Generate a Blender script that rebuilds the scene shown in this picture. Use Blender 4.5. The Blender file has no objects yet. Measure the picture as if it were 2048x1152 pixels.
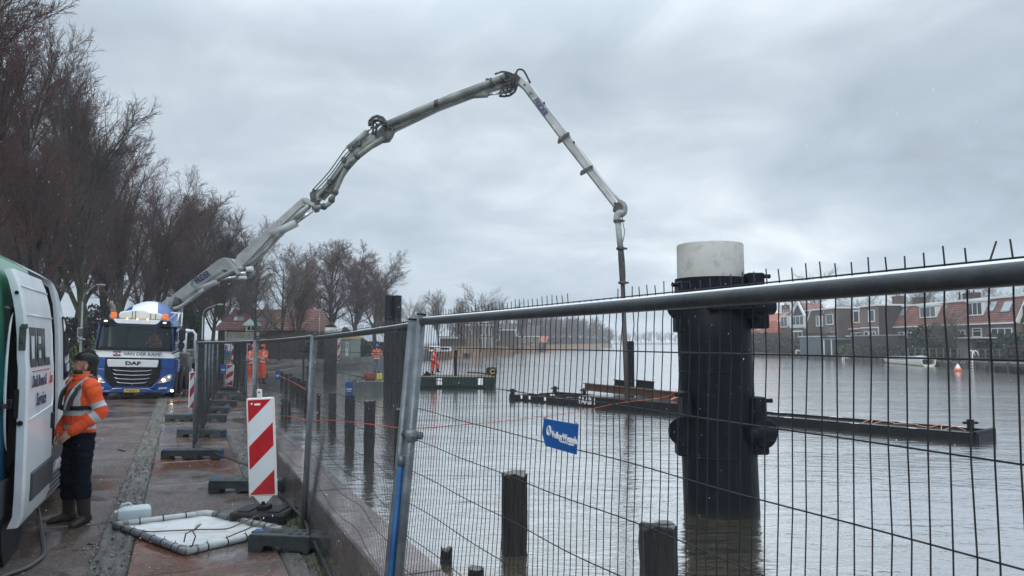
import bpy, bmesh, math, random
import numpy as np
from mathutils import Vector, Matrix
random.seed(7)
RNG = np.random.default_rng(11)
R = math.radians
S = bpy.context.scene
COL = S.collection
# ---------------------------------------------------------------- camera, sky, light, exposure
F = 1490.0; PITCH = math.atan(108/1490.0); CAMZ = 1.85
cam = bpy.data.cameras.new('camera'); co = bpy.data.objects.new('camera', cam); COL.objects.link(co)
cam.sensor_width = 36; cam.lens = F/2048*36; cam.clip_start = 0.05; cam.clip_end = 6000
co.location = (0, 0, CAMZ); co.rotation_euler = (math.pi/2+PITCH, 0, 0); S.camera = co
S.view_settings.view_transform = 'Standard'; S.view_settings.look = 'None'
S.view_settings.exposure = 0.17; S.cycles.volume_bounces = 3; S.cycles.max_bounces = 8; S.view_settings.gamma = 1; S.view_settings.use_curve_mapping = False
W = bpy.data.worlds.new('World'); S.world = W; W.use_nodes = True
nt = W.node_tree; nt.nodes.clear()
def N(t, k, **kw):
    n = t.nodes.new(k)
    for a, b in kw.items():
        if a.startswith('i_'):
            n.inputs[int(a[2:]) if a[2:].isdigit() else a[2:].replace('_', ' ')].default_value = b
        else: setattr(n, a, b)
    return n
def ramp(t, stops, src):
    r = t.nodes.new('ShaderNodeValToRGB'); e = r.color_ramp.elements
    while len(e) < len(stops): e.new(0.5)
    for i, (p, c) in enumerate(stops):
        e[i].position = p; e[i].color = (*c, 1) if len(c) == 3 else c
    t.links.new(src, r.inputs[0]); return r
sky = N(nt, 'ShaderNodeTexSky', sky_type='NISHITA', sun_disc=False, sun_elevation=R(38), sun_rotation=R(205))
b1 = N(nt, 'ShaderNodeBackground', i_1=0.06); nt.links.new(sky.outputs[0], b1.inputs[0])
tc = N(nt, 'ShaderNodeTexCoord'); sx = N(nt, 'ShaderNodeSeparateXYZ'); nt.links.new(tc.outputs['Generated'], sx.inputs[0])
zz = N(nt, 'ShaderNodeMath', operation='MAXIMUM', i_1=0.0); nt.links.new(sx.outputs[2], zz.inputs[0])
za = N(nt, 'ShaderNodeMath', operation='ADD', i_1=0.30); nt.links.new(zz.outputs[0], za.inputs[0])
dx = N(nt, 'ShaderNodeMath', operation='DIVIDE'); nt.links.new(sx.outputs[0], dx.inputs[0]); nt.links.new(za.outputs[0], dx.inputs[1])
dy = N(nt, 'ShaderNodeMath', operation='DIVIDE'); nt.links.new(sx.outputs[1], dy.inputs[0]); nt.links.new(za.outputs[0], dy.inputs[1])
cb = N(nt, 'ShaderNodeCombineXYZ'); nt.links.new(dx.outputs[0], cb.inputs[0]); nt.links.new(dy.outputs[0], cb.inputs[1]); cb.inputs[2].default_value = 11.2
n1 = N(nt, 'ShaderNodeTexNoise', i_Scale=0.85, i_Detail=5.0, i_Roughness=0.5, i_Distortion=0.35); nt.links.new(cb.outputs[0], n1.inputs['Vector'])
n1b = N(nt, 'ShaderNodeTexNoise', i_Scale=2.6, i_Detail=5.0, i_Roughness=0.55, i_Distortion=0.5); nt.links.new(cb.outputs[0], n1b.inputs['Vector'])
nm_ = N(nt, 'ShaderNodeMix', i_0=0.30); nt.links.new(n1.outputs[0], nm_.inputs[2]); nt.links.new(n1b.outputs[0], nm_.inputs[3])
cr = ramp(nt, [(0.35, (0.32, 0.375, 0.445)), (0.455, (0.425, 0.50, 0.58)), (0.55, (0.53, 0.615, 0.69)), (0.66, (0.77, 0.835, 0.885))], nm_.outputs[0])
zen = N(nt, 'ShaderNodeMapRange', i_1=0.36, i_2=1.0, i_3=1.0, i_4=3.3); nt.links.new(sx.outputs[2], zen.inputs[0])
hor = N(nt, 'ShaderNodeMapRange', i_1=0.0, i_2=0.30, i_3=1.16, i_4=1.0); nt.links.new(sx.outputs[2], hor.inputs[0]); zh = N(nt, 'ShaderNodeMath', operation='MULTIPLY'); nt.links.new(zen.outputs[0], zh.inputs[0]); nt.links.new(hor.outputs[0], zh.inputs[1])
b2 = N(nt, 'ShaderNodeBackground'); nt.links.new(cr.outputs[0], b2.inputs[0]); nt.links.new(zh.outputs[0], b2.inputs[1])
mx = N(nt, 'ShaderNodeMixShader', i_0=0.95); nt.links.new(b1.outputs[0], mx.inputs[1]); nt.links.new(b2.outputs[0], mx.inputs[2])
wo = N(nt, 'ShaderNodeOutputWorld'); nt.links.new(mx.outputs[0], wo.inputs[0])
sl = bpy.data.lights.new('sun', 'SUN'); sl.energy = 1.1; sl.angle = R(25); sl.color = (1, .97, .93)
so = bpy.data.objects.new('sun', sl); COL.objects.link(so)
so.rotation_euler = (R(52), 0, R(-25)); so.location = (0, 0, 60)

# ---------------------------------------------------------------- pixel helpers (photo is 2048 x 1152)
cp, sp_ = math.cos(PITCH), math.sin(PITCH)
def ray(u, v):
    a = (u-1024)/F; b = (576-v)/F
    return Vector((a, cp-b*sp_, sp_+b*cp))
def G(u, v, z=0.0):
    r = ray(u, v); t = (z-CAMZ)/r.z
    return Vector((r.x*t, r.y*t, z))
def PY(u, v, y):
    r = ray(u, v); t = y/r.y
    return Vector((r.x*t, y, CAMZ+r.z*t))
def PX(u, v, x):
    r = ray(u, v); t = x/r.x
    return Vector((x, r.y*t, CAMZ+r.z*t))
QH = Vector((-0.404, 0.915, 0)); QN = Vector((0.915, 0.404, 0))
def Q(s, w, z=0.0):
    return QH*s+QN*w+Vector((0, 0, z))

# ---------------------------------------------------------------- mesh builder
def frames(pts):
    P = [Vector(p) for p in pts]; n = len(P); T = []
    for i in range(n):
        d = (P[min(i+1, n-1)]-P[max(i-1, 0)])
        T.append(d.normalized() if d.length > 1e-9 else Vector((0, 0, 1)))
    ref = Vector((0, 0, 1)) if abs(T[0].z) < .9 else Vector((1, 0, 0))
    a = T[0].cross(ref).normalized(); out = []
    for i in range(n):
        a = (a-T[i]*a.dot(T[i]))
        if a.length < 1e-6: a = T[i].orthogonal()
        a.normalize(); out.append((P[i], a.copy(), T[i].cross(a)))
    return out
class MB:
    def __init__(s): s.v = []; s.f = []; s.m = []; s.M = None
    def add(s, vs, fs, mi=0):
        o = len(s.v)
        s.v += [tuple(s.M @ Vector(p)) for p in vs] if s.M is not None else [tuple(p) for p in vs]
        s.f += [tuple(i+o for i in f) for f in fs]; s.m += [mi]*len(fs); return s
    def box(s, x0, x1, y0, y1, z0, z1, mi=0, M=None):
        vs = [Vector((x, y, z)) for z in (z0, z1) for y in (y0, y1) for x in (x0, x1)]
        if M is not None: vs = [M @ p for p in vs]
        return s.add(vs, [(0, 2, 3, 1), (4, 5, 7, 6), (0, 1, 5, 4), (2, 6, 7, 3), (0, 4, 6, 2), (1, 3, 7, 5)], mi)
    def cbox(s, x0, x1, y0, y1, z0, z1, c=0.01, mi=0):      # box with chamfered edges: three nested rings
        def ring(e, z): return [(x0+e, y0, z), (x1-e, y0, z), (x1, y0+e, z), (x1, y1-e, z), (x1-e, y1, z), (x0+e, y1, z), (x0, y1-e, z), (x0, y0+e, z)]
        def ring2(e, z): return [(x0+2*e, y0+e, z), (x1-2*e, y0+e, z), (x1-e, y0+2*e, z), (x1-e, y1-2*e, z), (x1-2*e, y1-e, z), (x0+2*e, y1-e, z), (x0+e, y1-2*e, z), (x0+e, y0+2*e, z)]
        vs = ring2(c, z0)+ring(c, z0+c)+ring(c, z1-c)+ring2(c, z1)
        fs = [tuple(reversed(range(8))), tuple(range(24, 32))]
        for k in range(3):
            for i in range(8):
                j = (i+1) % 8; fs.append((k*8+i, k*8+j, k*8+8+j, k*8+8+i))
        return s.add(vs, fs, mi)
    def tube(s, pts, r, n=8, mi=0, caps=True, flat=1.0, ang=0.0):
        fr = frames(pts); vs = []; L = len(fr)
        for i, (p, a, b) in enumerate(fr):
            ri = r[i] if isinstance(r, (list, tuple)) else r
            for k in range(n):
                t = 2*math.pi*k/n+ang; vs.append(p+a*(ri*math.cos(t))+b*(ri*flat*math.sin(t)))
        fs = [(i*n+k, i*n+(k+1) % n, (i+1)*n+(k+1) % n, (i+1)*n+k) for i in range(L-1) for k in range(n)]
        if caps: fs += [tuple(reversed(range(n))), tuple(range((L-1)*n, L*n))]
        return s.add(vs, fs, mi)
    def bar(s, a, b, w, h, mi=0, up=(0, 0, 1)):            # rectangular bar from a to b
        a, b = Vector(a), Vector(b); d = (b-a).normalized(); sd = d.cross(Vector(up)).normalized(); u = sd.cross(d)
        vs = [p+sd*(i*w/2)+u*(j*h/2) for p in (a, b) for i, j in ((-1, -1), (1, -1), (1, 1), (-1, 1))]
        return s.add(vs, [(3, 2, 1, 0), (4, 5, 6, 7), (0, 1, 5, 4), (1, 2, 6, 5), (2, 3, 7, 6), (3, 0, 4, 7)], mi)
    def prism(s, pts, ext, mi=0):                          # closed outline of 3-D points pushed along ext
        n = len(pts); e = Vector(ext); P = [Vector(p) for p in pts]
        return s.add(P+[p+e for p in P], [tuple(reversed(range(n))), tuple(range(n, 2*n))]+[(i, (i+1) % n, n+(i+1) % n, n+i) for i in range(n)], mi)
    def loft(s, rings, mi=0, caps=True, closed=True):
        n = len(rings[0]); vs = [p for r in rings for p in r]; fs = []
        for i in range(len(rings)-1):
            for k in range(n if closed else n-1):
                fs.append((i*n+k, i*n+(k+1) % n, (i+1)*n+(k+1) % n, (i+1)*n+k))
        if caps: fs += [tuple(reversed(range(n))), tuple(range(len(vs)-n, len(vs)))]
        return s.add(vs, fs, mi)
    def ell(s, c, r, n=12, m=8, mi=0, Rm=None):
        vs = []; c = Vector(c)
        for j in range(1, m):
            t = math.pi*j/m
            for k in range(n):
                a = 2*math.pi*k/n; p = Vector((r[0]*math.sin(t)*math.cos(a), r[1]*math.sin(t)*math.sin(a), r[2]*math.cos(t)))
                vs.append(c+(Rm @ p if Rm is not None else p))
        tp = Vector((0, 0, r[2])); tp = Rm @ tp if Rm is not None else tp
        vs += [c+tp, c-tp]; a = len(vs)-2; b = a+1; fs = []
        for j in range(m-2):
            for k in range(n): fs.append((j*n+k, (j+1)*n+k, (j+1)*n+(k+1) % n, j*n+(k+1) % n))
        for k in range(n): fs.append((a, k, (k+1) % n)); fs.append((b, (m-2)*n+(k+1) % n, (m-2)*n+k))
        return s.add(vs, fs, mi)
    def lathe(s, prof, c=(0, 0, 0), ax=(0, 0, 1), n=20, mi=0):   # prof: (radius, height)
        ax = Vector(ax).normalized(); a = ax.orthogonal().normalized(); b = ax.cross(a); c = Vector(c)
        rings = [[c+ax*h+(a*math.cos(2*math.pi*k/n)+b*math.sin(2*math.pi*k/n))*max(r, 1e-4) for k in range(n)] for r, h in prof]
        return s.loft(rings, mi)
    def build(s, name, mats, parent=None, smooth=False, local=False, bevel=0, kind=None, label=None):
        me = bpy.data.meshes.new(name)
        vs = s.v
        if parent is not None and not local:
            o = root_off(parent); vs = [(p[0]-o.x, p[1]-o.y, p[2]-o.z) for p in vs]
        me.from_pydata(vs, [], s.f)
        for m in (mats if isinstance(mats, (list, tuple)) else [mats]): me.materials.append(m)
        me.polygons.foreach_set('material_index', s.m)
        if smooth: me.polygons.foreach_set('use_smooth', [True]*len(s.f))
        me.update()
        return link(name, me, parent, smooth, bevel, kind, label)
def link(name, me, parent=None, smooth=False, bevel=0, kind=None, label=None):
    ob = bpy.data.objects.new(name, me); COL.objects.link(ob)
    if parent is not None: ob.parent = parent
    if bevel:
        b = ob.modifiers.new('bevel', 'BEVEL'); b.width = bevel; b.segments = 2; b.limit_method = 'ANGLE'; b.angle_limit = R(35)
    if smooth is True and bevel: pass
    if kind: ob['kind'] = kind
    if label: ob['label'] = label
    return ob
def root_off(o):
    v = Vector((0, 0, 0))
    while o is not None: v = v+Vector(o.location); o = o.parent
    return v
def empty(name, loc, label=None, cat=None, group=None, rot=(0, 0, 0)):
    o = bpy.data.objects.new(name, None); COL.objects.link(o); o.location = loc; o.rotation_euler = rot; o.empty_display_size = .2
    return tag(o, label, cat, group)
def tag(o, label=None, cat=None, group=None):
    if label: o['label'] = label
    if cat: o['category'] = cat
    if group: o['group'] = group
    return o
KIDS = {}
def copy_tree(o, parent=None):
    c = o.copy(); COL.objects.link(c)
    if parent is not None: c.parent = parent
    for ch in list(o.children): copy_tree(ch, c)
    return c
def sharp(ob, ang=35):
    me = ob.data; me.polygons.foreach_set('use_smooth', [True]*len(me.polygons))
    try: me.set_sharp_from_angle(angle=R(ang))
    except Exception: pass
    return ob
def text(name, s, size, o, ex, ey, mat, parent, sx=1.0, ext=0.002, local=False, align='LEFT', bold=0.0, label=None):
    c = bpy.data.curves.new(name, 'FONT'); c.body = s; c.size = size; c.extrude = ext; c.align_x = align; c.offset = bold; c.resolution_u = 3
    t = bpy.data.objects.new(name, c); COL.objects.link(t)
    dg = bpy.context.evaluated_depsgraph_get()
    me = bpy.data.meshes.new_from_object(t.evaluated_get(dg)); bpy.data.objects.remove(t)
    ex = Vector(ex).normalized(); ey = Vector(ey).normalized(); ez = ex.cross(ey); o = Vector(o)
    if not local and parent is not None: o = o-root_off(parent)
    M = Matrix(((ex.x*sx, ey.x, ez.x, o.x), (ex.y*sx, ey.y, ez.y, o.y), (ex.z*sx, ey.z, ez.z, o.z), (0, 0, 0, 1)))
    me.transform(M); me.materials.clear(); me.materials.append(mat)
    return link(name, me, parent, label=label)

# ---------------------------------------------------------------- materials
MATS = {}
def mat(name, col, rough=.6, metal=0, col2=None, sc=6.0, bump=0.0, bsc=None, det=4, spec=.5, emit=None, es=0, alpha=None, trans=0, coat=0, lo=.35, hi=.65, world=False, stretch=None, rvar=0.0):
    if name in MATS: return MATS[name]
    m = bpy.data.materials.new(name); m.use_nodes = True; t = m.node_tree; p = t.nodes['Principled BSDF']
    p.inputs['Base Color'].default_value = (*col, 1); p.inputs['Roughness'].default_value = rough; p.inputs['Metallic'].default_value = metal
    p.inputs['Specular IOR Level'].default_value = spec
    if coat: p.inputs['Coat Weight'].default_value = coat; p.inputs['Coat Roughness'].default_value = .08
    if trans: p.inputs['Transmission Weight'].default_value = trans
    if emit: p.inputs['Emission Color'].default_value = (*emit, 1); p.inputs['Emission Strength'].default_value = es
    if col2 or bump:
        if world:
            g = N(t, 'ShaderNodeNewGeometry'); vec = g.outputs['Position']
        else:
            g = N(t, 'ShaderNodeTexCoord'); oi = N(t, 'ShaderNodeObjectInfo')
            ad = N(t, 'ShaderNodeVectorMath', operation='ADD'); t.links.new(g.outputs['Object'], ad.inputs[0])
            ml = N(t, 'ShaderNodeMath', operation='MULTIPLY', i_1=37.0); t.links.new(oi.outputs['Random'], ml.inputs[0]); t.links.new(ml.outputs[0], ad.inputs[1]); vec = ad.outputs[0]
        if stretch:
            mp = N(t, 'ShaderNodeMapping'); mp.inputs['Scale'].default_value = stretch; t.links.new(vec, mp.inputs[0]); vec = mp.outputs[0]
    if col2:
        n = N(t, 'ShaderNodeTexNoise', i_Scale=sc, i_Detail=det, i_Roughness=.62); t.links.new(vec, n.inputs['Vector'])
        r = ramp(t, [(lo, col), (hi, col2)], n.outputs[0]); t.links.new(r.outputs[0], p.inputs['Base Color'])
        if rvar:
            mr = N(t, 'ShaderNodeMapRange', i_3=max(.03, rough-rvar), i_4=min(1, rough+rvar)); t.links.new(n.outputs[0], mr.inputs[0]); t.links.new(mr.outputs[0], p.inputs['Roughness'])
    if bump:
        n2 = N(t, 'ShaderNodeTexNoise', i_Scale=bsc or sc*4, i_Detail=3); t.links.new(vec, n2.inputs['Vector'])
        b = N(t, 'ShaderNodeBump', i_Strength=min(1, bump), i_Distance=.02*max(1, bump)); t.links.new(n2.outputs[0], b.inputs['Height']); t.links.new(b.outputs[0], p.inputs['Normal'])
    MATS[name] = m; return m
def brickmat(name, c1, c2, mortar, sc=1.0, bw=.22, bh=.065, rough=.85, ms=.012, bump=.4):
    m = bpy.data.materials.new(name); m.use_nodes = True; t = m.node_tree; p = t.nodes['Principled BSDF']; p.inputs['Roughness'].default_value = rough
    g = N(t, 'ShaderNodeNewGeometry'); s = N(t, 'ShaderNodeSeparateXYZ'); t.links.new(g.outputs['Position'], s.inputs[0])
    a = N(t, 'ShaderNodeMath', operation='ADD'); t.links.new(s.outputs[0], a.inputs[0]); t.links.new(s.outputs[1], a.inputs[1])
    c = N(t, 'ShaderNodeCombineXYZ'); t.links.new(a.outputs[0], c.inputs[0]); t.links.new(s.outputs[2], c.inputs[1])
    b = N(t, 'ShaderNodeTexBrick', i_Scale=sc); b.inputs['Color1'].default_value = (*c1, 1); b.inputs['Color2'].default_value = (*c2, 1); b.inputs['Mortar'].default_value = (*mortar, 1)
    b.inputs['Mortar Size'].default_value = ms; b.inputs['Brick Width'].default_value = bw; b.inputs['Row Height'].default_value = bh
    t.links.new(c.outputs[0], b.inputs['Vector'])
    n = N(t, 'ShaderNodeTexNoise', i_Scale=.7, i_Detail=5); t.links.new(g.outputs['Position'], n.inputs['Vector'])
    mr = N(t, 'ShaderNodeMapRange', i_3=.55, i_4=1.4); t.links.new(n.outputs[0], mr.inputs[0])
    mm = N(t, 'ShaderNodeVectorMath', operation='SCALE'); t.links.new(b.outputs[0], mm.inputs[0]); t.links.new(mr.outputs[0], mm.inputs['Scale']); t.links.new(mm.outputs[0], p.inputs['Base Color'])
    bu = N(t, 'ShaderNodeBump', i_Strength=bump, i_Distance=.01, invert=True); t.links.new(b.outputs['Fac'], bu.inputs['Height']); t.links.new(bu.outputs[0], p.inputs['Normal'])
    return m
galv = mat('galvanised_steel', (.085, .10, .115), .42, .35, (.16, .18, .20), 9, .12, 60, rvar=.12)
galvwire = mat('galvanised_wire', (.010, .011, .013), .5, 0, (.026, .025, .026), 20, spec=.25)
bluesl = mat('blue_plastic', (.006, .05, .15), .5, 0, (.014, .09, .22), 5, spec=.3)
rail = mat('dark_wet_galvanised_tube', (.020, .022, .026), .36, 0, (.042, .046, .05), 9, .12, 60, rvar=.1, spec=.4)
railwhite = mat('white_highlight_film', (.72, .75, .78), .5)  # white of the highlight strip along the fence rails
rubber = mat('recycled_rubber', (.010, .011, .013), .5, 0, (.028, .030, .032), 8, .5, 70, rvar=.15, spec=.3)
footm = mat('grey_recycled_plastic', (.022, .028, .029), .42, 0, (.055, .066, .066), 5, .35, 45, rvar=.2, spec=.35)
white = mat('white_paint', (.78, .79, .80), .4, 0, (.66, .67, .67), 4)
whitep = mat('white_plastic', (.75, .75, .72), .45, 0, (.60, .60, .56), 6)
refw = mat('reflective_white', (.62, .65, .68), .35)
refr = mat('reflective_red', (.48, .012, .02), .35, 0, (.36, .01, .016), 5)
black = mat('black_paint', (.006, .006, .008), .4, spec=.3)
blackp = mat('black_plastic', (.008, .008, .010), .5, 0, (.016, .016, .018), 10, spec=.3)
chrome = mat('chrome', (.6, .62, .64), .18, 1)
glassd = mat('dark_glass', (.010, .013, .016), .06, 0, spec=.5)
winglass = mat('window_glass', (.05, .065, .075), .08, 0, spec=.9)
trim = mat('white_trim', (.68, .69, .69), .5, 0, (.55, .56, .56), 3)
timber = mat('wet_dark_timber', (.005, .006, .007), .5, 0, (.020, .019, .018), 3, 1.0, 14, stretch=(8, 8, .8), rvar=.2, spec=.3)
timbertop = mat('timber_end_grain', (.08, .075, .07), .6, 0, (.20, .19, .18), 14, .6)
bump_ = 0
orange = mat('orange_fabric', (.86, .10, .012), .75, 0, (.62, .06, .010), 7, .5, 22)
orangef = mat('orange_hi_vis_fabric_bright', (.95, .12, .02), .75, 0, (.75, .075, .015), 6, .5, 22)
reflb = mat('reflective_band', (.50, .51, .52), .4)
navy = mat('navy_work_fabric', (.004, .006, .012), .85, 0, (.010, .013, .022), 8, .6, 30, spec=.12)
skin = mat('skin', (.55, .30, .21), .5, 0, (.46, .23, .16), 20)
beard = mat('beard_hair', (.035, .022, .016), .8, 0, (.07, .045, .03), 60)
bootm = mat('muddy_brown_boot', (.022, .017, .014), .5, 0, (.05, .038, .03), 9, .4, 30, spec=.3)
helm = mat('dark_grey_helmet', (.012, .013, .016), .4, spec=.35)
ropeo = mat('orange_rope', (.60, .07, .02), .7)
ropeb = mat('brown_rope', (.10, .055, .03), .8, 0, (.20, .12, .07), 40)
# ================================================================ SETTING
WZ = -1.0
def wet_mat(name, c1, c2, rust, rust_amt, puddle_lo, puddle_hi, rough, bump=.6, streak=False):
    m = bpy.data.materials.new(name); m.use_nodes = True; t = m.node_tree; p = t.nodes['Principled BSDF']
    g = N(t, 'ShaderNodeNewGeometry'); pos = g.outputs['Position']
    mp = N(t, 'ShaderNodeMapping'); mp.inputs['Rotation'].default_value = (0, 0, R(-23.8)); t.links.new(pos, mp.inputs[0])
    n1 = N(t, 'ShaderNodeTexNoise', i_Scale=1.9, i_Detail=8, i_Roughness=.72, i_Distortion=.6); t.links.new(mp.outputs[0], n1.inputs['Vector'])
    a = ramp(t, [(.30, c1), (.70, c2)], n1.outputs[0])
    n2 = N(t, 'ShaderNodeTexNoise', i_Scale=.55, i_Detail=5, i_Roughness=.6, i_Distortion=.8); t.links.new(pos, n2.inputs['Vector'])
    rr = ramp(t, [(rust_amt, (0, 0, 0)), (rust_amt+.16, (1, 1, 1))], n2.outputs[0])
    mix = N(t, 'ShaderNodeMix', data_type='RGBA'); t.links.new(rr.outputs[0], mix.inputs[0]); t.links.new(a.outputs[0], mix.inputs[6]); mix.inputs[7].default_value = (*rust, 1)
    n4 = N(t, 'ShaderNodeTexNoise', i_Scale=24, i_Detail=6, i_Roughness=.85); t.links.new(pos, n4.inputs['Vector'])
    gr = N(t, 'ShaderNodeMapRange', i_1=.32, i_2=.68, i_3=.40, i_4=2.1); t.links.new(n4.outputs[0], gr.inputs[0])
    ms = N(t, 'ShaderNodeVectorMath', operation='SCALE'); t.links.new(mix.outputs[2], ms.inputs[0]); t.links.new(gr.outputs[0], ms.inputs['Scale'])
    # pale chips of grit
    v = N(t, 'ShaderNodeTexVoronoi', i_Scale=30.0); t.links.new(pos, v.inputs['Vector'])
    vr = ramp(t, [(.10, (1, 1, 1)), (.14, (0, 0, 0))], v.outputs['Distance'])
    n5 = N(t, 'ShaderNodeTexNoise', i_Scale=2.4, i_Detail=3); t.links.new(pos, n5.inputs['Vector'])
    n5r = ramp(t, [(.50, (0, 0, 0)), (.62, (1, 1, 1))], n5.outputs[0])
    vm = N(t, 'ShaderNodeMath', operation='MULTIPLY'); t.links.new(vr.outputs[0], vm.inputs[0]); t.links.new(n5r.outputs[0], vm.inputs[1])
    mx2 = N(t, 'ShaderNodeMix', data_type='RGBA'); t.links.new(vm.outputs[0], mx2.inputs[0]); t.links.new(ms.outputs[0], mx2.inputs[6]); mx2.inputs[7].default_value = (.42, .38, .32, 1)
    t.links.new(mx2.outputs[2], p.inputs['Base Color'])
    # standing water: smooth, flat patches
    n3 = N(t, 'ShaderNodeTexNoise', i_Scale=.62, i_Detail=6, i_Roughness=.68, i_Distortion=.5); t.links.new(mp.outputs[0], n3.inputs['Vector'])
    pd = ramp(t, [(puddle_lo, (0, 0, 0)), (puddle_hi, (1, 1, 1))], n3.outputs[0])
    ro = N(t, 'ShaderNodeMapRange', i_3=rough, i_4=.05); t.links.new(pd.outputs[0], ro.inputs[0])
    rj = N(t, 'ShaderNodeMath', operation='MULTIPLY_ADD', i_1=.25, i_2=-.12); t.links.new(n4.outputs[0], rj.inputs[0])
    ra = N(t, 'ShaderNodeMath', operation='ADD', use_clamp=True); p.inputs['Specular IOR Level'].default_value = .8; t.links.new(ro.outputs[0], ra.inputs[0]); t.links.new(rj.outputs[0], ra.inputs[1]); t.links.new(ra.outputs[0], p.inputs['Roughness'])
    inv = N(t, 'ShaderNodeMapRange', i_3=bump, i_4=.04); t.links.new(pd.outputs[0], inv.inputs[0])
    n6 = N(t, 'ShaderNodeTexNoise', i_Scale=95, i_Detail=2, i_Roughness=.7); t.links.new(pos, n6.inputs['Vector']); h0 = N(t, 'ShaderNodeMath', operation='MULTIPLY_ADD', i_1=.30); t.links.new(n6.outputs[0], h0.inputs[0]); t.links.new(n4.outputs[0], h0.inputs[2])
    ha = N(t, 'ShaderNodeMath', operation='MULTIPLY_ADD', i_1=1.6); t.links.new(n1.outputs[0], ha.inputs[0]); t.links.new(h0.outputs[0], ha.inputs[2])
    b = N(t, 'ShaderNodeBump', i_Distance=.02); t.links.new(ha.outputs[0], b.inputs['Height']); t.links.new(inv.outputs[0], b.inputs['Strength']); t.links.new(b.outputs[0], p.inputs['Normal'])
    return m
roadm = wet_mat('wet_brown_road_concrete', (.050, .033, .027), (.135, .100, .086), (.10, .038, .022), .54, .44, .56, .25, 1.0)
slabm = wet_mat('wet_rusty_quay_concrete', (.060, .048, .042), (.155, .13, .12), (.13, .045, .024), .47, .42, .54, .25, .95)
copem = wet_mat('wet_pinkish_coping_stone', (.10, .078, .072), (.20, .16, .15), (.16, .10, .085), .55, .44, .58, .26, .6)
mudm = wet_mat('wet_mud', (.018, .016, .014), (.15, .135, .12), (.05, .036, .024), .6, .55, .66, .45, 1.0)
earth = wet_mat('wet_far_ground', (.035, .036, .028), (.085, .08, .06), (.05, .05, .025), .5, .6, .7, .7, .6)
wallm = mat('dark_wet_quay_wall', (.035, .035, .033), .5, 0, (.09, .085, .075), 2, .7, 12)
def struct(o): o['kind'] = 'structure'; return o
def sheet(name, pts, z, m, z0=None, wallmat=None):
    mb = MB(); n = len(pts); P = [(p[0], p[1], z) for p in pts]
    if z0 is None: mb.add(P, [tuple(range(n))])
    else:
        mb.add(P, [tuple(range(n))]); mb.add(P+[(p[0], p[1], z0) for p in pts], [(i, n+i, n+(i+1) % n, (i+1) % n) for i in range(n)], 1)
    o = mb.build(name, [m, wallmat or m]); bm = bmesh.new(); bm.from_mesh(o.data)
    bmesh.ops.triangulate(bm, faces=[f for f in bm.faces if len(f.verts) > 4]); bmesh.ops.recalc_face_normals(bm, faces=bm.faces); bm.to_mesh(o.data); bm.free()
    return struct(o)
# water
wm = bpy.data.materials.new('rippled_canal_water'); wm.use_nodes = True; t = wm.node_tree; p = t.nodes['Principled BSDF']
p.inputs['Base Color'].default_value = (.030, .028, .018, 1); p.inputs['Roughness'].default_value = .07; p.inputs['IOR'].default_value = 3.0
g = N(t, 'ShaderNodeNewGeometry'); mp = N(t, 'ShaderNodeMapping'); mp.inputs['Rotation'].default_value = (0, 0, R(12)); mp.inputs['Scale'].default_value = (.55, 1.25, 1)
t.links.new(g.outputs['Position'], mp.inputs[0])
na = N(t, 'ShaderNodeTexNoise', i_Scale=2.6, i_Detail=4, i_Roughness=.62, i_Distortion=.4); nb = N(t, 'ShaderNodeTexNoise', i_Scale=.35, i_Detail=3, i_Roughness=.5)
nc = N(t, 'ShaderNodeTexVoronoi', i_Scale=5.0, feature='SMOOTH_F1')
for q_ in (na, nb, nc): t.links.new(mp.outputs[0], q_.inputs['Vector'])
h1 = N(t, 'ShaderNodeMath', operation='MULTIPLY_ADD', i_1=2.6); t.links.new(nb.outputs[0], h1.inputs[0]); t.links.new(na.outputs[0], h1.inputs[2])
h2 = N(t, 'ShaderNodeMath', operation='MULTIPLY_ADD', i_1=.22); t.links.new(nc.outputs['Distance'], h2.inputs[0]); t.links.new(h1.outputs[0], h2.inputs[2])
bu = N(t, 'ShaderNodeBump', i_Strength=.62, i_Distance=.055); t.links.new(h2.outputs[0], bu.inputs['Height']); t.links.new(bu.outputs[0], p.inputs['Normal'])
p.inputs['IOR'].default_value = 1.33; p.inputs['Specular IOR Level'].default_value = 0; p.inputs['Base Color'].default_value = (.12, .095, .055, 1)
gl = N(t, 'ShaderNodeBsdfGlossy'); gl.inputs['Roughness'].default_value = .13; gl.inputs[0].default_value = (1, 1, 1, 1); t.links.new(bu.outputs[0], gl.inputs['Normal'])
fr_ = N(t, 'ShaderNodeFresnel', i_IOR=1.45); t.links.new(bu.outputs[0], fr_.inputs['Normal']); fm = N(t, 'ShaderNodeMath', operation='MULTIPLY', i_1=2.9, use_clamp=True); t.links.new(fr_.outputs[0], fm.inputs[0])
fm.inputs[1].default_value = 3.4; fm2 = N(t, 'ShaderNodeMath', operation='MINIMUM', i_1=.95); t.links.new(fm.outputs[0], fm2.inputs[0]); fm = fm2
wp1 = N(t, 'ShaderNodeTexNoise', i_Scale=.06, i_Detail=3); t.links.new(g.outputs['Position'], wp1.inputs['Vector']); wp2 = N(t, 'ShaderNodeMapRange', i_1=.38, i_2=.62, i_3=.30, i_4=.75); t.links.new(wp1.outputs[0], wp2.inputs[0]); t.links.new(wp2.outputs[0], bu.inputs['Strength'])
wmx = N(t, 'ShaderNodeMixShader'); t.links.new(fm.outputs[0], wmx.inputs[0]); t.links.new(p.outputs[0], wmx.inputs[1]); t.links.new(gl.outputs[0], wmx.inputs[2]); t.links.new(wmx.outputs[0], [n for n in t.nodes if n.type == 'OUTPUT_MATERIAL'][0].inputs[0])
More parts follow.
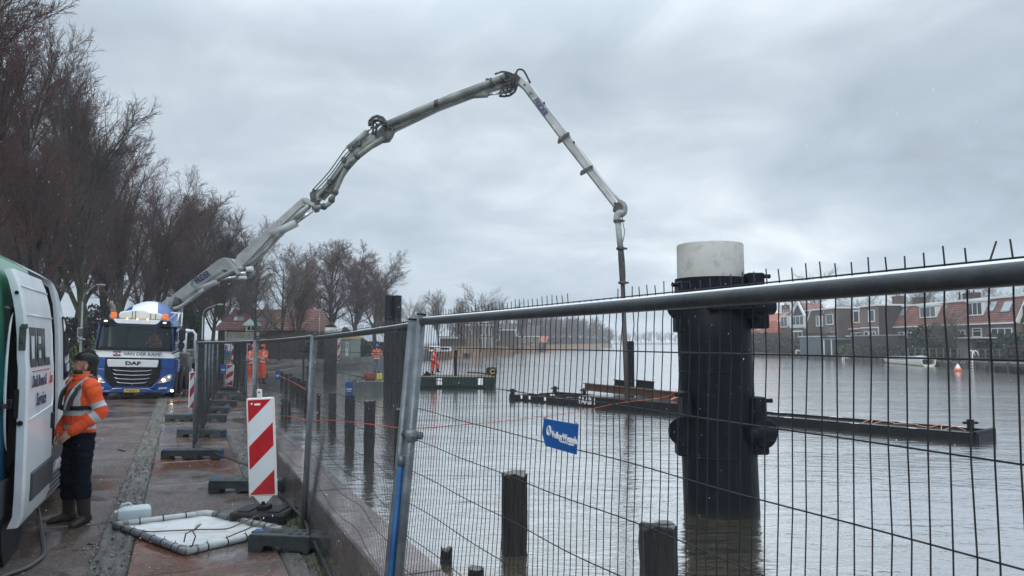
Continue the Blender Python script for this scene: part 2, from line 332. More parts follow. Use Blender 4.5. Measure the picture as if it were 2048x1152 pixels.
mb = MB(); mb.add([(-1500, -60, WZ), (2500, -60, WZ), (2500, 4000, WZ), (-1500, 4000, WZ)], [(0, 1, 2, 3)]); struct(mb.build('water', wm))
# land: quay side (left), right bank, far bank
QL = [(1.777+.442*12, -12), (-4.63, 14.5), (-9.0, 26.6), (-16.6, 49), (-19.2, 70), (-16.5, 81), (-13, 125), (-4, 172), (20, 290), (60, 460), (64, 520), (-100, 700), (-1400, 1100), (-1400, -12)]
sheet('quay_ground', QL, -.03, earth, -3, wallm)
sheet('right_bank', [(46, -50), (47.6, 70), (50.5, 92), (51, 112), (47, 143), (60, 200), (100, 300), (190, 560), (2400, 1500), (2400, -50)], -.45, earth, -3, wallm)
sheet('far_bank', [(-1400, 1150), (-90, 760), (120, 900), (260, 880), (420, 800), (2400, 1560), (2400, 3900), (-1400, 3900)], -.4, earth, -3, wallm)
# road and pavement of cast slabs (each slab a part)
road = struct(bpy.data.objects.new('road', None)); COL.objects.link(road)
pave = struct(bpy.data.objects.new('quay_pavement', None)); COL.objects.link(pave)
rs = random.Random(3)
def slab(s0, s1, w0, w1, zt, par, m, name='concrete_slab'):
    j = .013; c = .012; e = [rs.uniform(-.006, .006) for _ in range(4)]
    P = [Q(s0+j, w0+j), Q(s1-j+rs.uniform(-.005, .005), w0+j), Q(s1-j+rs.uniform(-.005, .005), w1-j), Q(s0+j, w1-j)]
    cen = (P[0]+P[1]+P[2]+P[3])/4
    r0 = [(p.x, p.y, zt-.09) for p in P]; r1 = [(p.x, p.y, zt-c+e[i]) for i, p in enumerate(P)]
    r2 = []
    for i, p_ in enumerate(P):
        d = (cen-p_).normalized()*c*1.3; r2.append((p_.x+d.x, p_.y+d.y, zt+e[i]))
    mb = MB(); mb.loft([r0, r1, r2], caps=False); mb.add(r2, [(0, 1, 2, 3)])
    o = mb.build(name, m, par)
    bm = bmesh.new(); bm.from_mesh(o.data); bmesh.ops.recalc_face_normals(bm, faces=bm.faces); bm.to_mesh(o.data); bm.free()
    return o
s = 1.0
while s < 44:
    L = 2.6
    for w0, w1 in ((-2.75, -.63), (-4.9, -2.75), (-7.1, -4.9)):
        slab(s+(.4 if w0 < -4 else 0), s+L+(.4 if w0 < -4 else 0), w0, w1, .0, road, roadm)
    s += L
s = .4; k = 0
while s < 17:
    L = [2.1, 2.0, 2.2, 1.9][k % 4]; k += 1
    slab(s, s+L, -.36, .84, .012, pave, slabm); s += L
mb = MB(); mb.add([Q(-2, -.62, -.012), Q(60, -.62, -.012), Q(60, -.37, -.012), Q(-2, -.37, -.012)], [(3, 2, 1, 0)]); struct(mb.build('gutter_bed', mudm))
mb = MB(); mb.add([Q(-2, .85, -.010), Q(17, .85, -.010), Q(17, 1.3, -.010), Q(-2, 1.3, -.010)], [(3, 2, 1, 0)]); struct(mb.build('muddy_strip', mudm))
mb = MB(); mb.add([Q(17.02, -.36, .004), Q(60, -.36, .004), (-21.2, 71, .004), (-16.7, 49, .004), (-9.3, 26.6, .004), (-5.2, 15.6, .004)], [(0, 5, 4, 3, 2, 1)]); struct(mb.build('far_pavement', slabm))
mb = MB(); mb.add([Q(44, -9, -.002), Q(130, -9, -.002), Q(130, -.65, -.002), Q(44, -.65, -.002)], [(3, 2, 1, 0)]); struct(mb.build('far_road', roadm))
# lumpy mud and trodden debris in the gutter
def lumps(name, s0, s1, w0, w1, nx, ny, h, m, base=-.01, seed=1):
    rg = np.random.default_rng(seed); Z = rg.random((nx+1, ny+1))*h
    Z = (Z+np.roll(Z, 1, 0)+np.roll(Z, 1, 1)+np.roll(Z, -1, 0)+np.roll(Z, -1, 1))/5; L2 = np.repeat(rg.random((nx//12+2, ny+1)), 12, 0)[:nx+1]; L2 = sum(np.roll(L2, k, 0) for k in range(-6, 7))/13; Z = Z*.9+L2*h*.7-h*.25; Z[:, 0] = -.01; Z[:, -1] = -.01; Z[0] = -.01; Z[-1] = -.01
    vs = [Q(s0+(s1-s0)*i/nx, w0+(w1-w0)*j/ny, base+Z[i, j]) for i in range(nx+1) for j in range(ny+1)]
    fs = [(i*(ny+1)+j, i*(ny+1)+j+1, (i+1)*(ny+1)+j+1, (i+1)*(ny+1)+j) for i in range(nx) for j in range(ny)]
    mb = MB(); mb.add(vs, fs); o = mb.build(name, m, smooth=True); o['kind'] = 'stuff'; return tag(o, 'trodden wet mud and debris along the joint between road and quay slabs' if 'gutter' in name else 'wet earth and moss strip at the foot of the coping', 'mud')
lumps('gutter_mud', .5, 46, -.66, -.35, 1500, 12, .055, mudm, -.014, 4)
lumps('verge_mud', .5, 17, .84, 1.27, 260, 10, .05, mudm, -.015, 9)
# coping stones
cop = struct(bpy.data.objects.new('quay_coping', None)); COL.objects.link(cop)
def qx(y):
    pts = QL[:7]
    for a, b in zip(pts, pts[1:]):
        if a[1] <= y <= b[1]: return a[0]+(b[0]-a[0])*(y-a[1])/(b[1]-a[1])
    return pts[-1][0]
y = 2.3; k = 0
while y < 47:
    L = [.92, .88, .95][k % 3]*(1 if y < 16 else 1.5); k += 1
    a0 = Vector((qx(y), y, 0)); a1 = Vector((qx(y+L-.012), y+L-.012, 0)); d = (a1-a0).normalized(); n_ = Vector((-d.y, d.x, 0))*.405
    dz = rs.uniform(-.006, .006); c = .014
    def sec(p):
        return [p+Vector((0, 0, -.6)), p+Vector((0, 0, .35-c+dz)), p+n_*.04+Vector((0, 0, .35+dz)), p+n_*.96+Vector((0, 0, .35+dz)), p+n_+Vector((0, 0, .35-c+dz)), p+n_+Vector((0, 0, -.1))]
    mb = MB(); mb.loft([sec(a0), sec(a1)]); mb.build('coping_stone', copem, cop); y += L
mb = MB()
for (xa, ya), (xb, yb) in zip(QL[2:9], QL[3:10]):
    if ya < 46: continue
    mb.bar((xa, ya, -.1), (xb, yb, -.1), .3, .6)
struct(mb.build('far_quay_edge', mat('far_quay_timber', (.07, .06, .05), .6, 0, (.16, .14, .12), 2)))

# ================================================================ TREES
def level(Sx, D, L, Rr, k, jit, up, rng):
    Np = len(Sx); P = np.zeros((Np, k+1, 3)); P[:, 0] = Sx; d = D.copy()
    for i in range(k):
        d = d+rng.normal(0, jit, (Np, 3)); d[:, 2] += up; d /= np.linalg.norm(d, axis=1)[:, None]
        P[:, i+1] = P[:, i]+d*(L/k)[:, None]
    return P, Rr
def kids(P, L, Rr, m, t0, t1, a0, a1, lr, rr, rng, dec=.55):
    Np, k1, _ = P.shape; k = k1-1
    t = (t0+(t1-t0)*(np.arange(m)[None, :]+rng.random((Np, m)))/m); x = np.clip(t*k, 0, k-1e-4); i = x.astype(int); f = (x-i)[..., None]
    idx = np.arange(Np)[:, None]; A = P[idx, i]; B = P[idx, i+1]; S0 = A+(B-A)*f; d = B-A; d /= np.linalg.norm(d, axis=2)[..., None]
    ph = rng.random((Np, m))*2*np.pi; ref = np.zeros_like(d); ref[..., 0] = np.cos(ph); ref[..., 1] = np.sin(ph); ref[..., 2] = rng.normal(0, .3, (Np, m))
    pr = ref-d*(ref*d).sum(2)[..., None]; pr /= np.linalg.norm(pr, axis=2)[..., None]
    an = np.radians(a0+(a1-a0)*rng.random((Np, m)))[..., None]; nd = d*np.cos(an)+pr*np.sin(an)
    l = L[:, None]*lr*(1-dec*t)*(.7+.6*rng.random((Np, m))); r = (Rr[:, None]*(1-.75*t))*rr
    return S0.reshape(-1, 3), nd.reshape(-1, 3), l.ravel(), r.ravel()
def tubes_np(levels, sides):
    V = []; FQ = []; off = 0
    for (P, r0, r1), n in zip(levels, sides):
        Np, k1, _ = P.shape; d = P[:, -1]-P[:, 0]; d /= np.linalg.norm(d, axis=1)[:, None]+1e-9
        ref = np.where(np.abs(d[:, 2:3]) > .9, np.array([[1., 0, 0]]), np.array([[0., 0, 1]])); a = np.cross(d, ref); a /= np.linalg.norm(a, axis=1)[:, None]; b = np.cross(d, a)
        tt = np.linspace(0, 1, k1)[None, :]; rad = (r0[:, None]*(1-tt)+r1[:, None]*tt)
        th = 2*np.pi*np.arange(n)/n
        ring = a[:, None, None, :]*np.cos(th)[None, None, :, None]+b[:, None, None, :]*np.sin(th)[None, None, :, None]
        vs = P[:, :, None, :]+ring*rad[:, :, None, None]; V.append(vs.reshape(-1, 3))
        base = off+(np.arange(Np)*k1*n)[:, None, None]+(np.arange(k1-1)*n)[None, :, None]; kk = np.arange(n)[None, None, :]; k2 = (kk+1) % n
        FQ.append(np.stack([base+kk, base+k2, base+n+k2, base+n+kk], -1).reshape(-1, 4)); off += Np*k1*n
    return np.concatenate(V), np.concatenate(FQ)
def np_mesh(name, V, Fq, m, smooth=False):
    me = bpy.data.meshes.new(name); k = Fq.shape[1]; me.vertices.add(len(V)); me.vertices.foreach_set('co', V.astype(np.float32).ravel())
    me.loops.add(Fq.size); me.loops.foreach_set('vertex_index', Fq.astype(np.int32).ravel()); me.polygons.add(len(Fq))
    me.polygons.foreach_set('loop_start', (np.arange(len(Fq))*k).astype(np.int32)); me.polygons.foreach_set('loop_total', np.full(len(Fq), k, np.int32))
    if smooth: me.polygons.foreach_set('use_smooth', np.ones(len(Fq), bool))
    me.update(calc_edges=True); me.materials.append(m); return me
bark = mat('damp_bark', (.018, .017, .014), .85, 0, (.055, .055, .040), 3, .8, 14)
barkgreen = mat('mossy_bark', (.024, .030, .014), .85, 0, (.06, .065, .035), 2, .8, 14)
twigred = mat('dark_red_twigs', (.060, .030, .028), .85, 0, (.14, .074, .066), .35, lo=.3, hi=.7)
twiggrey = mat('grey_brown_twigs', (.075, .065, .055), .8, 0, (.17, .15, .12), .35, lo=.3, hi=.7)
twigdark = mat('dark_brown_twigs', (.05, .036, .034), .8, 0, (.10, .072, .064), .35, lo=.3, hi=.7)
def tree_mesh(name, H, seed, twm, dens=1.0, spread=1.0, fork=.22, bm_=bark, ang=(22, 48), up=.055, rtw=.0065):
    rng = np.random.default_rng(seed)
    S0 = np.array([[0, 0, -.3]]); D = np.array([[rng.normal(0, .03), rng.normal(0, .03), 1.]]); Lt = np.array([H*.80]); Rt = np.array([H*.0185])
    P0, _ = level(S0, D, Lt, Rt, 10, .045, .03, rng)
    m1 = int(17*dens**.3)
    S1, D1, L1, R1 = kids(P0, Lt, Rt, m1, fork, .97, ang[0], ang[1], .56*spread, .58, rng, .50)
    P1, _ = level(S1, D1, L1, R1, 7, .085, up, rng)
    S2, D2, L2, R2 = kids(P1, L1, R1, int(12*dens**.3), .15, 1., 22, 48, .50, .55, rng, .40); P2, _ = level(S2, D2, L2, R2, 4, .08, up*1.2, rng)
    S3, D3, L3, R3 = kids(P2, L2, R2, int(10*dens**.4), .08, 1., 25, 52, .44, .55, rng, .35); P3, _ = level(S3, D3, L3, R3, 3, .08, up, rng)
    S4, D4, L4, R4 = kids(P3, L3, R3, int(6*dens), .1, 1., 22, 55, .50, .6, rng, .35); P4, _ = level(S4, D4, L4, R4, 2, .12, .03, rng)
    c = lambda r, lo: np.maximum(r, lo)
    V, Fq = tubes_np([(P0, Rt*1.0, Rt*.18), (P1, c(R1, .028), c(R1*.25, .014))], [9, 6]); tm = np_mesh(name+'_trunk', V, Fq, bm_, True)
    V, Fq = tubes_np([(P2, c(R2, .014), c(R2*.3, .009)), (P3, c(R3, .010), c(R3*.4, rtw)), (P4, c(R4*0+rtw*1.1, rtw), c(R4*0+rtw*.7, .003))], [4, 3, 3]); cm = np_mesh(name+'_crown', V, Fq, twm)
    return tm, cm, float(np.percentile(V[:, 2], 99.8))
PT = [tree_mesh('red', 17, 1, twigred, 1.3, ang=(18, 42)), tree_mesh('dark', 17, 2, twigdark, 1.35, bm_=barkgreen, fork=.2, ang=(20, 44)), tree_mesh('red2', 16, 5, twigred, 1.3, spread=.9, ang=(16, 40)),
      tree_mesh('pale', 15, 8, twiggrey, .8, spread=1.15, ang=(30, 60), up=.03), tree_mesh('oval', 14, 13, twigred, 1.3, spread=.72, fork=.12, ang=(14, 34))]
TREE_N = 0
def tree(u, d, vtop, proto, label, group, z=0, sx=1.0, x=None, rot=None):
    tm, cm, H = PT[proto]; X = (u-1024)/F*d if x is None else x
    h = CAMZ+(684-vtop)*d/F - z; s_ = h/H
    o = empty('tree', (X, d, z), label, 'tree', group, (0, 0, rs.uniform(0, 6.28) if rot is None else rot)); o.scale = (s_*sx, s_*sx, s_)
    link('trunk', tm, o); link('crown', cm, o); return o
GL = 'bare trees along the left quay'
for i, (u, d, vt, pr, sx, lab) in enumerate([
    (-170, 24, -250, 0, .8, 'outermost tall bare tree at the left edge above the van'),
    (-40, 27, -120, 0, .9, 'second tall bare tree from the left, its crown cut off above'),
    (-60, 52, 60, 1, .9, 'dark bare tree of the back row, its trunk just above the van roof'),
    (30, 60, 150, 2, .9, 'dark bare tree of the back row rising over the van roof'),
    (75, 70, 240, 0, .9, 'low dark bare tree of the back row right above the van door'),
    (145, 74, 250, 1, .9, 'dark bare tree of the back row directly left of the street lamp'),
    (208, 66, 300, 2, .8, 'dark bare tree of the back row between the street lamp and the exhaust pipe'),
    (280, 84, 385, 0, 1.0, 'dark bare tree of the back row behind the mixer drum'),
    (372, 98, 420, 2, 1.0, 'dark bare tree of the back row behind the boom foot'),
    (455, 112, 470, 0, 1.1, 'dark bare tree of the back row behind the left end of the red roof'),
    (62, 33, -10, 2, .85, 'tall bare tree behind the van whose crown ends at the top left corner'),
    (178, 43, 105, 1, .85, 'tall bare tree with a mossy trunk behind the street lamp and road sign'),
    (110, 55, 150, 2, 1.0, 'bare tree half hidden behind the mossy trunk, left of the lorry'),
    (244, 55, 235, 0, .85, 'bare reddish tree directly above the exhaust pipe of the mixer lorry'),
    (308, 62, 330, 0, .85, 'bare reddish tree right of the mixer drum, left of the boom foot'),
    (352, 78, 380, 1, 1.2, 'dark bare tree rising behind the lowest boom section'),
    (402, 72, 368, 2, 1.5, 'wide bare tree behind the first boom joint'),
    (426, 62, 420, 1, .8, 'bare tree with a straight dark trunk left of the red roofed house'),
    (478, 90, 440, 0, 1.3, 'bare reddish tree over the left end of the red roof'),
    (515, 70, 520, 3, .9, 'low spreading bare tree in front of the left half of the red roof'),
    (592, 80, 520, 0, .9, 'small reddish bare tree in front of the right end of the red roof'),
    (560, 76, 478, 3, .8, 'thin forked tree standing in front of the red roofed house'),
    (618, 98, 480, 0, 1.35, 'bare tree with a round reddish crown right of the red roofed house'),
    (662, 104, 472, 2, 1.6, 'broadest reddish crown above the white capped pile'),
    (708, 112, 488, 0, 1.4, 'bare reddish tree between the white capped pile and the twin tube pile'),
    (748, 118, 500, 0, 1.3, 'bare reddish tree directly left of the twin tube pile, sloping right side'),
    (776, 132, 545, 4, 1.1, 'lower reddish tree just behind the twin tube pile')]):
    tree(u, d, vt, pr, lab, GL, sx=sx)
GF = 'trees on the far left bank'
for i, (u, d, vt, pr, sx, lab) in enumerate([
    (815, 150, 592, 3, 1.0, 'small pale bare tree immediately right of the twin tube pile'),
    (842, 160, 588, 3, .9, 'pale bare tree above the tall fence post'),
    (878, 165, 577, 0, 1.0, 'reddish round tree above the man in the red suit'),
    (912, 185, 596, 4, 1.1, 'low reddish tree left of the pale wide crowned tree'),
    (946, 172, 566, 3, 1.15, 'pale tree with a wide see-through crown over the villa'),
    (925, 150, 615, 4, 1.0, 'slim reddish tree in front of the left corner of the tall villa'),
    (962, 150, 600, 3, .9, 'pale tree directly in front of the tall villa windows'),
    (990, 152, 608, 0, .8, 'reddish tree in front of the right corner of the tall villa'),
    (1046, 190, 612, 0, .9, 'reddish tree in front of the dark roofed brick house on the far left bank'),
    (1000, 205, 592, 3, 1.1, 'pale tree right of the wide crowned tree on the far left bank'),
    (1030, 230, 603, 3, 1.0, 'pale thin tree standing beside the brick house on the far left bank'),
    (1062, 250, 612, 3, 1.0, 'pale thin tree in front of the orange roofed house on the far left bank')]):
    tree(u, d, vt, pr, lab, GF, sx=sx)
ORD = 'first second third fourth fifth sixth seventh eighth ninth tenth eleventh twelfth thirteenth fourteenth fifteenth sixteenth seventeenth last'.split()
ORD = 'first second third fourth fifth sixth seventh eighth ninth tenth eleventh twelfth thirteenth fourteenth fifteenth sixteenth seventeenth eighteenth nineteenth twentieth last'.split()
for i in range(21):
    f = i/20; u = 1052+f*168; d = 255+f*200+(i % 2)*18; o = tree(u+(i % 2)*4, d, 630+f*5+(i % 3)*2+max(0, f-.75)*80, [2, 0, 2][i % 3], ORD[i]+' tree from the left in the dense dark row ending above the brown pipe', GF, sx=1.7)
for i in range(16):
    u = 1228+i*8.5+rs.uniform(-3, 3); tree(u, 900+rs.uniform(-30, 90), 664+rs.uniform(-4, 7), [3, 0, 4][i % 3], ORD[min(i, 16)]+' hazy tree of the distant bank row seen right of the brown pipe', 'hazy trees on the horizon', sx=1.5, z=-.4)
GR = 'trees behind the houses on the right bank'
for i, (u, d, vt, pr, sx, lab) in enumerate([
    (1512, 260, 608, 4, 1.0, 'small reddish tree just right of the big pile, behind the orange house'),
    (1638, 190, 538, 3, 1.1, 'tallest pale tree behind the flat roofed brick houses, its top above the fence rail'),
    (1590, 200, 585, 3, 1.0, 'pale tree behind the gabled house'),
    (1690, 170, 588, 3, 1.2, 'pale tree behind the brick house with two white window frames'),
    (1740, 160, 580, 3, 1.2, 'pale tree behind the left end of the red tiled row'),
    (1800, 150, 575, 3, 1.2, 'pale tree behind the two left chimneys'),
    (1850, 145, 545, 3, 1.1, 'pale tree whose twigs show above the rail near the second chimney'),
    (1905, 140, 572, 3, 1.3, 'pale tree between the chimneys of the red tiled row'),
    (1975, 135, 560, 3, 1.2, 'pale tree behind the widest chimney'),
    (2040, 128, 560, 3, 1.2, 'pale tree behind the right end of the red tiled row')]):
    tree(u, d, vt, pr, lab, GR, sx=sx, z=-.45)
# leafy clumps
def leaves(name, boxes, n, m, size=.09, seed=0, kind=None):
    rg = np.random.default_rng(seed); Vs = []
    tot = sum(b[3]*b[4]*b[5] for b in boxes)
    for (cx, cy, cz, rx, ry, rz) in boxes:
        k = int(n*rx*ry*rz/tot)+20; d = rg.normal(size=(k, 3)); d /= np.linalg.norm(d, axis=1)[:, None]
        r = rg.random(k)**.28*(1+.22*np.sin(d[:, 0]*7+cx*3)*np.cos(d[:, 2]*6+cy)); c = np.array([cx, cy, cz])+d*r[:, None]*np.array([rx, ry, rz])
        a = rg.normal(size=(k, 3)); a /= np.linalg.norm(a, axis=1)[:, None]; b = np.cross(a, rg.normal(size=(k, 3))); b /= np.linalg.norm(b, axis=1)[:, None]
        s_ = size*(.6+.8*rg.random(k))[:, None]; Vs.append(np.stack([c+a*s_, c+b*s_*.6, c-a*s_, c-b*s_*.6], 1).reshape(-1, 3))
    V = np.concatenate(Vs); Fq = np.arange(len(V)).reshape(-1, 4); return np_mesh(name, V, Fq, m)
leafd = mat('dark_evergreen_leaves', (.010, .018, .009), .6, 0, (.030, .046, .020), 1.2)
leafg = mat('green_leaves', (.03, .05, .012), .6, 0, (.09, .12, .03), 2)
leafy = mat('yellow_green_leaves', (.06, .075, .018), .6, 0, (.16, .17, .04), 2)
leafb = mat('brown_ivy', (.020, .016, .012), .7, 0, (.055, .042, .030), 2)
grassm = mat('grass_blades', (.03, .05, .012), .6, 0, (.10, .13, .03), 9)
reedm = mat('dry_reeds', (.20, .12, .07), .85, 0, (.42, .27, .17), .8)
def bush(name, p0, boxes, n, m, size, label, cat='bush', seed=0):
    me = leaves(name, boxes, n, m, size, seed); o = link(name, me); o.location = p0; return tag(o, label, cat)
# grass tufts beside the gutter and the coping
gv = []; rg = np.random.default_rng(5)
tufts = [(Q(5.6+rs.uniform(-.35, .35), -.42+rs.uniform(-.05, .05)), 26, .07) for _ in range(26)]+[(Q(s_, -.45+rs.uniform(-.1, .1)), 9, .05) for s_ in np.arange(12, 30, .28)]
tufts += [(Q(7.6+rs.uniform(-.35, .35), 1.16+rs.uniform(-.06, .06)), 30, .10) for _ in range(22)]+[(Q(6.0+rs.uniform(-.6, .6), 1.10+rs.uniform(-.1, .1)), 12, .06) for _ in range(26)]
for c, n_, h in tufts:
    for _ in range(n_):
        a = rg.normal(0, .05, 2); l = rg.normal(0, .03, 2); hh = h*(.4+rg.random()); w = .004
        b0 = np.array([c.x+a[0], c.y+a[1], .0]); gv += [b0-[w, 0, 0], b0+[w, 0, 0], b0+[l[0], l[1], hh]]
me = np_mesh('grass', np.array(gv), np.arange(len(gv)).reshape(-1, 3), grassm); o = link('grass', me); o['kind'] = 'stuff'; tag(o, 'sparse green grass tufts along the gutter and the coping', 'grass')
# chips of bark and grit scattered over the slabs
gv = []
for _ in range(3600):
    s_ = 4.5+rg.random()**1.6*16; w_ = rg.choice([rg.uniform(-3.4, -.7), rg.uniform(-.66, -.35), rg.uniform(-.35, 1.2)], p=[.22, .50, .28]); c = Q(s_, w_, .018+rg.random()*.006)
    a = rg.random()*6.28; L = .0025+rg.random()**3*.012; w = L*(.4+.5*rg.random()); ca, sa = math.cos(a), math.sin(a)
    for x_, y_ in ((-L, -w), (L, -w*.6), (L*.8, w), (-L*.9, w*.8)): gv.append((c.x+x_*ca-y_*sa, c.y+x_*sa+y_*ca, c.z+rg.random()*.003))
me = np_mesh('debris', np.array(gv), np.arange(len(gv)).reshape(-1, 4), mat('pale_wood_chips', (.05, .035, .025), .7, 0, (.45, .40, .33), 30, world=True)); o = link('debris', me); o['kind'] = 'stuff'; tag(o, 'small pale chips and dead leaves strewn over the wet slabs', 'debris')

# loose gravel and crumbs in the gutter and the verge
gv = []; gf_ = []; rg = np.random.default_rng(77)
for _ in range(7500):
    if rg.random() < .8: c = Q(3.5+rg.random()**1.5*28, rg.uniform(-.66, -.35)+rg.normal(0, .035), .012)
    else: c = Q(3.5+rg.random()*13, rg.uniform(.86, 1.22), .012)
    r = .003+rg.random()**3*.014; k = len(gv); f3 = r*(.6+.8*rg.random(3)); f3[2] *= .6; a = rg.random()*6.28; ca, sa = math.cos(a), math.sin(a)
    for x, y, z in ((1, 0, 0), (-1, 0, 0), (0, 1, 0), (0, -1, 0), (0, 0, 1), (0, 0, -1)):
        X_, Y_ = x*f3[0], y*f3[1]; gv.append((c.x+X_*ca-Y_*sa, c.y+X_*sa+Y_*ca, c.z+rg.random()*.012+z*f3[2]))
    gf_ += [(k, k+2, k+4), (k+2, k+1, k+4), (k+1, k+3, k+4), (k+3, k, k+4), (k+2, k, k+5), (k+1, k+2, k+5), (k+3, k+1, k+5), (k, k+3, k+5)]
me = np_mesh('gravel', np.array(gv), np.array(gf_), mat('wet_gravel', (.02, .018, .016), .3, 0, (.34, .32, .29), 60, world=True, lo=.4, hi=.72)); o = link('gravel', me); o['kind'] = 'stuff'; tag(o, 'loose wet gravel and crumbs lying along the gutter', 'gravel')
# ================================================================ PEOPLE
def remesh(mb, name, mats, voxel, parent, fn=None, smooth_it=2, label=None):
    me = bpy.data.meshes.new('tmp'); me.from_pydata(mb.v, [], mb.f); me.update(); t = bpy.data.objects.new('tmp', me); COL.objects.link(t)
    r = t.modifiers.new('r', 'REMESH'); r.mode = 'VOXEL'; r.voxel_size = voxel; r.use_smooth_shade = True
    if smooth_it: s = t.modifiers.new('s', 'SMOOTH'); s.factor = .5; s.iterations = smooth_it
    dg = bpy.context.evaluated_depsgraph_get(); m2 = bpy.data.meshes.new_from_object(t.evaluated_get(dg)); bpy.data.objects.remove(t); m2.name = name
    m2.materials.clear()
    for m in mats: m2.materials.append(m)
    if fn is not None:
        n = len(m2.polygons); c = np.zeros(n*3); m2.polygons.foreach_get('center', c); c = c.reshape(-1, 3)
        m2.polygons.foreach_set('material_index', fn(c).astype(np.int32))
    return link(name, m2, parent, label=label)
def smooth_path(pts, rad, sub=4):
    P = [Vector(p) for p in pts]; out = []; ro = []
    for i in range(len(P)-1):
        a, b = P[i], P[i+1]; m0 = (P[i+1]-P[max(i-1, 0)])*.5; m1 = (P[min(i+2, len(P)-1)]-P[i])*.5
        for k in range(sub):
            t = k/sub; h = (2*t**3-3*t*t+1, t**3-2*t*t+t, -2*t**3+3*t*t, t**3-t*t)
            out.append(a*h[0]+m0*h[1]+b*h[2]+m1*h[3]); ro.append(rad[i]+(rad[i+1]-rad[i])*t)
    return out+[P[-1]], ro+[rad[-1]]
def limb(mb, pts, rad, wr=0, n=14, rg=None, sub=4):
    p, r = smooth_path(pts, rad, sub if not wr else 7)
    if wr: r = [x*(1+wr*(rg.random()-.5)) for x in r]
    mb.tube(p, r, n)
    mb.ell(p[0], (r[0],)*3, 10, 6); mb.ell(p[-1], (r[-1],)*3, 10, 6)
def hand(mb, w, d, up, side, curl=.5, sc=1.0):
    d = Vector(d).normalized(); up = Vector(up); up = (up-d*up.dot(d)).normalized(); sd = d.cross(up)*side   # sd: thumb side; up: back of hand
    w = Vector(w); Rm = Matrix((d, sd, up)).transposed()
    mb.ell(w+d*.045*sc, (.052*sc, .040*sc, .016*sc), 12, 8, 0, Rm)
    for i, (off, L) in enumerate(((.028, .068), (.010, .076), (-.009, .070), (-.027, .056))):
        b = w+d*(.082*sc)+sd*off*sc; p1 = b+(d*math.cos(curl*.7)-up*math.sin(curl*.7))*L*.45*sc; p2 = p1+(d*math.cos(curl*1.5)-up*math.sin(curl*1.5))*L*.33*sc; p3 = p2+(d*math.cos(curl*2.2)-up*math.sin(curl*2.2))*L*.25*sc
        mb.tube([b-d*.03*sc, b, p1, p2, p3], [.009*sc, .0092*sc, .0085*sc, .0078*sc, .0062*sc], 8); mb.ell(p3, (.0062*sc,)*3, 8, 5)
    b = w+d*.022*sc+sd*.034*sc; p1 = b+(d*.75+sd*.55-up*.3).normalized()*.036*sc; p2 = p1+(d*.95+sd*.15-up*.45).normalized()*.028*sc
    mb.tube([b-sd*.015*sc, b, p1, p2], [.012*sc, .0115*sc, .0095*sc, .0075*sc], 8); mb.ell(p2, (.0075*sc,)*3, 8, 5)
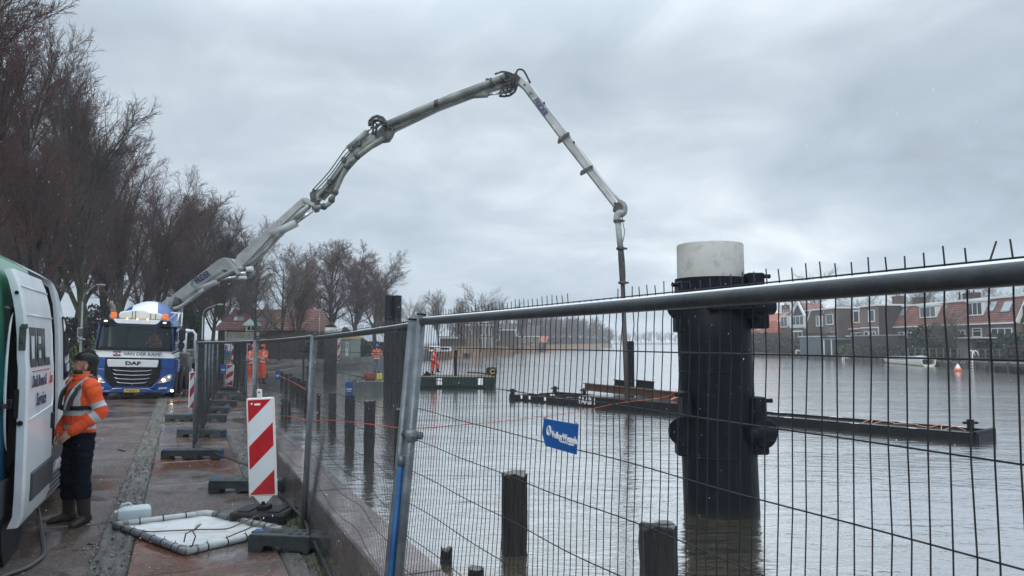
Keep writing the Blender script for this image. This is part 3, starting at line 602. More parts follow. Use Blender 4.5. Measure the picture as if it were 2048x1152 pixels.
def person(loc, rz, label, pose=None, group=None, voxel=.006, scale=.97, jack=None, jm=None, tr=None, boot=None, hat='helmet', hatm=None, vest=True, seed=1, face_beard=True, hood=False):
    J = dict(hipL=(0, .095, .92), hipR=(0, -.095, .92), knL=(.02, .12, .50), knR=(.02, -.12, .50), anL=(-.01, .14, .09), anR=(-.01, -.14, .09), toL=(.16, .17, .035), toR=(.16, -.17, .035),
             shL=(0, .19, 1.44), shR=(0, -.19, 1.44), elL=(-.03, .26, 1.17), elR=(-.03, -.26, 1.17), wrL=(.06, .27, .93), wrR=(.06, -.27, .93), hdL=(.3, 0, -1), hdR=(.3, 0, -1), yaw=0, pitch=0, lean=0.0)
    J.update(pose or {}); rg = random.Random(seed)
    o = empty('person', loc, label, 'person', group, (0, 0, rz)); o.scale = (scale,)*3
    HM = Matrix.Translation((J['lean'], 0, 1.55)) @ Matrix.Rotation(R(J['yaw']), 4, 'Z') @ Matrix.Rotation(-R(J['pitch']), 4, 'Y') @ Matrix.Translation((0, 0, -1.55)); HI = HM.inverted()
    ln = J['lean']; tw = lambda z: ln*max(0, (z-.95)/.6)
    def torso(mb, rings, wr=0, n=20):
        rr = []
        for z, rx, ry, cx in rings:
            rr.append([Vector((cx+tw(z)+rx*(1+wr*(rg.random()-.5))*math.cos(2*math.pi*k/n), ry*(1+wr*(rg.random()-.5))*math.sin(2*math.pi*k/n)*1.0, z)) for k in range(n)])
        mb.loft(rr)
    # body: one continuous surface
    b = MB(); torso(b, [(.84, .10, .14, 0), (.95, .12, .155, 0), (1.08, .11, .14, 0), (1.25, .125, .165, 0), (1.40, .115, .18, 0), (1.47, .08, .13, 0), (1.52, .055, .06, 0)])
    b.tube([(ln*.9-.015, 0, 1.42), (ln, 0, 1.52), HM @ Vector((0, 0, 1.60))], [.065, .058, .056], 12)
    b.M = HM
    b.ell((.005, 0, 1.672), (.098, .077, .105), 20, 14); b.ell((.042, 0, 1.618), (.060, .056, .082), 18, 12); b.ell((.078, 0, 1.562), (.024, .026, .020), 12, 8); b.ell((.035, 0, 1.575), (.062, .060, .035), 14, 8)
    b.ell((.108, 0, 1.622), (.020, .014, .013), 10, 8); b.tube([(.092, 0, 1.662), (.102, 0, 1.640), (.112, 0, 1.622)], [.008, .010, .011], 8)
    b.ell((.084, .034, 1.674), (.016, .026, .009), 10, 6); b.ell((.084, -.034, 1.674), (.016, .026, .009), 10, 6)
    b.ell((.094, 0, 1.592), (.012, .024, .006), 10, 6); b.ell((.092, 0, 1.583), (.012, .021, .007), 10, 6)
    b.ell((.065, .042, 1.625), (.022, .016, .022), 10, 6); b.ell((.065, -.042, 1.625), (.022, .016, .022), 10, 6)
    for sd in (1, -1): b.ell((.0, .080*sd, 1.634), (.020, .009, .032), 10, 8)
    b.M = None
    for sd, k in ((1, 'L'), (-1, 'R')):
        limb(b, [(tw(1.44), .12*sd, 1.43), Vector(J['sh'+k])+Vector((tw(1.44), 0, -.01)), J['el'+k], J['wr'+k]], [.06, .056, .042, .029]); hand(b, J['wr'+k], J['hd'+k], J.get('hu'+k, (1, 0, .3)), J.get('hs'+k, sd), J.get('curl', .45))
        limb(b, [(0, .08*sd, .90), J['hip'+k], J['kn'+k], J['an'+k]], [.085, .085, .055, .042]); limb(b, [Vector(J['an'+k])-Vector((0, 0, .02)), Vector(J['an'+k])+(Vector(J['to'+k])-Vector(J['an'+k]))*.5-Vector((0, 0, .02))], [.034, .016])
    def bodymat(c):
        out = np.zeros(len(c)); 
        for i, q in enumerate(c):
            if q[2] > 1.48:
                h = HI @ Vector(q)
                if face_beard and h.z < 1.598 and h.x > .012 and h.x < .106 and not (h.x > .088 and 1.578 < h.z < 1.598 and abs(h.y) < .022): out[i] = 1
                elif h.z > 1.60 and h.x < .0 and abs(h.y) < .074: out[i] = 1
        return out
    remesh(b, 'body', [skin, beard], voxel, o, bodymat, 1)
    for sd in (1, -1):
        e = MB(); e.M = HM; e.ell((.0855, .031*sd, 1.650), (.012, .012, .010), 10, 8); e.ell((.0945, .031*sd, 1.650), (.0045, .0055, .0055), 8, 6, 1); e.build('eye', [mat('eye_white', (.6, .58, .55), .2), black], o, True, True)
    # trousers
    tb = MB(); torso(tb, [(.80, .115, .15, 0), (.90, .135, .178, 0), (.97, .135, .175, 0), (1.02, .13, .165, 0)])
    for sd, k in ((1, 'L'), (-1, 'R')):
        A = Vector(J['an'+k]); Kn = Vector(J['kn'+k]); cuff = A+(Kn-A).normalized()*(.20 if boot is not None else .03)
        limb(tb, [(0, .085*sd, .90), J['hip'+k], (Vector(J['hip'+k])+Kn)/2, Kn, (Kn+cuff)/2, cuff], [.10, .112, .102, .085, .083, .082], .17, 16, rg)
    remesh(tb, 'trousers', [tr or navy], voxel*1.3, o)
    for sd, k in ((1, 'L'), (-1, 'R')):
        bb = MB(); A = Vector(J['an'+k]); T = Vector(J['to'+k]); Kn = Vector(J['kn'+k]); d = (T-A); d.z = 0; d.normalize(); top = A+(Kn-A).normalized()*.24; base = Vector((A.x, A.y, .05)) if A.z < .2 else A
        if boot is not None: bb.tube([top, A+(Kn-A).normalized()*.12, A, A-Vector((0, 0, .03))], [.073, .067, .060, .055], 14)
        tip = A+d*.15; z0 = A.z-.09
        pr = [(-.075, .040, .10), (-.03, .048, .12), (.04, .050, .10), (.10, .055, .082), (.155, .052, .070), (.195, .036, .050), (.21, .014, .03)]
        side = Vector((-d.y, d.x, 0)); rings = []
        for x, w, h in pr:
            c = Vector((A.x, A.y, z0))+d*x; rings.append([c+side*(w*math.cos(a))+Vector((0, 0, h*.5+h*.5*math.sin(a))) for a in [2*math.pi*q/12 for q in range(12)]])
        bb.loft(rings); remesh(bb, 'boot', [boot or black], voxel*1.3, o)
    # jacket with reflective bands
    jb = MB(); torso(jb, [(.90, .142, .178, 0), (.97, .150, .182, .005), (1.06, .148, .176, .01), (1.18, .155, .184, .01), (1.30, .155, .200, .005), (1.40, .140, .200, 0), (1.46, .115, .165, -.005), (1.50, .09, .105, 0), (1.56, .088, .088, .01)], .05)
    seg = {}
    for sd, k in ((1, 'L'), (-1, 'R')):
        W_ = Vector(J['wr'+k]); E = Vector(J['el'+k]); S_ = Vector(J['sh'+k])+Vector((tw(1.44), 0, 0)); seg[k] = (S_, E, W_)
        limb(jb, [(tw(1.44), .10*sd, 1.42), S_, (S_+E)/2, E, (E+W_)/2, W_+(E-W_).normalized()*.02], [.085, .086, .077, .071, .064, .050], .18, 16, rg)
    def jmat(c):
        out = np.zeros(len(c)); arm = np.zeros(len(c), bool)
        for k, (S_, E, W_) in seg.items():
            for A, B, bands in ((S_, E, ((.62, .82),)), (E, W_, ((.10, .30),))):
                A = np.array(A); B = np.array(B); d = B-A; L2 = d@d; t = ((c-A)@d)/L2; dist = np.linalg.norm(c-(A+np.clip(t, 0, 1)[:, None]*d), axis=1)
                on = (dist < .10) & (np.abs(c[:, 1]) > .13 if A[2] > 1.3 else True) & (t > .12 if A[2] < 1.35 else t > .3)
                arm |= on & (dist < .085)
                for lo, hi in bands: out[(dist < .088) & (t > lo) & (t < hi) & ((c[:, 1]*(1 if k == 'L' else -1)) > (.10 if A[2] > 1.3 else -1))] = 1
        z = c[:, 2]; tor = ~arm
        out[tor & (((z > 1.135) & (z < 1.195)) | ((z > .985) & (z < 1.035)))] = 1
        out[tor & (z > 1.19) & (np.abs(np.abs(c[:, 1])-.135) < .028)] = 1
        out[tor & (z < .945)] = 2
        return out
    if jack is not None: jack(jb)
    if hood: jb.M = HM; jb.ell((-.015, 0, 1.665), (.115, .105, .135), 16, 12); jb.ell((-.05, 0, 1.55), (.10, .12, .09), 14, 8); jb.M = None
    fn = jmat
    if hood:
        jo = remesh(jb, 'jacket', [jm or orangef, reflb, jm or navy], voxel*1.2, o, fn)
    else:
        n = 24; rings = []                                  # turned-up collar, open at the throat
        for z, r, th in ((1.47, .098, 0), (1.51, .094, 0), (1.535, .100, 0), (1.535, .084, 0), (1.48, .078, 0)):
            rings.append([Vector((ln+.008+r*math.cos(2*math.pi*k/n)*(1.05), r*math.sin(2*math.pi*k/n), z+.02*math.cos(2*math.pi*k/n)*-1)) for k in range(n)])
        jb.loft(rings); jo = remesh(jb, 'jacket', [jm or orangef, reflb, navy], voxel*1.2, o, fn)
    if hat:
        h = MB(); h.M = HM; n = 22; rings = []
        for t in (0, 10, 25, 40, 55, 70, 82, 90): rings.append([Vector((-.006+.120*math.cos(R(t))*math.cos(a), .098*math.cos(R(t))*math.sin(a), 1.716+.095*math.sin(R(t)))) for a in [2*math.pi*k/n for k in range(n)]])
        rings = [[Vector((q.x*.93, q.y*.93, q.z-.002)) for q in rings[0]]]+[[Vector((q.x+(.010 if q.x > .09 else 0), q.y*1.03, q.z-.012+(-.024 if q.x < -.05 else 0))) for q in rings[0]]]+rings
        h.loft(rings, 0); h.M = HM
        for y in (-.045, 0, .045): h.tube([(.10*math.cos(R(t))-.006, y, 1.718+.097*math.sin(R(t))*(1-abs(y)*1.6)) for t in (30, 50, 70, 90, 110, 130, 150)], .006, 6)
        sharp(h.build('helmet', hatm or helm, o, True, True), 50)
        cs = MB(); cs.M = HM; cs.tube([(.02, .082, 1.67), (.03, .070, 1.60), (.045, .045, 1.553), (.05, 0, 1.545), (.045, -.045, 1.553), (.03, -.070, 1.60), (.02, -.082, 1.67)], .003, 6, flat=.4); cs.build('chin_strap', blackp, o, True, True)
    if vest:
        vm = mat('dark_grey_life_vest', (.025, .027, .030), .6, 0, (.05, .052, .055), 12, .4, 60)
        for sd in (1, -1):
            v = MB(); pth = [(-.10+ln, .06*sd, 1.50), (-.04+ln, .105*sd, 1.515), (.05+ln, .118*sd, 1.475), (.135+ln*.8, .105*sd, 1.38), (.170+ln*.7, .085*sd, 1.28), (.178+ln*.6, .075*sd, 1.20)]
            p_, r_ = smooth_path(pth, [.030, .040, .046, .046, .046, .040], 4); fr = frames(p_); rings = []
            for (pp, a, bq), w in zip(fr, r_):
                nrm = Vector((pp.x-ln, pp.y*.8, .35 if pp.z > 1.4 else .0)).normalized(); tng = bq.cross(a); sdv = nrm.cross(tng).normalized()
                rings.append([pp+sdv*(w*math.cos(q))+nrm*(.020*math.sin(q)+.006) for q in [2*math.pi*k/10 for k in range(10)]])
            v.loft(rings); ov = v.build('life_vest_lobe', vm, o, True, True)
            st = MB(); rr2 = []
            for (pp, a, bq), w in zip(fr[6:], r_[6:]):
                nrm = Vector((pp.x-ln, pp.y*.8, .35 if pp.z > 1.4 else .0)).normalized(); tng = bq.cross(a); sdv = nrm.cross(tng).normalized()
                rr2.append([pp+sdv*x+nrm*z for x, z in ((-.012, .020), (.012, .020), (.012, .031), (-.012, .031))])
            st.loft(rr2); st.build('reflective_strip', reflb, ov, local=True)
        bl = MB(); n = 24; bl.loft([[Vector((.01+tw(z)+(.164+e)*math.cos(2*math.pi*k/n), (.190+e)*math.sin(2*math.pi*k/n), z)) for k in range(n)] for z, e in ((1.19, .0), (1.19, .008), (1.235, .008), (1.235, .0))], caps=False)
        bl.box(.175+ln*.5, .20+ln*.5, -.035, .035, 1.19, 1.235); bl.build('belt', blackp, o, local=True)
    return o
man = person(G(150, 1046, 0)+Vector((0, .02, 0)), R(234), 'worker in orange jacket, dark life vest and grey helmet standing beside the open van door', scale=.972, tr=navy, boot=bootm, seed=4,
    pose=dict(elL=(-.08, .252, 1.16), wrL=(.165, .165, .965), hdL=(.75, -.45, -.75), huL=(.4, .75, .3), hsL=1, elR=(-.02, -.255, 1.15), wrR=(.19, -.06, .93), hdR=(.7, .55, -.7), huR=(.5, -.6, .4), hsR=-1,
              pitch=9, yaw=-20, lean=-.01, anL=(-.02, .13, .09), toL=(.14, .22, .035), anR=(.02, -.13, .09), toR=(.20, -.14, .035), knL=(.015, .115, .50), knR=(.04, -.115, .50), curl=.35))
text('shoulder_badge', 'U', .03, (0, 0, 0), (1, 0, 0), (0, 0, 1), black, None) if False else None
# other workers
person(G(505, 772, 0), R(100), 'worker in orange suit seen from behind through the fence, nearer the water', pose=dict(lean=.05, wrL=(.2, .2, 1.05), wrR=(.18, -.22, 1.0)), voxel=.014, scale=.97, jm=orange, tr=orange, boot=black, hat='helmet', hatm=orange, vest=False, seed=5, group=None)
person(G(522, 768, 0), R(70), 'worker in bright orange suit bending slightly beside the blue fence post', pose=dict(lean=.10, wrL=(.25, .15, 1.0), wrR=(.25, -.15, 1.0)), voxel=.014, scale=.97, jm=orangef, tr=orangef, boot=black, hat='helmet', hatm=orange, vest=False, seed=6)
jean = mat('blue_grey_jeans', (.10, .14, .19), .8, 0, (.15, .20, .27), 6)
bluehelm = mat('bright_blue_helmet', (.02, .22, .55), .35)
BOATZ = -.45
person(PY(753, 752, 43)+Vector((0, 0, 0)), R(80), 'man in orange vest, jeans and blue helmet standing on the grey work boat', pose=dict(lean=.03, elL=(.05, .27, 1.2), wrL=(.26, .12, 1.22), elR=(.05, -.27, 1.2), wrR=(.26, -.12, 1.22), pitch=-15), voxel=.014, scale=1.0, jm=orangef, tr=jean, boot=black, hatm=bluehelm, vest=True, seed=7)
redf = mat('red_orange_fabric', (.80, .045, .012), .75, 0, (.62, .03, .01), 7, .5, 22)
person(PY(866, 750, 48), R(20), 'man in a red waterproof suit and white helmet stepping along the green punt', pose=dict(lean=.10, elL=(.02, .26, 1.2), wrL=(.25, .18, 1.12), elR=(.0, -.27, 1.2), wrR=(.24, -.18, 1.08), knR=(.30, -.12, .62), anR=(.26, -.12, .27), toR=(.42, -.12, .2), pitch=-20), voxel=.014, scale=1.0, jm=redf, tr=redf, boot=black, hatm=white, vest=True, seed=8)

# ================================================================ VAN
h = Vector((-.395, .919, 0)).normalized(); VR = math.atan2(h.y, h.x)
van = empty('van', (-1.52-.43*4, 4.0, 0), 'white van with green and blue wrapped rear and its lettered side door slid open', 'van', None, (0, 0, VR))
wrap = bpy.data.materials.new('green_to_blue_wrap'); wrap.use_nodes = True; t = wrap.node_tree; p = t.nodes['Principled BSDF']; p.inputs['Roughness'].default_value = .28; p.inputs['Coat Weight'].default_value = .5
g = N(t, 'ShaderNodeTexCoord'); s_ = N(t, 'ShaderNodeSeparateXYZ'); t.links.new(g.outputs['Object'], s_.inputs[0]); nz = N(t, 'ShaderNodeTexNoise', i_Scale=1.3); t.links.new(g.outputs['Object'], nz.inputs[0])
a_ = N(t, 'ShaderNodeMath', operation='MULTIPLY_ADD', i_1=.5); t.links.new(nz.outputs[0], a_.inputs[0]); t.links.new(s_.outputs[2], a_.inputs[2])
mr = N(t, 'ShaderNodeMapRange', i_1=.4, i_2=2.9); t.links.new(a_.outputs[0], mr.inputs[0])
r_ = ramp(t, [(.10, (.010, .055, .16)), (.34, (.012, .13, .26)), (.55, (.012, .20, .20)), (.78, (.03, .25, .14)), (.93, (.12, .38, .24))], mr.outputs[0]); t.links.new(r_.outputs[0], p.inputs['Base Color'])
vanw = mat('van_white_paint', (.78, .81, .83), .28, 0, (.56, .58, .59), 2.6, det=9, lo=.45, hi=.85, coat=.3)
greyp = mat('grey_bumper_plastic', (.040, .043, .047), .5, 0, (.055, .058, .06), 30)
def vsec(x, zt, k=1.0, z0=.30, wtop=.46):
    hz = zt-z0; pr = [(0.04, z0), (0.0, z0+.12*hz/2.38), (-.012, z0+.35*hz/2.38), (0, z0+.9*hz/2.38), (.02, z0+.58*hz), (.035, z0+.72*hz), (.07, z0+.86*hz), (.12, z0+.945*hz), (.27, z0+.985*hz), (.62, zt), (1.0, zt+.015)]
    L = [Vector((x, y*k+(1-k)*1.0*.0, z)) for y, z in pr]; return L+[Vector((x, 2.0-q.y, q.z)) for q in reversed(L[:-1])]
b = MB(); xs = [(-1.2, 2.68), (0, 2.70), (1.5, 2.70), (3.74, 2.70)]
b.loft([vsec(x, z) for x, z in xs], 0, caps=True, closed=True); vb = sharp(b.build('rear_body', wrap, van, True, True), 40)
b = MB(); xs = [(5.15, 2.68), (5.30, 2.66), (5.65, 2.58), (6.05, 2.40), (6.45, 2.08), (6.85, 1.70), (7.05, 1.46), (7.35, 1.30), (7.6, 1.14), (7.7, .9)]
rg_ = []
for x, z in xs:
    q = vsec(x, z); tp = max(0, (x-5.2)/2.3)**2*.16; rg_.append([Vector((v.x, v.y+(1-v.y)*tp, v.z)) for v in q])
b.loft(rg_); sharp(b.build('cab_body', vanw, van, True, True), 40)
b = MB(); b.loft([vsec(3.72, 2.70)[7:14], vsec(5.16, 2.685)[7:14]], closed=True); b.box(3.6, 5.05, .02, 1.95, .30, .42); b.box(3.6, 5.0, 1.6, 1.93, .4, 2.3)
b.build('roof_section', vanw, van, local=True)
b = MB(); b.loft([[Vector((x, 1+(q.y-1)*.97, .3+(q.z-.3)*.975)) for q in vsec(x, 2.69)] for x in (3.70, 3.745)]); b.loft([[Vector((x, 1+(q.y-1)*.97, .3+(q.z-.3)*.975)) for q in vsec(x, 2.67)] for x in (5.13, 5.17)]); b.build('dark_interior', black, van, local=True)
b = MB(); b.cbox(2.42, 3.73, -.024, .10, .75, 2.15, .02); sharp(b.build('dark_side_panel', glassd, van, local=True), 30)  # dark panel on the body side behind the slid door
# white arc of the wrap design
b = MB(); pts = [Vector((1.55+.16*math.cos(a_), -.022-.006, 1.25+.95*math.sin(a_))) for a_ in [R(x) for x in range(100, 262, 9)]]
pts = [Vector((2.46-.20*math.sin(R(t_)), -.022, .95+1.15*(1-math.cos(R(t_)))/2)) for t_ in range(0, 181, 10)]
b.tube(pts, [.003+.008*math.sin(R(t_)) for t_ in range(0, 181, 10)], 6, flat=.5); b.build('white_arc_graphic', white, van, True, True)
b = MB(); b.cbox(-1.2, 3.74, -.035, .02, .42, .72, .012); b.build('side_rub_strip', greyp, van, local=True)
b = MB(); b.cbox(3.9, 7.2, -.025, .02, .50, .70, .012); b.build('front_rub_strip', greyp, van, local=True)
b = MB()
for i in range(5): b.cbox(3.74, 5.4, -.05+i*.012, .12, .20+i*.035, .225+i*.035, .005)
b.build('ribbed_step', greyp, van, local=True)
b = MB(); b.cbox(1.30, 1.37, -.05, -.03, .52, .60, .008); b.build('marker_lamp', mat('amber_lens', (.8, .22, .02), .3, emit=(1, .25, .02), es=.3), van, local=True)
def wheel(parent, c, axis, r, w, rimm, name='wheel', rimr=.62):
    b = MB(); pr = [(r*.62, -w/2), (r*.9, -w/2), (r*.98, -w*.42), (r, -w*.3), (r, w*.3), (r*.98, w*.42), (r*.9, w/2), (r*.62, w/2)]; b.lathe(pr, c, axis, 28)
    o = sharp(b.build(name, rubber, parent, True, True), 40)
    q = MB(); q.lathe([(.001, -w*.36), (r*.2, -w*.40), (r*.24, -w*.3), (r*.56, -w*.34), (r*rimr, -w*.46), (r*rimr, w*.2)], c, axis, 24); ax = Vector(axis).normalized(); a = ax.orthogonal().normalized(); bb = ax.cross(a); c = Vector(c)
    for k in range(8):
        t_ = k*math.pi/4; q.lathe([(r*.035, -w*.42), (r*.035, -w*.3)], c+(a*math.cos(t_)+bb*math.sin(t_))*r*.17, axis, 6)
    sharp(q.build('rim', rimm, o, True, True), 35); return o
rimg = mat('grey_steel_rim', (.12, .125, .13), .45, .3, (.07, .07, .075), 7)
for x in (2.78, 6.5):
    wheel(van, (x, .11, .355), (0, 1, 0), .355, .23, rimg)
    b = MB(); b.lathe([(.44, -.03), (.47, -.03), (.47, .3), (.44, .3)], (x, .0, .36), (0, 1, 0), 28); b.lathe([(.43, -.0), (.43, .01)], (x, .0, .36), (0, 1, 0), 28)
    b.build('wheel_arch', black, van, True, True)
# cab window and pillar seam
def side_y(x, z):
    pts = [(5.15, 2.68), (5.30, 2.66), (5.65, 2.58), (6.05, 2.40), (6.45, 2.08), (6.85, 1.70), (7.05, 1.46)]
    for (xa, za), (xb, zb) in zip(pts, pts[1:]):
        if xa <= x <= xb: ztop = za+(zb-za)*(x-xa)/(xb-xa)
    q = vsec(x, ztop); tp = max(0, (x-5.2)/2.3)**2*.16
    for u_, w_ in zip(q[:9], q[1:10]):
        if u_.z <= z <= w_.z: y = u_.y+(w_.y-u_.y)*(z-u_.z)/(w_.z-u_.z); return y+(1-y)*tp
    return .4
b = MB(); cols = [(5.60, 2.13), (5.75, 2.13), (5.95, 2.10), (6.12, 2.00), (6.28, 1.86), (6.45, 1.68), (6.58, 1.50)]; grid = []
for x, zt3 in cols:
    for k in range(7): z = 1.42+(zt3-1.42)*k/6; grid.append((x, side_y(x, z)-.010, z))
b.add(grid, [(i*7+j, (i+1)*7+j, (i+1)*7+j+1, i*7+j+1) for i in range(6) for j in range(6)]); b.build('side_window', glassd, van, True, True)
b = MB(); b.tube([(5.57, side_y(5.57, 1.40)-.008, 1.40), (5.57, side_y(5.57, 2.15)-.008, 2.15)]+[(x, side_y(x, z+.03)-.008, z+.03) for x, z in cols[1:]]+[(6.62, side_y(6.62, 1.42)-.008, 1.42), (5.57, side_y(5.57, 1.40)-.008, 1.40)], .009, 6); b.build('window_seal', blackp, van, True, True)
b = MB(); b.cbox(6.7, 6.9, -.22, -.05, 1.32, 1.66, .04); b.box(6.75, 6.81, -.08, .02, 1.38, 1.46); sharp(b.build('wing_mirror', blackp, van, True, True), 35)
# sliding door (slid back, proud of the side)
sd = MB(); n = 15
prof = [(.02, .33), (-.015, .42), (-.02, .62), (-.018, .95), (-.015, 1.35), (-.008, 1.62), (.004, 1.72), (.012, 1.90), (.030, 2.08), (.050, 2.20), (.090, 2.36), (.13, 2.46)]
DX0, DX1, DY = 2.36, 3.62, -.155
def dring(x, e=0): return [Vector((x, DY+y+e, z)) for y, z in prof]+[Vector((x, DY+y+.075, z)) for y, z in reversed(prof)]
sd.loft([dring(DX0, .02), dring(DX0+.02, 0), dring(DX0+.35), dring(DX1-.02), dring(DX1, .02)])
door = sharp(sd.build('sliding_door', vanw, van, True, True), 30)
b = MB(); b.cbox(DX0+.22, DX1-.02, DY-.040, DY, .50, .74, .010); b.build('rub_strip', greyp, door, local=True)
b = MB(); b.cbox(DX1-.13, DX1-.06, DY-.045, DY, 1.02, 1.17, .010); b.build('door_handle', blackp, door, local=True)
b = MB()
for z, yo in ((2.08, .026), (2.32, .076)): b.tube([(DX0+.03, DY+yo, z), (DX1-.03, DY+yo, z)], .009, 6)
b.tube([(DX1-.06, DY+.022, 1.98), (DX1-.05, DY-.006, 1.6), (DX1-.05, DY-.016, 1.30), (DX1-.10, DY-.019, 1.24), (DX0+.06, DY-.019, 1.20)], .006, 6); b.build('pressed_crease', vanw, door, True, True)
hw = mat('bare_lock_metal', (.10, .11, .10), .4, .5)
b = MB(); b.cbox(DX0-.012, DX0+.004, DY+.02, DY+.07, 1.78, 1.98, .004); b.cbox(DX0-.03, DX0, DY+.03, DY+.06, 1.84, 1.90, .004); b.cbox(DX0-.02, DX0+.0, DY+.01, DY+.06, 1.96, 2.0, .004); b.build('latch', hw, door, local=True)
b = MB(); b.lathe([(.022, 0), (.022, .012)], (DX0-.004, DY+.035, 1.18), (-1, 0, 0), 12); b.lathe([(.016, 0), (.016, .012)], (DX0-.004, DY+.10, 2.26), (-1, 0, 0), 12); b.build('rubber_plug', black, door, local=True)
b = MB(); b.cbox(DX0-.05, DX0+.04, DY+.09, -.0, 1.30, 1.38, .006); b.cbox(DX0-.012, DX0+.004, DY+.05, DY+.09, 1.22, 1.46, .006); b.cbox(DX0-.22, DX0, DY+.12, DY+.17, 1.31, 1.35, .005)
b.build('roller_bracket', blackp, door, local=True)
letm = mat('dark_lettering_film', (.03, .03, .028), .4); letr = mat('red_lettering_film', (.55, .03, .03), .4); letb = mat('navy_lettering_film', (.03, .04, .10), .4)
# block letters D B L built as strokes
def strokes(name, rects, y, m, yo=0):
    b = MB()
    for x0, x1, z0, z1 in rects:
        def yy(z):
            for (ya, za), (yb, zb) in zip(prof, prof[1:]):
                if za <= z <= zb: return DY+ya+(yb-ya)*(z-za)/(zb-za)
            return DY
        b.add([(x0, yy(z0)-.006, z0), (x1, yy(z0)-.006, z0), (x1, yy(z1)-.006, z1), (x0, yy(z1)-.006, z1), (x0, yy(z0)+.004, z0), (x1, yy(z0)+.004, z0), (x1, yy(z1)+.004, z1), (x0, yy(z1)+.004, z1)], [(0, 1, 2, 3), (0, 4, 5, 1), (3, 2, 6, 7), (1, 5, 6, 2), (0, 3, 7, 4)])
    return b.build(name, m, door, local=True)
zt, zb = 1.975, 1.635; th = .072
x = DX0+.09; w = .27
strokes('lettering', [(x, x+w, zt-th, zt), (x, x+w, zb, zb+th), (x, x+.05, zb, zt), (x+w-.045, x+w, zb, zt)], 0, letm)
x += w+.055; strokes('lettering', [(x, x+w, zt-th, zt), (x, x+w, zb, zb+th), (x, x+w, 1.775, 1.835), (x, x+.055, zb, zt), (x+w-.055, x+w, zb, zt)], 0, letm)
x += w+.055; strokes('lettering', [(x, x+.045, zb, zt), (x, x+w, zb, zb+th)], 0, letm)
strokes('red_line', [(DX0+.16, DX0+1.0, 1.594, 1.602)], 0, letr)
text('lettering', 'Duik Bouw & ', .145, (DX0+.12, DY-.022, 1.465), (1, 0, 0), (0, 0, 1), letb, door, .84, local=True, bold=.002)
text('lettering', 'Las', .145, (DX0+.95, DY-.022, 1.465), (1, 0, 0), (0, 0, 1), letr, door, .84, local=True, bold=.002)
text('lettering', 'Service', .165, (DX0+.32, DY-.026, 1.295), (1, 0, 0), (0, 0, 1), letb, door, .95, local=True, bold=.002)
# air hose from under the van
hs = MB(); pts = [G(72, 985, .22), G(78, 1032, .03), G(84, 1068, .025), G(88, 1105, .022), G(74, 1122, .022), G(48, 1138, .022), G(10, 1152, .022), G(-60, 1185, .022)]
pp, rr = smooth_path(pts, [.017]*len(pts), 6); hs.tube(pp, rr, 10); tag(hs.build('hose', mat('grey_black_hose', (.05, .055, .06), .4, 0, (.08, .085, .09), 20), None, True), 'dark grey hose trailing from under the van over the wet road', 'hose')

# ================================================================ CONCRETE MIXER LORRY
tb_ = G(262, 799, 0); MR = R(19)
mix_ = empty('concrete_mixer_lorry', tb_, 'blue and white concrete mixer lorry facing the camera on the wet road', 'lorry', None, (0, R(1.6), MR))
dblue = mat('lorry_blue_paint', (.004, .062, .27), .28, 0, (.004, .045, .20), 1.5, coat=.4); dwh = mat('lorry_white_paint', (.80, .83, .86), .32, 0, (.68, .71, .74), 2.2)
HW = 1.215
cabm = MB()
cabm.cbox(-1.165, 1.165, .10, 2.0, .95, 1.60, .03)
def rsec(y, w, z0, z1): return [Vector((x, y, z)) for x, z in ((-w, z0), (-w, z0+.05), (-w+.08, z1), (w-.08, z1), (w, z0+.05), (w, z0))]
cabm.loft([rsec(-.0, 1.04, 2.38, 2.50), rsec(.2, 1.13, 2.38, 2.58), rsec(2.0, 1.15, 2.38, 2.62)])
for sx in (-1, 1): cabm.box(min(sx*1.15, sx*1.10), max(sx*1.15, sx*1.10), 1.0, 2.0, 1.58, 2.42); cabm.bar((sx*1.10, .06, 1.58), (sx*1.06, .20, 2.42), .09, .09)
cabm.box(-1.15, 1.15, 1.93, 2.0, 1.58, 2.42)
sharp(cabm.build('cab', dblue, mix_, True, True), 35)
def fpanel(name, pts, y, d, m, curve=.0, par=mix_, bev=.012, rake=0):    # front panel: outline in x,z at depth y
    b = MB(); b.prism([(x, y+curve*(x/HW)**2+rake*max(0, z-1.6), z) for x, z in pts], (0, d, 0)); return b.build(name, m, par, local=True, bevel=bev)
wsp = [(-1.06, 1.64), (1.06, 1.64), (1.00, 2.30), (.94, 2.40), (-.94, 2.40), (-1.00, 2.30)]
b = MB(); n = 16
def cy(x, z): return .11*(abs(x)/1.1)**2.5+max(0, z-1.6)*.14
def curved(name, rows, m, th=.03, nx=16, par=mix_, off=0):   # rows: (z, halfwidth-left, halfwidth-right)
    b = MB(); rr = []
    for z, a, c in rows:
        rr.append([Vector((a+(c-a)*i/nx, cy(a+(c-a)*i/nx, z)-off, z)) for i in range(nx+1)]+[Vector((a+(c-a)*i/nx, cy(a+(c-a)*i/nx, z)-off+th, z)) for i in range(nx, -1, -1)])
    b.loft(rr); return sharp(b.build(name, m, par, True, True), 30)
def glass_mat():
    m = bpy.data.materials.new('windscreen_glass'); m.use_nodes = True; t = m.node_tree; t.nodes.clear(); o = N(t, 'ShaderNodeOutputMaterial'); g1 = N(t, 'ShaderNodeBsdfGlossy'); g1.inputs['Roughness'].default_value = .03; g1.inputs[0].default_value = (.45, .50, .52, 1)
    tr = N(t, 'ShaderNodeBsdfTransparent'); tr.inputs[0].default_value = (.72, .78, .78, 1); f = N(t, 'ShaderNodeFresnel', i_IOR=1.7); mx = N(t, 'ShaderNodeMixShader')
    t.links.new(f.outputs[0], mx.inputs[0]); t.links.new(tr.outputs[0], mx.inputs[1]); t.links.new(g1.outputs[0], mx.inputs[2]); t.links.new(mx.outputs[0], o.inputs[0]); return m
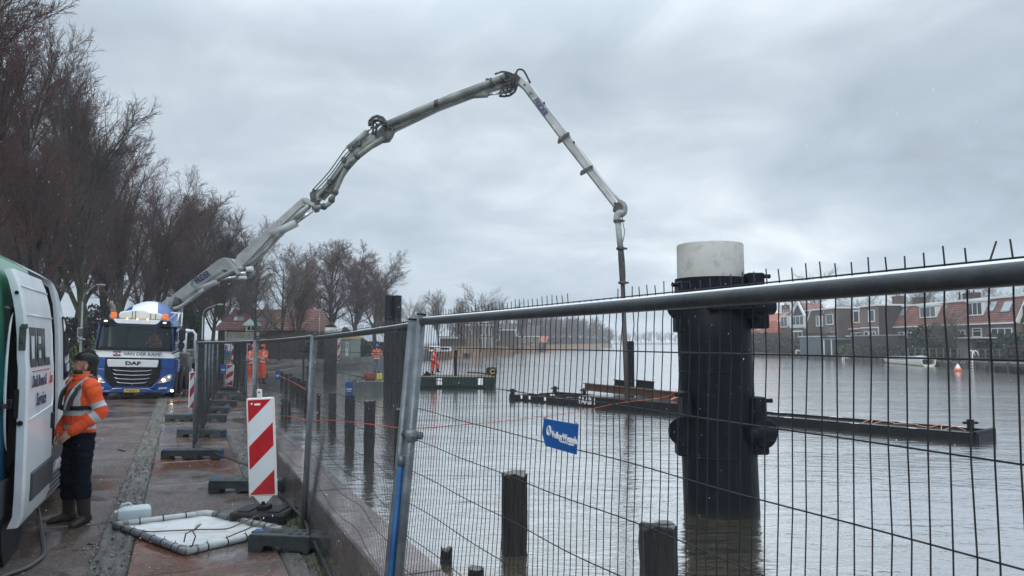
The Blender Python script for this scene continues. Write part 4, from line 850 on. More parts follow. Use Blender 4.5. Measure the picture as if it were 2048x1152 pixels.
wsg = glass_mat()
# open the cab front: dark interior box, seats, driver, then glass
b = MB(); b.box(-1.09, 1.09, 1.86, 1.92, 1.60, 2.38); b.box(-1.09, 1.09, .1, 1.9, 1.605, 1.62); intr = b.build('cab_interior', mat('cab_interior_dark', (.03, .036, .037), .8), mix_, local=True)
curved('windscreen', [(1.60, -1.08, 1.08), (1.80, -1.07, 1.07), (2.05, -1.05, 1.05), (2.28, -1.02, 1.02), (2.42, -.99, .99)], wsg, .012, off=.10)
b = MB()
for sx in (-1, 1): b.tube([(sx*1.09, cy(1.09, 1.6)-.09, 1.58), (sx*1.075, cy(1.07, 1.9)-.09, 1.9), (sx*1.04, cy(1.04, 2.2)-.09, 2.2), (sx*.99, cy(1.0, 2.42)-.09, 2.44)], .035, 8)
b.build('windscreen_pillar', black, mix_, True, True)
curved('windscreen_surround', [(1.57, -1.13, 1.13), (1.63, -1.10, 1.10)], black, .08, off=.11)
seatm = mat('grey_seat_fabric', (.13, .15, .15), .9)
b = MB(); b.cbox(-.42, .30, 1.45, 1.6, 1.62, 2.28, .03); b.cbox(.30, .75, .95, 1.08, 1.62, 2.20, .04); b.build('seat_back', seatm, mix_, local=True)
b = MB(); b.cbox(-1.0, 1.0, -.03, .12, 1.60, 1.68, .02); b.tube([(.50+.19*math.cos(R(a)), .30+.10*math.sin(R(a)), 1.74+.14*math.sin(R(a))) for a in range(0, 361, 20)], .012, 6); b.build('dashboard', blackp, mix_, local=True)
for x0 in (-.55, .15):
    b = MB(); b.tube([(x0-.15, -.06+cy(x0, 1.63)-.03, 1.635), (x0+.55, -.075+cy(x0, 1.66)-.02, 1.675)], .012, 6); b.tube([(x0-.2, -.05+cy(x0, 1.6)-.04, 1.61), (x0+.1, -.06+cy(x0, 1.63)-.04, 1.64)], .010, 6); b.build('wiper', black, mix_, True, True)
curved('white_name_band', [(1.345, -1.19, 1.19), (1.40, -1.20, 1.20), (1.50, -1.185, 1.185), (1.575, -1.15, 1.15)], dwh, .10, off=.06)
curved('sill_panel', [(1.565, -1.155, 1.155), (1.60, -1.14, 1.14)], dblue, .10, off=.065)
curved('lower_cab_panel', [(1.00, -1.20, 1.20), (1.20, -1.205, 1.205), (1.35, -1.20, 1.20)], dblue, .10, off=.055)
for sx in (-1, 1):
    curved('corner_panel', [(1.0, sx*.78, sx*1.20) if sx > 0 else (1.0, -1.2, -.78), (1.18, .79*sx, 1.21*sx) if sx > 0 else (1.18, -1.21, -.79), (1.325, .80*sx, 1.2*sx) if sx > 0 else (1.325, -1.2, -.8)], dblue, .10, nx=6, off=.085)
# grille
fpanel('grille_frame', [(-.80, 1.34), (.80, 1.34), (.82, 1.02), (.80, .72), (.62, .46), (.45, .42), (-.45, .42), (-.62, .46), (-.80, .72), (-.82, 1.02)], -.075, .12, black)
b = MB(); y0 = -.115; b.prism([(-.735, y0, 1.285), (.735, y0, 1.285), (.75, y0, 1.22), (.72, y0, 1.06), (.70, y0, 1.045), (-.70, y0, 1.045), (-.72, y0, 1.06), (-.75, y0, 1.22)], (0, .05, 0)); bp = b.build('badge_panel', mat('silver_paint', (.66, .68, .70), .35, .3), mix_, local=True, bevel=.015)
text('lettering', 'DAF', .155, (0, -.121, 1.115), (1, 0, 0), (0, 0, 1), black, bp, 1.55, .004, True, 'CENTER', .006)
for i, (z, hw_) in enumerate(((.92, .58), (.79, .57), (.66, .52), (.53, .45))):
    b = MB(); b.tube([(-hw_, -.09, z+.045), (-hw_*.8, -.105, z+.008), (0, -.115, z-.012), (hw_*.8, -.105, z+.008), (hw_, -.09, z+.045)], .014, 6); b.build('grille_bar', chrome, mix_, True, True)
    b = MB(); b.cbox(-.70+i*.05, .70-i*.05, -.088, -.06, z+.05, z+.065, .004); b.build('grille_slat', blackp, mix_, local=True)
# bumper in blue with headlights
for sx in (-1, 1):
    o_ = [(.80*sx, .98), (1.215*sx, .98), (1.225*sx, .60), (1.20*sx, .30), (1.05*sx, .245), (.45*sx, .245), (.40*sx, .36), (.60*sx, .42), (.78*sx, .68)]
    b = MB(); b.prism([(x, -.085+.16*(abs(x)/1.2)**4, z) for x, z in o_], (0, .22, 0)); b.build('bumper_corner', dblue, mix_, local=True, bevel=.02)
    o_ = [(.74*sx, .50), (.95*sx, .545), (1.14*sx, .60), (1.17*sx, .80), (1.10*sx, .815), (.90*sx, .72)]
    if sx < 0: o_ = [(-.78, .62), (-.98, .535), (-1.10, .53), (-1.15, .62), (-1.16, .80), (-1.10, .84), (-.95, .74)]; 
    hl = MB(); hl.prism([(x, -.092+.16*(abs(x)/1.2)**4, z) for x, z in [(.74*sx, .52), (.96*sx, .55), (1.14*sx, .62), (1.17*sx, .80), (1.08*sx, .83), (.90*sx, .73)]], (0, .05, 0))
    ho = hl.build('headlight', mat('headlight_lens', (.45, .48, .50), .12, .4), mix_, local=True, bevel=.008)
    lm = MB(); lm.ell((.93*sx, -.045, .635), (.055, .04, .045), 10, 8); lm.build('headlight_bulb', mat('lit_headlight' if sx > 0 else 'dim_headlight', (.9, .88, .7), .2, emit=(1, .90, .55), es=4 if sx > 0 else .4), ho, True, True)
    lm = MB(); lm.ell((1.08*sx, -.02, .73), (.04, .03, .045), 10, 8); lm.build('indicator', mat('clear_lamp', (.6, .6, .58), .15, emit=(1, .95, .8), es=.7), ho, True, True)
    b = MB(); b.prism([(x*sx, -.075, z) for x, z in ((.78, .32), (1.05, .35), (1.05, .41), (.80, .40))], (0, .03, 0)); b.build('fog_lamp', mat('fog_lens', (.35, .37, .38), .2, .3), mix_, local=True, bevel=.006)
b = MB(); b.ell((1.19, -.0, .29), (.045, .04, .04), 10, 8); b.build('corner_lamp', mat('lit_corner_lamp', (.9, .9, .7), .3, emit=(1, .95, .65), es=8), mix_, True, True)
b = MB(); b.cbox(-.50, .50, -.07, .10, .22, .43, .02); b.cbox(-1.1, 1.1, .02, .2, .20, .30, .02); b.build('lower_bumper', dblue, mix_, local=True)
for sx in (-1, 1): b = MB(); b.tube([(sx*.62, -.085, .30), (sx*.50, -.10, .345), (sx*.30, -.10, .355), (sx*.26, -.10, .35)], .012, 6); b.build('chrome_strip', chrome, mix_, True, True)
b = MB(); b.cbox(-.24, .24, -.095, -.075, .235, .345, .004); pl = b.build('number_plate', mat('yellow_plate', (.62, .40, .02), .45), mix_, local=True)
text('lettering', '74-BNS-5', .098, (.018, -.0965, .257), (1, 0, 0), (0, 0, 1), black, pl, .92, .001, True, 'CENTER', .001)
b = MB(); b.box(-.24, -.205, -.0965, -.095, .237, .343); b.build('country_strip', mat('plate_blue', (.01, .04, .3), .5), pl, local=True)
text('lettering', 'VAN DER KAMP', .150, (-.30, -.066, 1.415), (1, 0, 0), (0, 0, 1), mat('navy_letters', (.015, .02, .05), .4), mix_, 1.06, .003, True, 'LEFT', 0)
b = MB(); b.box(-.60, -.38, -.066, -.06, 1.50, 1.545); b.box(-.60, -.38, -.066, -.06, 1.395, 1.44); lg = b.build('logo', mat('navy_letters', (.015, .02, .05)), mix_, local=True)
b = MB(); b.prism([(-.545, -.068, 1.42), (-.44, -.068, 1.42), (-.44, -.068, 1.52), (-.545, -.068, 1.52)], (0, .004, 0)); b.build('logo_centre', dwh, lg, local=True)
text('lettering', 'K', .115, (-.535, -.072, 1.43), (1, 0, 0), (0, 0, 1), letr, lg, 1.1, .002, True, 'LEFT', .006)
# sun visor, roof tank, lamps
b = MB(); vo = [(-1.04, 2.36), (-1.06, 2.50), (-1.0, 2.57), (1.0, 2.57), (1.06, 2.50), (1.04, 2.36), (.80, 2.37), (.66, 2.42), (-.66, 2.42), (-.80, 2.37)]
b.prism([(x, -.13, z) for x, z in vo], (0, .06, 0)); vis = b.build('sun_visor', black, mix_, local=True, bevel=.012)
b = MB(); b.prism([(x, -.142, z) for x, z in ((-.66, 2.58), (-.58, 2.47), (-.50, 2.435), (.58, 2.435), (.66, 2.47), (.74, 2.58))], (0, .05, 0)); b.build('visor_panel', dwh, vis, local=True, bevel=.01)
for x, s_ in ((-.86, 1), (.86, 1)):
    b = MB(); b.ell((x, -.135, 2.50), (.06, .03, .028), 10, 6); b.build('visor_lamp', mat('warm_lamp', (.9, .85, .7), .3, emit=(1, .86, .6), es=1.3), vis, True, True)
for x in (-.25, .05, .35):
    b = MB(); b.ell((x, -.15, 2.59), (.030, .03, .028), 8, 6); b.build('marker_lamp', mat('amber_lit_lamp', (.9, .5, .05), .3, emit=(1, .55, .08), es=2.5), vis, True, True)
b = MB(); pr = [(-.52, 2.58), (-.55, 2.70), (-.50, 2.82), (-.30, 2.86), (-.10, 2.90), (.18, 2.90), (.35, 2.84), (.70, 2.80), (.76, 2.72), (.74, 2.58)]
b.prism([(x, .10, z) for x, z in pr], (0, .5, 0)); tk = b.build('roof_tank', mat('cream_plastic', (.80, .80, .74), .45, 0, (.70, .70, .64), 3), mix_, local=True, bevel=.04)
for x in (-.14, -.05, .40, .55):
    b = MB(); b.box(x-.006, x+.006, .085, .11, 2.60, 2.86 if x < .3 else 2.80); b.build('strap', black, tk, local=True)
for x in (-.66, .87):
    b = MB(); b.cbox(x-.09, x+.07, -.02, .12, 2.60, 2.79, .02); b.build('beacon', mat('orange_lens', (.75, .14, .01), .25, emit=(1, .2, .02), es=.35), mix_, local=True)
b = MB(); b.tube([(-.80, .7, 1.5), (-.80, .7, 2.85), (-.82, .68, 3.0), (-.90, .62, 3.10), (-.95, .58, 3.12)], .085, 12, caps=False); b.build('exhaust_pipe', mat('tan_exhaust_metal', (.34, .29, .25), .4, .6, (.25, .19, .15), 6), mix_, True, True)
# door, side window, mirrors
b = MB(); b.prism([(1.165, y, z) for y, z in ((.30, 1.62), (.95, 1.62), (.95, 2.30), (.45, 2.30))], (.01, 0, 0)); b.build('side_window', winglass, mix_, local=True)
for x0, x1 in ((1.165, 1.185), (-1.185, -1.165)):
    b = MB(); b.box(x0, x1, .18, 1.9, 1.35, 1.57); b.build('side_band', dwh, mix_, local=True)
    b = MB(); b.box(x0, x1, .28, .97, .55, 1.33); b.build('door_lower', dblue, mix_, local=True)
b = MB(); b.cbox(1.14, 1.30, .25, 1.1, .85, 1.32, .03); dl = b.build('door_step_panel', dblue, mix_, local=True)
text('lettering', 'VAN DER KAMP', .09, (1.302, .30, 1.20), (0, 1, 0), (0, 0, 1), white, dl, .7, .001, True)
for i in range(3): b = MB(); b.box(1.301, 1.304, .32, .95-.1*i, 1.12-i*.09, 1.15-i*.09); b.build('white_stripe', white, dl, local=True)
for sx, x0 in ((-1, -1.40), (1, 1.40)):
    b = MB(); b.cbox(x0-.10, x0+.10, -.12, .02, 1.93, 2.32, .04); mo = sharp(b.build('mirror', blackp, mix_, True, True), 40)
    b = MB(); b.cbox(x0-.11, x0+.09, -.10, .04, 1.66, 1.88, .05); sharp(b.build('lower_mirror', blackp, mo, True, True), 40)
    b = MB(); b.tube([(sx*1.10, .05, 2.36), (x0, -.05, 2.40), (x0, -.05, 1.9), (x0, -.04, 1.62), (sx*1.12, .05, 1.50)], .022, 6); b.build('mirror_arm', black, mo, True, True)
# chassis, wheels, drum
b = MB(); b.box(-.42, .42, .3, 8.6, .72, .98); b.box(-1.15, 1.15, 2.1, 2.2, .9, 2.1); b.box(-1.0, 1.0, .3, .5, .3, .7); b.build('chassis', black, mix_, local=True)
for y in (1.35, 3.2, 5.6, 6.95):
    for sx in (-1, 1): wheel(mix_, (sx*1.04, y, .50), (-sx, 0, 0), .50, .32, rimg)
    b = MB(); b.tube([(x, y, .5) for x in (-1, 1)], .08, 8); b.build('axle', black, mix_, local=True)
for sx in (-1, 1):
    for y in (1.35, 3.2, 6.25):
        b = MB(); w_ = .62 if y < 5 else 1.3
        b.tube([(sx*1.03, y+w_*math.cos(R(a)), .52+.58*math.sin(R(a))) for a in range(12, 169, 13)], .16, 4, flat=.12, ang=.785); b.build('mudguard', blackp, mix_, local=True)
drum = MB(); ax = Vector((0, .96, .28)); prf = [(.35, 0), (.72, .25), (.98, .7), (1.12, 1.25), (1.17, 1.9), (1.16, 2.6), (1.05, 3.3), (.85, 4.1), (.62, 4.7), (.55, 4.9)]
drumm = bpy.data.materials.new('drum_paint'); drumm.use_nodes = True; t = drumm.node_tree; p = t.nodes['Principled BSDF']; p.inputs['Roughness'].default_value = .3
g = N(t, 'ShaderNodeTexCoord'); s_ = N(t, 'ShaderNodeSeparateXYZ'); t.links.new(g.outputs['Object'], s_.inputs[0])
m1 = N(t, 'ShaderNodeMath', operation='MULTIPLY_ADD', i_1=.12); t.links.new(s_.outputs[1], m1.inputs[0]); t.links.new(s_.outputs[0], m1.inputs[2])
m2 = N(t, 'ShaderNodeMath', operation='MULTIPLY_ADD', i_1=3.6, i_2=-.75); t.links.new(m1.outputs[0], m2.inputs[0]); m3 = N(t, 'ShaderNodeMath', operation='COSINE'); t.links.new(m2.outputs[0], m3.inputs[0])
rp = ramp(t, [(.02, (.006, .085, .34)), (.025, (.82, .85, .88))], m3.outputs[0]); t.links.new(rp.outputs[0], p.inputs['Base Color'])
drum.lathe(prf, (-.22, 2.35, 1.50), ax, 40); drum.build('drum', drumm, mix_, True, True)
b = MB(); b.tube([(1.0, 2.3, 1.0), (1.0, 2.3, 2.55), (1.0, 2.9, 2.9), (1.0, 3.2, 2.9)], .03, 6); b.tube([(.62, 2.3, 2.55), (1.02, 2.3, 2.95), (1.02, 2.3, 2.5)], .025, 6)
b.tube([(.78, 2.32, 2.92), (1.16, 2.32, 2.92), (1.16, 2.32, 2.45), (.85, 2.32, 2.45)], .03, 6); b.build('handrail', white, mix_, True, True)
b = MB(); b.tube([(1.25, 3.0, .9), (1.25, 3.0, 2.2), (1.28, 3.15, 2.32), (1.28, 4.2, 2.32)], .06, 8); b.tube([(1.20, 2.6, 2.25), (1.52, 2.6, 2.30), (1.62, 2.62, 2.18), (1.62, 2.62, 1.3)], .05, 8); b.build('side_pipe', white, mix_, True, True)
gge = mat('grey_green_equipment', (.10, .11, .10), .5, 0, (.2, .2, .18), 4)
for nm_, bx_ in (('water_tank', (1.05, 1.45, 2.3, 3.0, 1.0, 1.5)), ('side_tank', (1.1, 1.4, 4.1, 5.0, .6, 1.3)), ('rear_chute_housing', (-.9, .9, 7.2, 8.4, .98, 2.4))): b = MB(); b.cbox(*bx_, .035); b.build(nm_, gge, mix_, local=True)
bpy.context.view_layer.update()
drv = person(mix_.matrix_world @ Vector((.50, .72, .88)), MR-R(90), 'driver in an orange hooded jacket behind the windscreen of the mixer lorry', pose=dict(wrL=(.22, .12, 1.12), wrR=(.22, -.12, 1.12), elL=(.02, .27, 1.12), elR=(.02, -.27, 1.12), hipL=(0, .1, .92), knL=(.05, .12, .90), anL=(.03, .12, .78), toL=(.05, .12, .77), hipR=(0, -.1, .92), knR=(.05, -.12, .90), anR=(.03, -.12, .78), toR=(.05, -.12, .77)), voxel=.014, scale=.78, jm=orangef, hat=None, vest=False, seed=9, hood=True)
# ================================================================ CONCRETE PUMP TRUCK WITH BOOM
boomw = mat('boom_light_grey_paint', (.42, .44, .445), .45, 0, (.25, .265, .26), 1.3, det=8, rvar=.1)
boomg = mat('boom_dirty_grey_green', (.11, .125, .115), .5, .1, (.25, .265, .25), 1.5)
boomd = mat('boom_dark_steel', (.022, .025, .026), .5, .4, (.09, .095, .095), 3)
hosem = mat('black_rubber_hose', (.012, .012, .013), .5)
tremm = mat('rusty_brown_pipe', (.035, .019, .011), .6, 0, (.018, .012, .009), 2, .4)
BY = lambda u: 36.3-(u-330)*.0034                                   # depth of the boom's plane across the photo
def B(u, v, off=0.0):
    p = PY(u, v, BY(u)); p.y += off; return p
pump = empty('concrete_pump_truck', (B(335, 640).x, BY(335), 0), 'concrete pump truck behind the mixer lorry, its long grey jointed boom arching over the water', 'pump truck')
def arm(name, pts, th, m, off=0.0, bev=.02):
    b = MB(); b.prism([B(u, v, -th/2+off) for u, v in pts], (0, th, 0)); return sharp(b.build(name, m, pump, bevel=bev), 35)
def cyl(name, path, r, m, off=0.0, n=10, par=None):
    b = MB(); pr = [B(u, v, off) for u, v in path]; p, q = (smooth_path(pr, [r]*len(pr) if not isinstance(r, list) else r, 3) if len(pr) > 2 else (pr, r if isinstance(r, list) else [r, r])); b.tube(p, q, n); return b.build(name, m, par or pump, True)
# section 1 (turret to first joint), with lettering
s1 = arm('boom_section', [(322, 614), (330, 604), (346, 594), (440, 521), (452, 516), (466, 518), (476, 527), (480, 540), (470, 546), (452, 540), (428, 556), (400, 578), (374, 598), (352, 612), (334, 632)], .55, boomw)
b = MB(); b.prism([B(u, v, -.30) for u, v in ((366, 601), (398, 578), (428, 557), (448, 542), (456, 548), (430, 566), (400, 585), (378, 604))], (0, .60, 0)); b.build('boom_web', boomg, s1)
ex = (B(431, 547)-B(396, 570)).normalized(); ey = Vector((0, -1, 0)).cross(ex)*-1; ey = ex.cross(Vector((0, -1, 0)))*-1
def up_of(ex): 
    q = Vector((0, -1, 0)).cross(ex); return q if q.z > 0 or abs(q.z) < 1e-6 else q
o_ = B(399, 569.5, -.33); text('lettering', 'FRIDER', .42, o_, ex, Vector((0, -1, 0)).cross(ex), mat('navy_boom_lettering', (.008, .012, .10), .4), s1, .62, .004, bold=.012)
tealm = mat('teal_logo', (.02, .17, .26), .4); b = MB(); c = B(394, 566, -.31)
for a0, a1, r_ in ((-60, 200, .13), (160, 260, .20)):
    b.tube([c+ex*(r_*math.cos(R(a)))+Vector((0, -1, 0)).cross(ex)*(r_*math.sin(R(a))) for a in range(a0, a1+1, 20)], .032, 6, flat=.3)
b.build('logo', tealm, s1)
cyl('hydraulic_cylinder', [(398, 582), (442, 564)], .13, boomw, -.36, 14); cyl('piston_rod', [(442, 562), (480, 554)], .07, chrome, -.36)
cyl('concrete_pipe', [(355, 618), (372, 612), (415, 580)], .08, boomw, -.45); cyl('concrete_pipe', [(440, 560), (478, 540), (492, 538)], .09, boomw, -.40)
arm('joint_link', [(460, 526), (464, 521), (486, 545), (482, 552)], .12, boomw, -.42); arm('joint_link', [(474, 560), (478, 546), (500, 541), (510, 541), (508, 549), (500, 556), (482, 562)], .5, boomg, -.1)
cyl('joint_pin', [(484, 549), (500, 549)], .10, chrome, -.5); cyl('joint_pin', [(486, 557), (500, 557)], .08, white, -.5); cyl('hose_end', [(500, 540), (511, 539)], .13, white, -.4)
# section 2
s2 = arm('boom_section', [(474, 520), (478, 512), (600, 403), (608, 397), (618, 398), (626, 406), (620, 413), (606, 415), (566, 453), (560, 462), (546, 473), (536, 484), (496, 527), (488, 534), (477, 534)], .50, boomw)
b = MB(); b.prism([B(u, v, -.27) for u, v in ((548, 474), (562, 461), (568, 453), (606, 417), (620, 414), (610, 422), (570, 462), (556, 476), (502, 532), (490, 538), (496, 528))], (0, .54, 0)); b.build('boom_web', boomg, s2)
cyl('hydraulic_cylinder', [(548, 472), (597, 448)], .19, boomw, -.34, 14); cyl('piston_rod', [(597, 447), (632, 422)], .08, chrome, -.34)
cyl('concrete_pipe', [(500, 534), (540, 500), (564, 468)], .09, boomg, -.42); cyl('concrete_pipe', [(592, 440), (622, 414)], .08, boomw, -.42)
arm('joint_link', [(606, 403), (612, 399), (634, 410), (634, 418)], .12, boomw, -.4); arm('clamp', [(561, 440), (564, 440), (566, 456), (563, 457)], .62, boomw)
# section 3, cranked
s3 = arm('boom_section', [(624, 392), (628, 384), (644, 378), (660, 360), (690, 318), (714, 292), (742, 268), (756, 262), (770, 268), (768, 280), (742, 290), (712, 316), (694, 334), (676, 356), (662, 376), (648, 390), (640, 402), (628, 402)], .42, boomg)
b = MB(); b.prism([B(u, v, -.24) for u, v in ((640, 392), (668, 362), (696, 326), (740, 288), (762, 280), (764, 284), (742, 296), (716, 316), (698, 336), (672, 372), (646, 400))], (0, .48, 0)); b.build('boom_web', boomd, s3)
arm('joint_plate', [(622, 388), (632, 380), (634, 398), (640, 406), (636, 422), (628, 424), (624, 404)], .55, boomd)
cyl('concrete_pipe', [(632, 418), (652, 416), (664, 408), (671, 394), (698, 334), (706, 326), (740, 300), (770, 280)], .115, boomg, -.38, 12)
for u, v, a_ in ((652, 416, 0), (667, 403, 0), (674, 388, 0), (697, 337, 0), (718, 317, 0)):
    q = MB(); p0 = B(u, v, -.38); q.ell(p0, (.17, .17, .17), 10, 6); q.build('pipe_clamp', boomd, pump, True)
cyl('bracket_bar', [(654, 384), (673, 392)], .05, boomd, -.35)
cyl('hydraulic_cylinder', [(698, 300), (737, 266)], .15, boomg, -.2, 12); cyl('piston_rod', [(736, 266), (746, 256)], .06, chrome, -.2)
for p_ in ([(628, 383), (660, 348), (690, 306), (700, 296)], [(632, 386), (664, 352), (694, 312), (735, 278)], [(640, 398), (668, 366), (700, 324), (745, 290)]): cyl('hydraulic_line', p_, .028, boomd, -.30, 5)
for u, v in ((662, 366), (676, 372), (690, 322), (704, 300), (720, 290)):
    q = MB(); p0 = B(u, v, -.30); q.cbox(p0.x-.10, p0.x+.10, p0.y-.06, p0.y+.06, p0.z-.12, p0.z+.12, .02); q.build('line_clamp', boomd, pump)
# joint C: perforated curved link plates
def perf(name, pts_c, rout, par, off):
    b = MB(); c = pts_c
    for i in range(len(c)-1):
        b.tube([B(*c[i], off), B(*c[i+1], off)], rout, 6)
    return b.build(name, boomd, par, True)
for off in (-.34, .2):
    perf('curved_link_plate', [(742, 256), (741, 248), (747, 240), (757, 236), (768, 240), (776, 250), (782, 262)], .07, pump, off)
    perf('curved_link_plate', [(749, 256), (750, 250), (755, 246), (762, 246), (768, 252), (773, 262)], .05, pump, off)
    for a, c in (((742, 250), (750, 252)), ((747, 241), (753, 247)), ((757, 236), (760, 246)), ((768, 240), (766, 249)), ((776, 250), (771, 257))): perf('link_rib', [a, c], .04, pump, off)
cyl('hydraulic_hose', [(748, 274), (750, 262), (748, 250), (756, 245), (768, 249), (776, 252)], .05, hosem, -.45)
cyl('hydraulic_hose', [(752, 276), (758, 262), (764, 256), (775, 256)], .04, hosem, -.50)
arm('joint_plate', [(750, 272), (764, 256), (780, 250), (790, 256), (786, 270), (778, 282), (766, 284), (756, 280)], .52, boomd)
# section 4
s4 = arm('boom_section', [(768, 262), (782, 248), (870, 212), (960, 178), (1000, 166), (1016, 160), (1022, 170), (1006, 176), (960, 190), (880, 220), (792, 262), (776, 276)], .36, boomg)
cyl('concrete_pipe', [(776, 252), (868, 213), (960, 178), (1010, 158)], .15, boomg, -.30, 12)
cyl('hydraulic_line', [(782, 246), (868, 204), (950, 172), (985, 160)], .022, boomd, -.1, 5); cyl('hydraulic_line', [(790, 264), (880, 222), (950, 196)], .03, boomd, -.35, 5)
for u, v in ((872, 212), (876, 210), (982, 168), (984, 172)): q = MB(); q.ell(B(u, v, -.30), (.10, .19, .20), 8, 6); q.build('pipe_clamp', boomd, pump, True)
for u, v in ((838, 218), (905, 190), (975, 160), (930, 182)): q = MB(); p0 = B(u, v, 0); q.cbox(p0.x-.09, p0.x+.09, p0.y-.06, p0.y+.06, p0.z-.07, p0.z+.07, .02); q.build('line_clamp', boomd, pump)
cyl('hydraulic_cylinder', [(932, 194), (976, 191)], .13, boomg, -.1, 12); cyl('piston_rod', [(976, 191), (1003, 188)], .05, chrome, -.1)
for off in (-.30, .2):
    perf('curved_link_plate', [(998, 189), (1008, 190), (1020, 188), (1030, 180), (1035, 166)], .055, pump, off); perf('curved_link_plate', [(1004, 182), (1016, 180), (1026, 172), (1029, 164)], .045, pump, off)
    for a, c in (((1000, 188), (1005, 183)), ((1012, 190), (1012, 181)), ((1022, 187), (1019, 178)), ((1031, 178), (1026, 172))): perf('link_rib', [a, c], .04, pump, off)
perf('link_arm', [(1003, 164), (1008, 186)], .06, pump, -.2); perf('link_arm', [(1013, 168), (1017, 184)], .05, pump, .1)
for p_ in ([(990, 155), (1004, 150), (1018, 152), (1030, 158)], [(1000, 160), (1012, 168), (1022, 165), (1030, 156), (1036, 146), (1046, 147), (1053, 158), (1060, 172)], [(1008, 152), (1020, 160), (1022, 178)], [(1026, 176), (1027, 165), (1026, 158)]): cyl('hydraulic_hose', p_, .045, hosem, -.42)
arm('joint_plate', [(998, 156), (1014, 150), (1034, 150), (1040, 158), (1034, 170), (1012, 176), (1000, 172)], .45, boomd)
# section 5
s5 = arm('boom_section', [(1020, 152), (1032, 150), (1042, 156), (1054, 168), (1130, 268), (1235, 408), (1232, 422), (1225, 411), (1122, 279), (1046, 177), (1034, 168), (1020, 170)], .30, boomw)
cyl('concrete_pipe', [(1056, 166), (1135, 268), (1180, 330), (1240, 404)], .065, mat('pale_pipe_paint', (.55, .57, .58), .4), -.05, 10)
cyl('hydraulic_line', [(1060, 168), (1140, 270), (1238, 400)], .02, boomd, .1, 5)
for (a, c) in (((1118, 282), (1136, 270)), ((1163, 346), (1182, 336))):
    b = MB(); b.bar(B(*a, -.25), B(*c, -.25), .10, .12); b.bar(B(*a, .25), B(*c, .25), .10, .12); b.bar(B(*a, -.28), B(*a, .28), .10, .10); b.bar(B(*c, -.28), B(*c, .28), .1, .1); b.build('strap', boomd, s5)
ex = (B(1082, 214)-B(1062, 186)).normalized(); text('lettering', 'FRIDER', .36, B(1066, 203.5, -.20), ex, Vector((0, -1, 0)).cross(ex), MATS['navy_boom_lettering'], s5, .80, .004, bold=.010)
b = MB(); c = B(1062, 192, -.19)
for a0, a1, r_ in ((-60, 230, .09), (100, 220, .15)): b.tube([c+Vector((r_*math.cos(R(a)), 0, r_*math.sin(R(a)))) for a in range(a0, a1+1, 20)], .024, 6, flat=.3)
b.build('logo', tealm, s5)
for u, v in ((1049, 172), (1147, 286), (1088, 208), (1229, 408)): q = MB(); q.ell(B(u, v, -.16), (.05, .05, .05), 8, 5); q.build('bolt', black, s5, True)
# boom tip: swivel, hose, brown pipe down to the pontoon
arm('tip_bracket', [(1228, 410), (1240, 402), (1250, 406), (1251, 420), (1246, 431), (1234, 430), (1226, 420)], .34, boomd)
cyl('swivel_elbow', [(1238, 404), (1248, 412), (1248, 426), (1240, 432)], .12, boomg, -.1, 12)
cyl('concrete_elbow', [(1246, 428), (1236, 428), (1233, 438), (1234, 446)], .16, boomw, -.15, 12)
cyl('end_pipe', [(1235, 446), (1240, 497)], .135, mat('pale_grey_green_pipe', (.34, .38, .37), .45, 0, (.24, .27, .26), 2), -.15, 14)
for u, v, rr in ((1235, 443, .21), (1240.5, 498, .20), (1244, 566, .19)): q = MB(); p0 = B(u, v, -.15); q.lathe([(rr-.05, -.06), (rr, -.05), (rr, .05), (rr-.05, .06)], p0, (0, 0, 1), 14); q.cbox(p0.x+rr-.03, p0.x+rr+.09, p0.y-.05, p0.y+.05, p0.z-.04, p0.z+.04, .01); q.build('pipe_coupling', boomd, pump, True)
cyl('end_hose', [(1240.5, 500), (1242, 520), (1244, 553), (1244, 566)], [.125, .145, .14, .12], mat('black_hose_worn', (.018, .018, .017), .55, 0, (.05, .05, .045), 2), -.15, 14)
cyl('safety_cable', [(1242, 428), (1244, 450), (1247, 465), (1244, 485)], .018, boomd, -.3, 5)
pipe_b = G(1254, 802, -.50); pt_ = B(1244.5, 568, -.15)
b = MB(); b.tube([pt_, pipe_b+Vector((0, 0, -.04))], .098, 14); b.build('tremie_pipe', tremm, pump, True)
# turret and carrier
px_ = B(335, 620).x; py_ = BY(335)
b = MB(); b.tube([B(352, 604, 0), B(346, 640, 0), Vector((B(346, 640).x, py_, .9))], [.35, .42, .62], 14); b.build('turret', boomg, pump, True)
cyl('hydraulic_cylinder', [(362, 596), (352, 622)], .20, boomd, -.2, 12)
b = MB(); o0 = Vector((px_+.3, py_, 0))
def L(s, w, z): return o0+QH*s+QN*w+Vector((0, 0, z))
def obox(mb, s0, s1, w0, w1, z0, z1):
    vs = [L(s, w, z) for z in (z0, z1) for w in (w0, w1) for s in (s0, s1)]; mb.add(vs, [(0, 2, 3, 1), (4, 5, 7, 6), (0, 1, 5, 4), (2, 6, 7, 3), (0, 4, 6, 2), (1, 3, 7, 5)])
obox(b, -1.5, 9, -.5, .5, .75, 1.15); obox(b, -1.0, 5, -1.1, -.55, .8, 1.4); obox(b, -1.2, 6.5, .55, 1.15, .85, 1.45); b.build('carrier_frame', mat('carrier_grey', (.07, .075, .075), .5, 0, (.16, .165, .16), 3), pump)
b = MB(); obox(b, -.4, .1, .9, 3.3, .95, 1.25); b.build('outrigger_beam', MATS['carrier_grey'], pump)
b = MB(); p0 = G(470, 771, 0); b.tube([p0+Vector((0, 0, .05)), p0+Vector((0, 0, 1.3))], .07, 8); b.cbox(p0.x-.3, p0.x+.3, p0.y-.3, p0.y+.3, .0, .08, .02); b.build('outrigger_leg', boomg, pump)
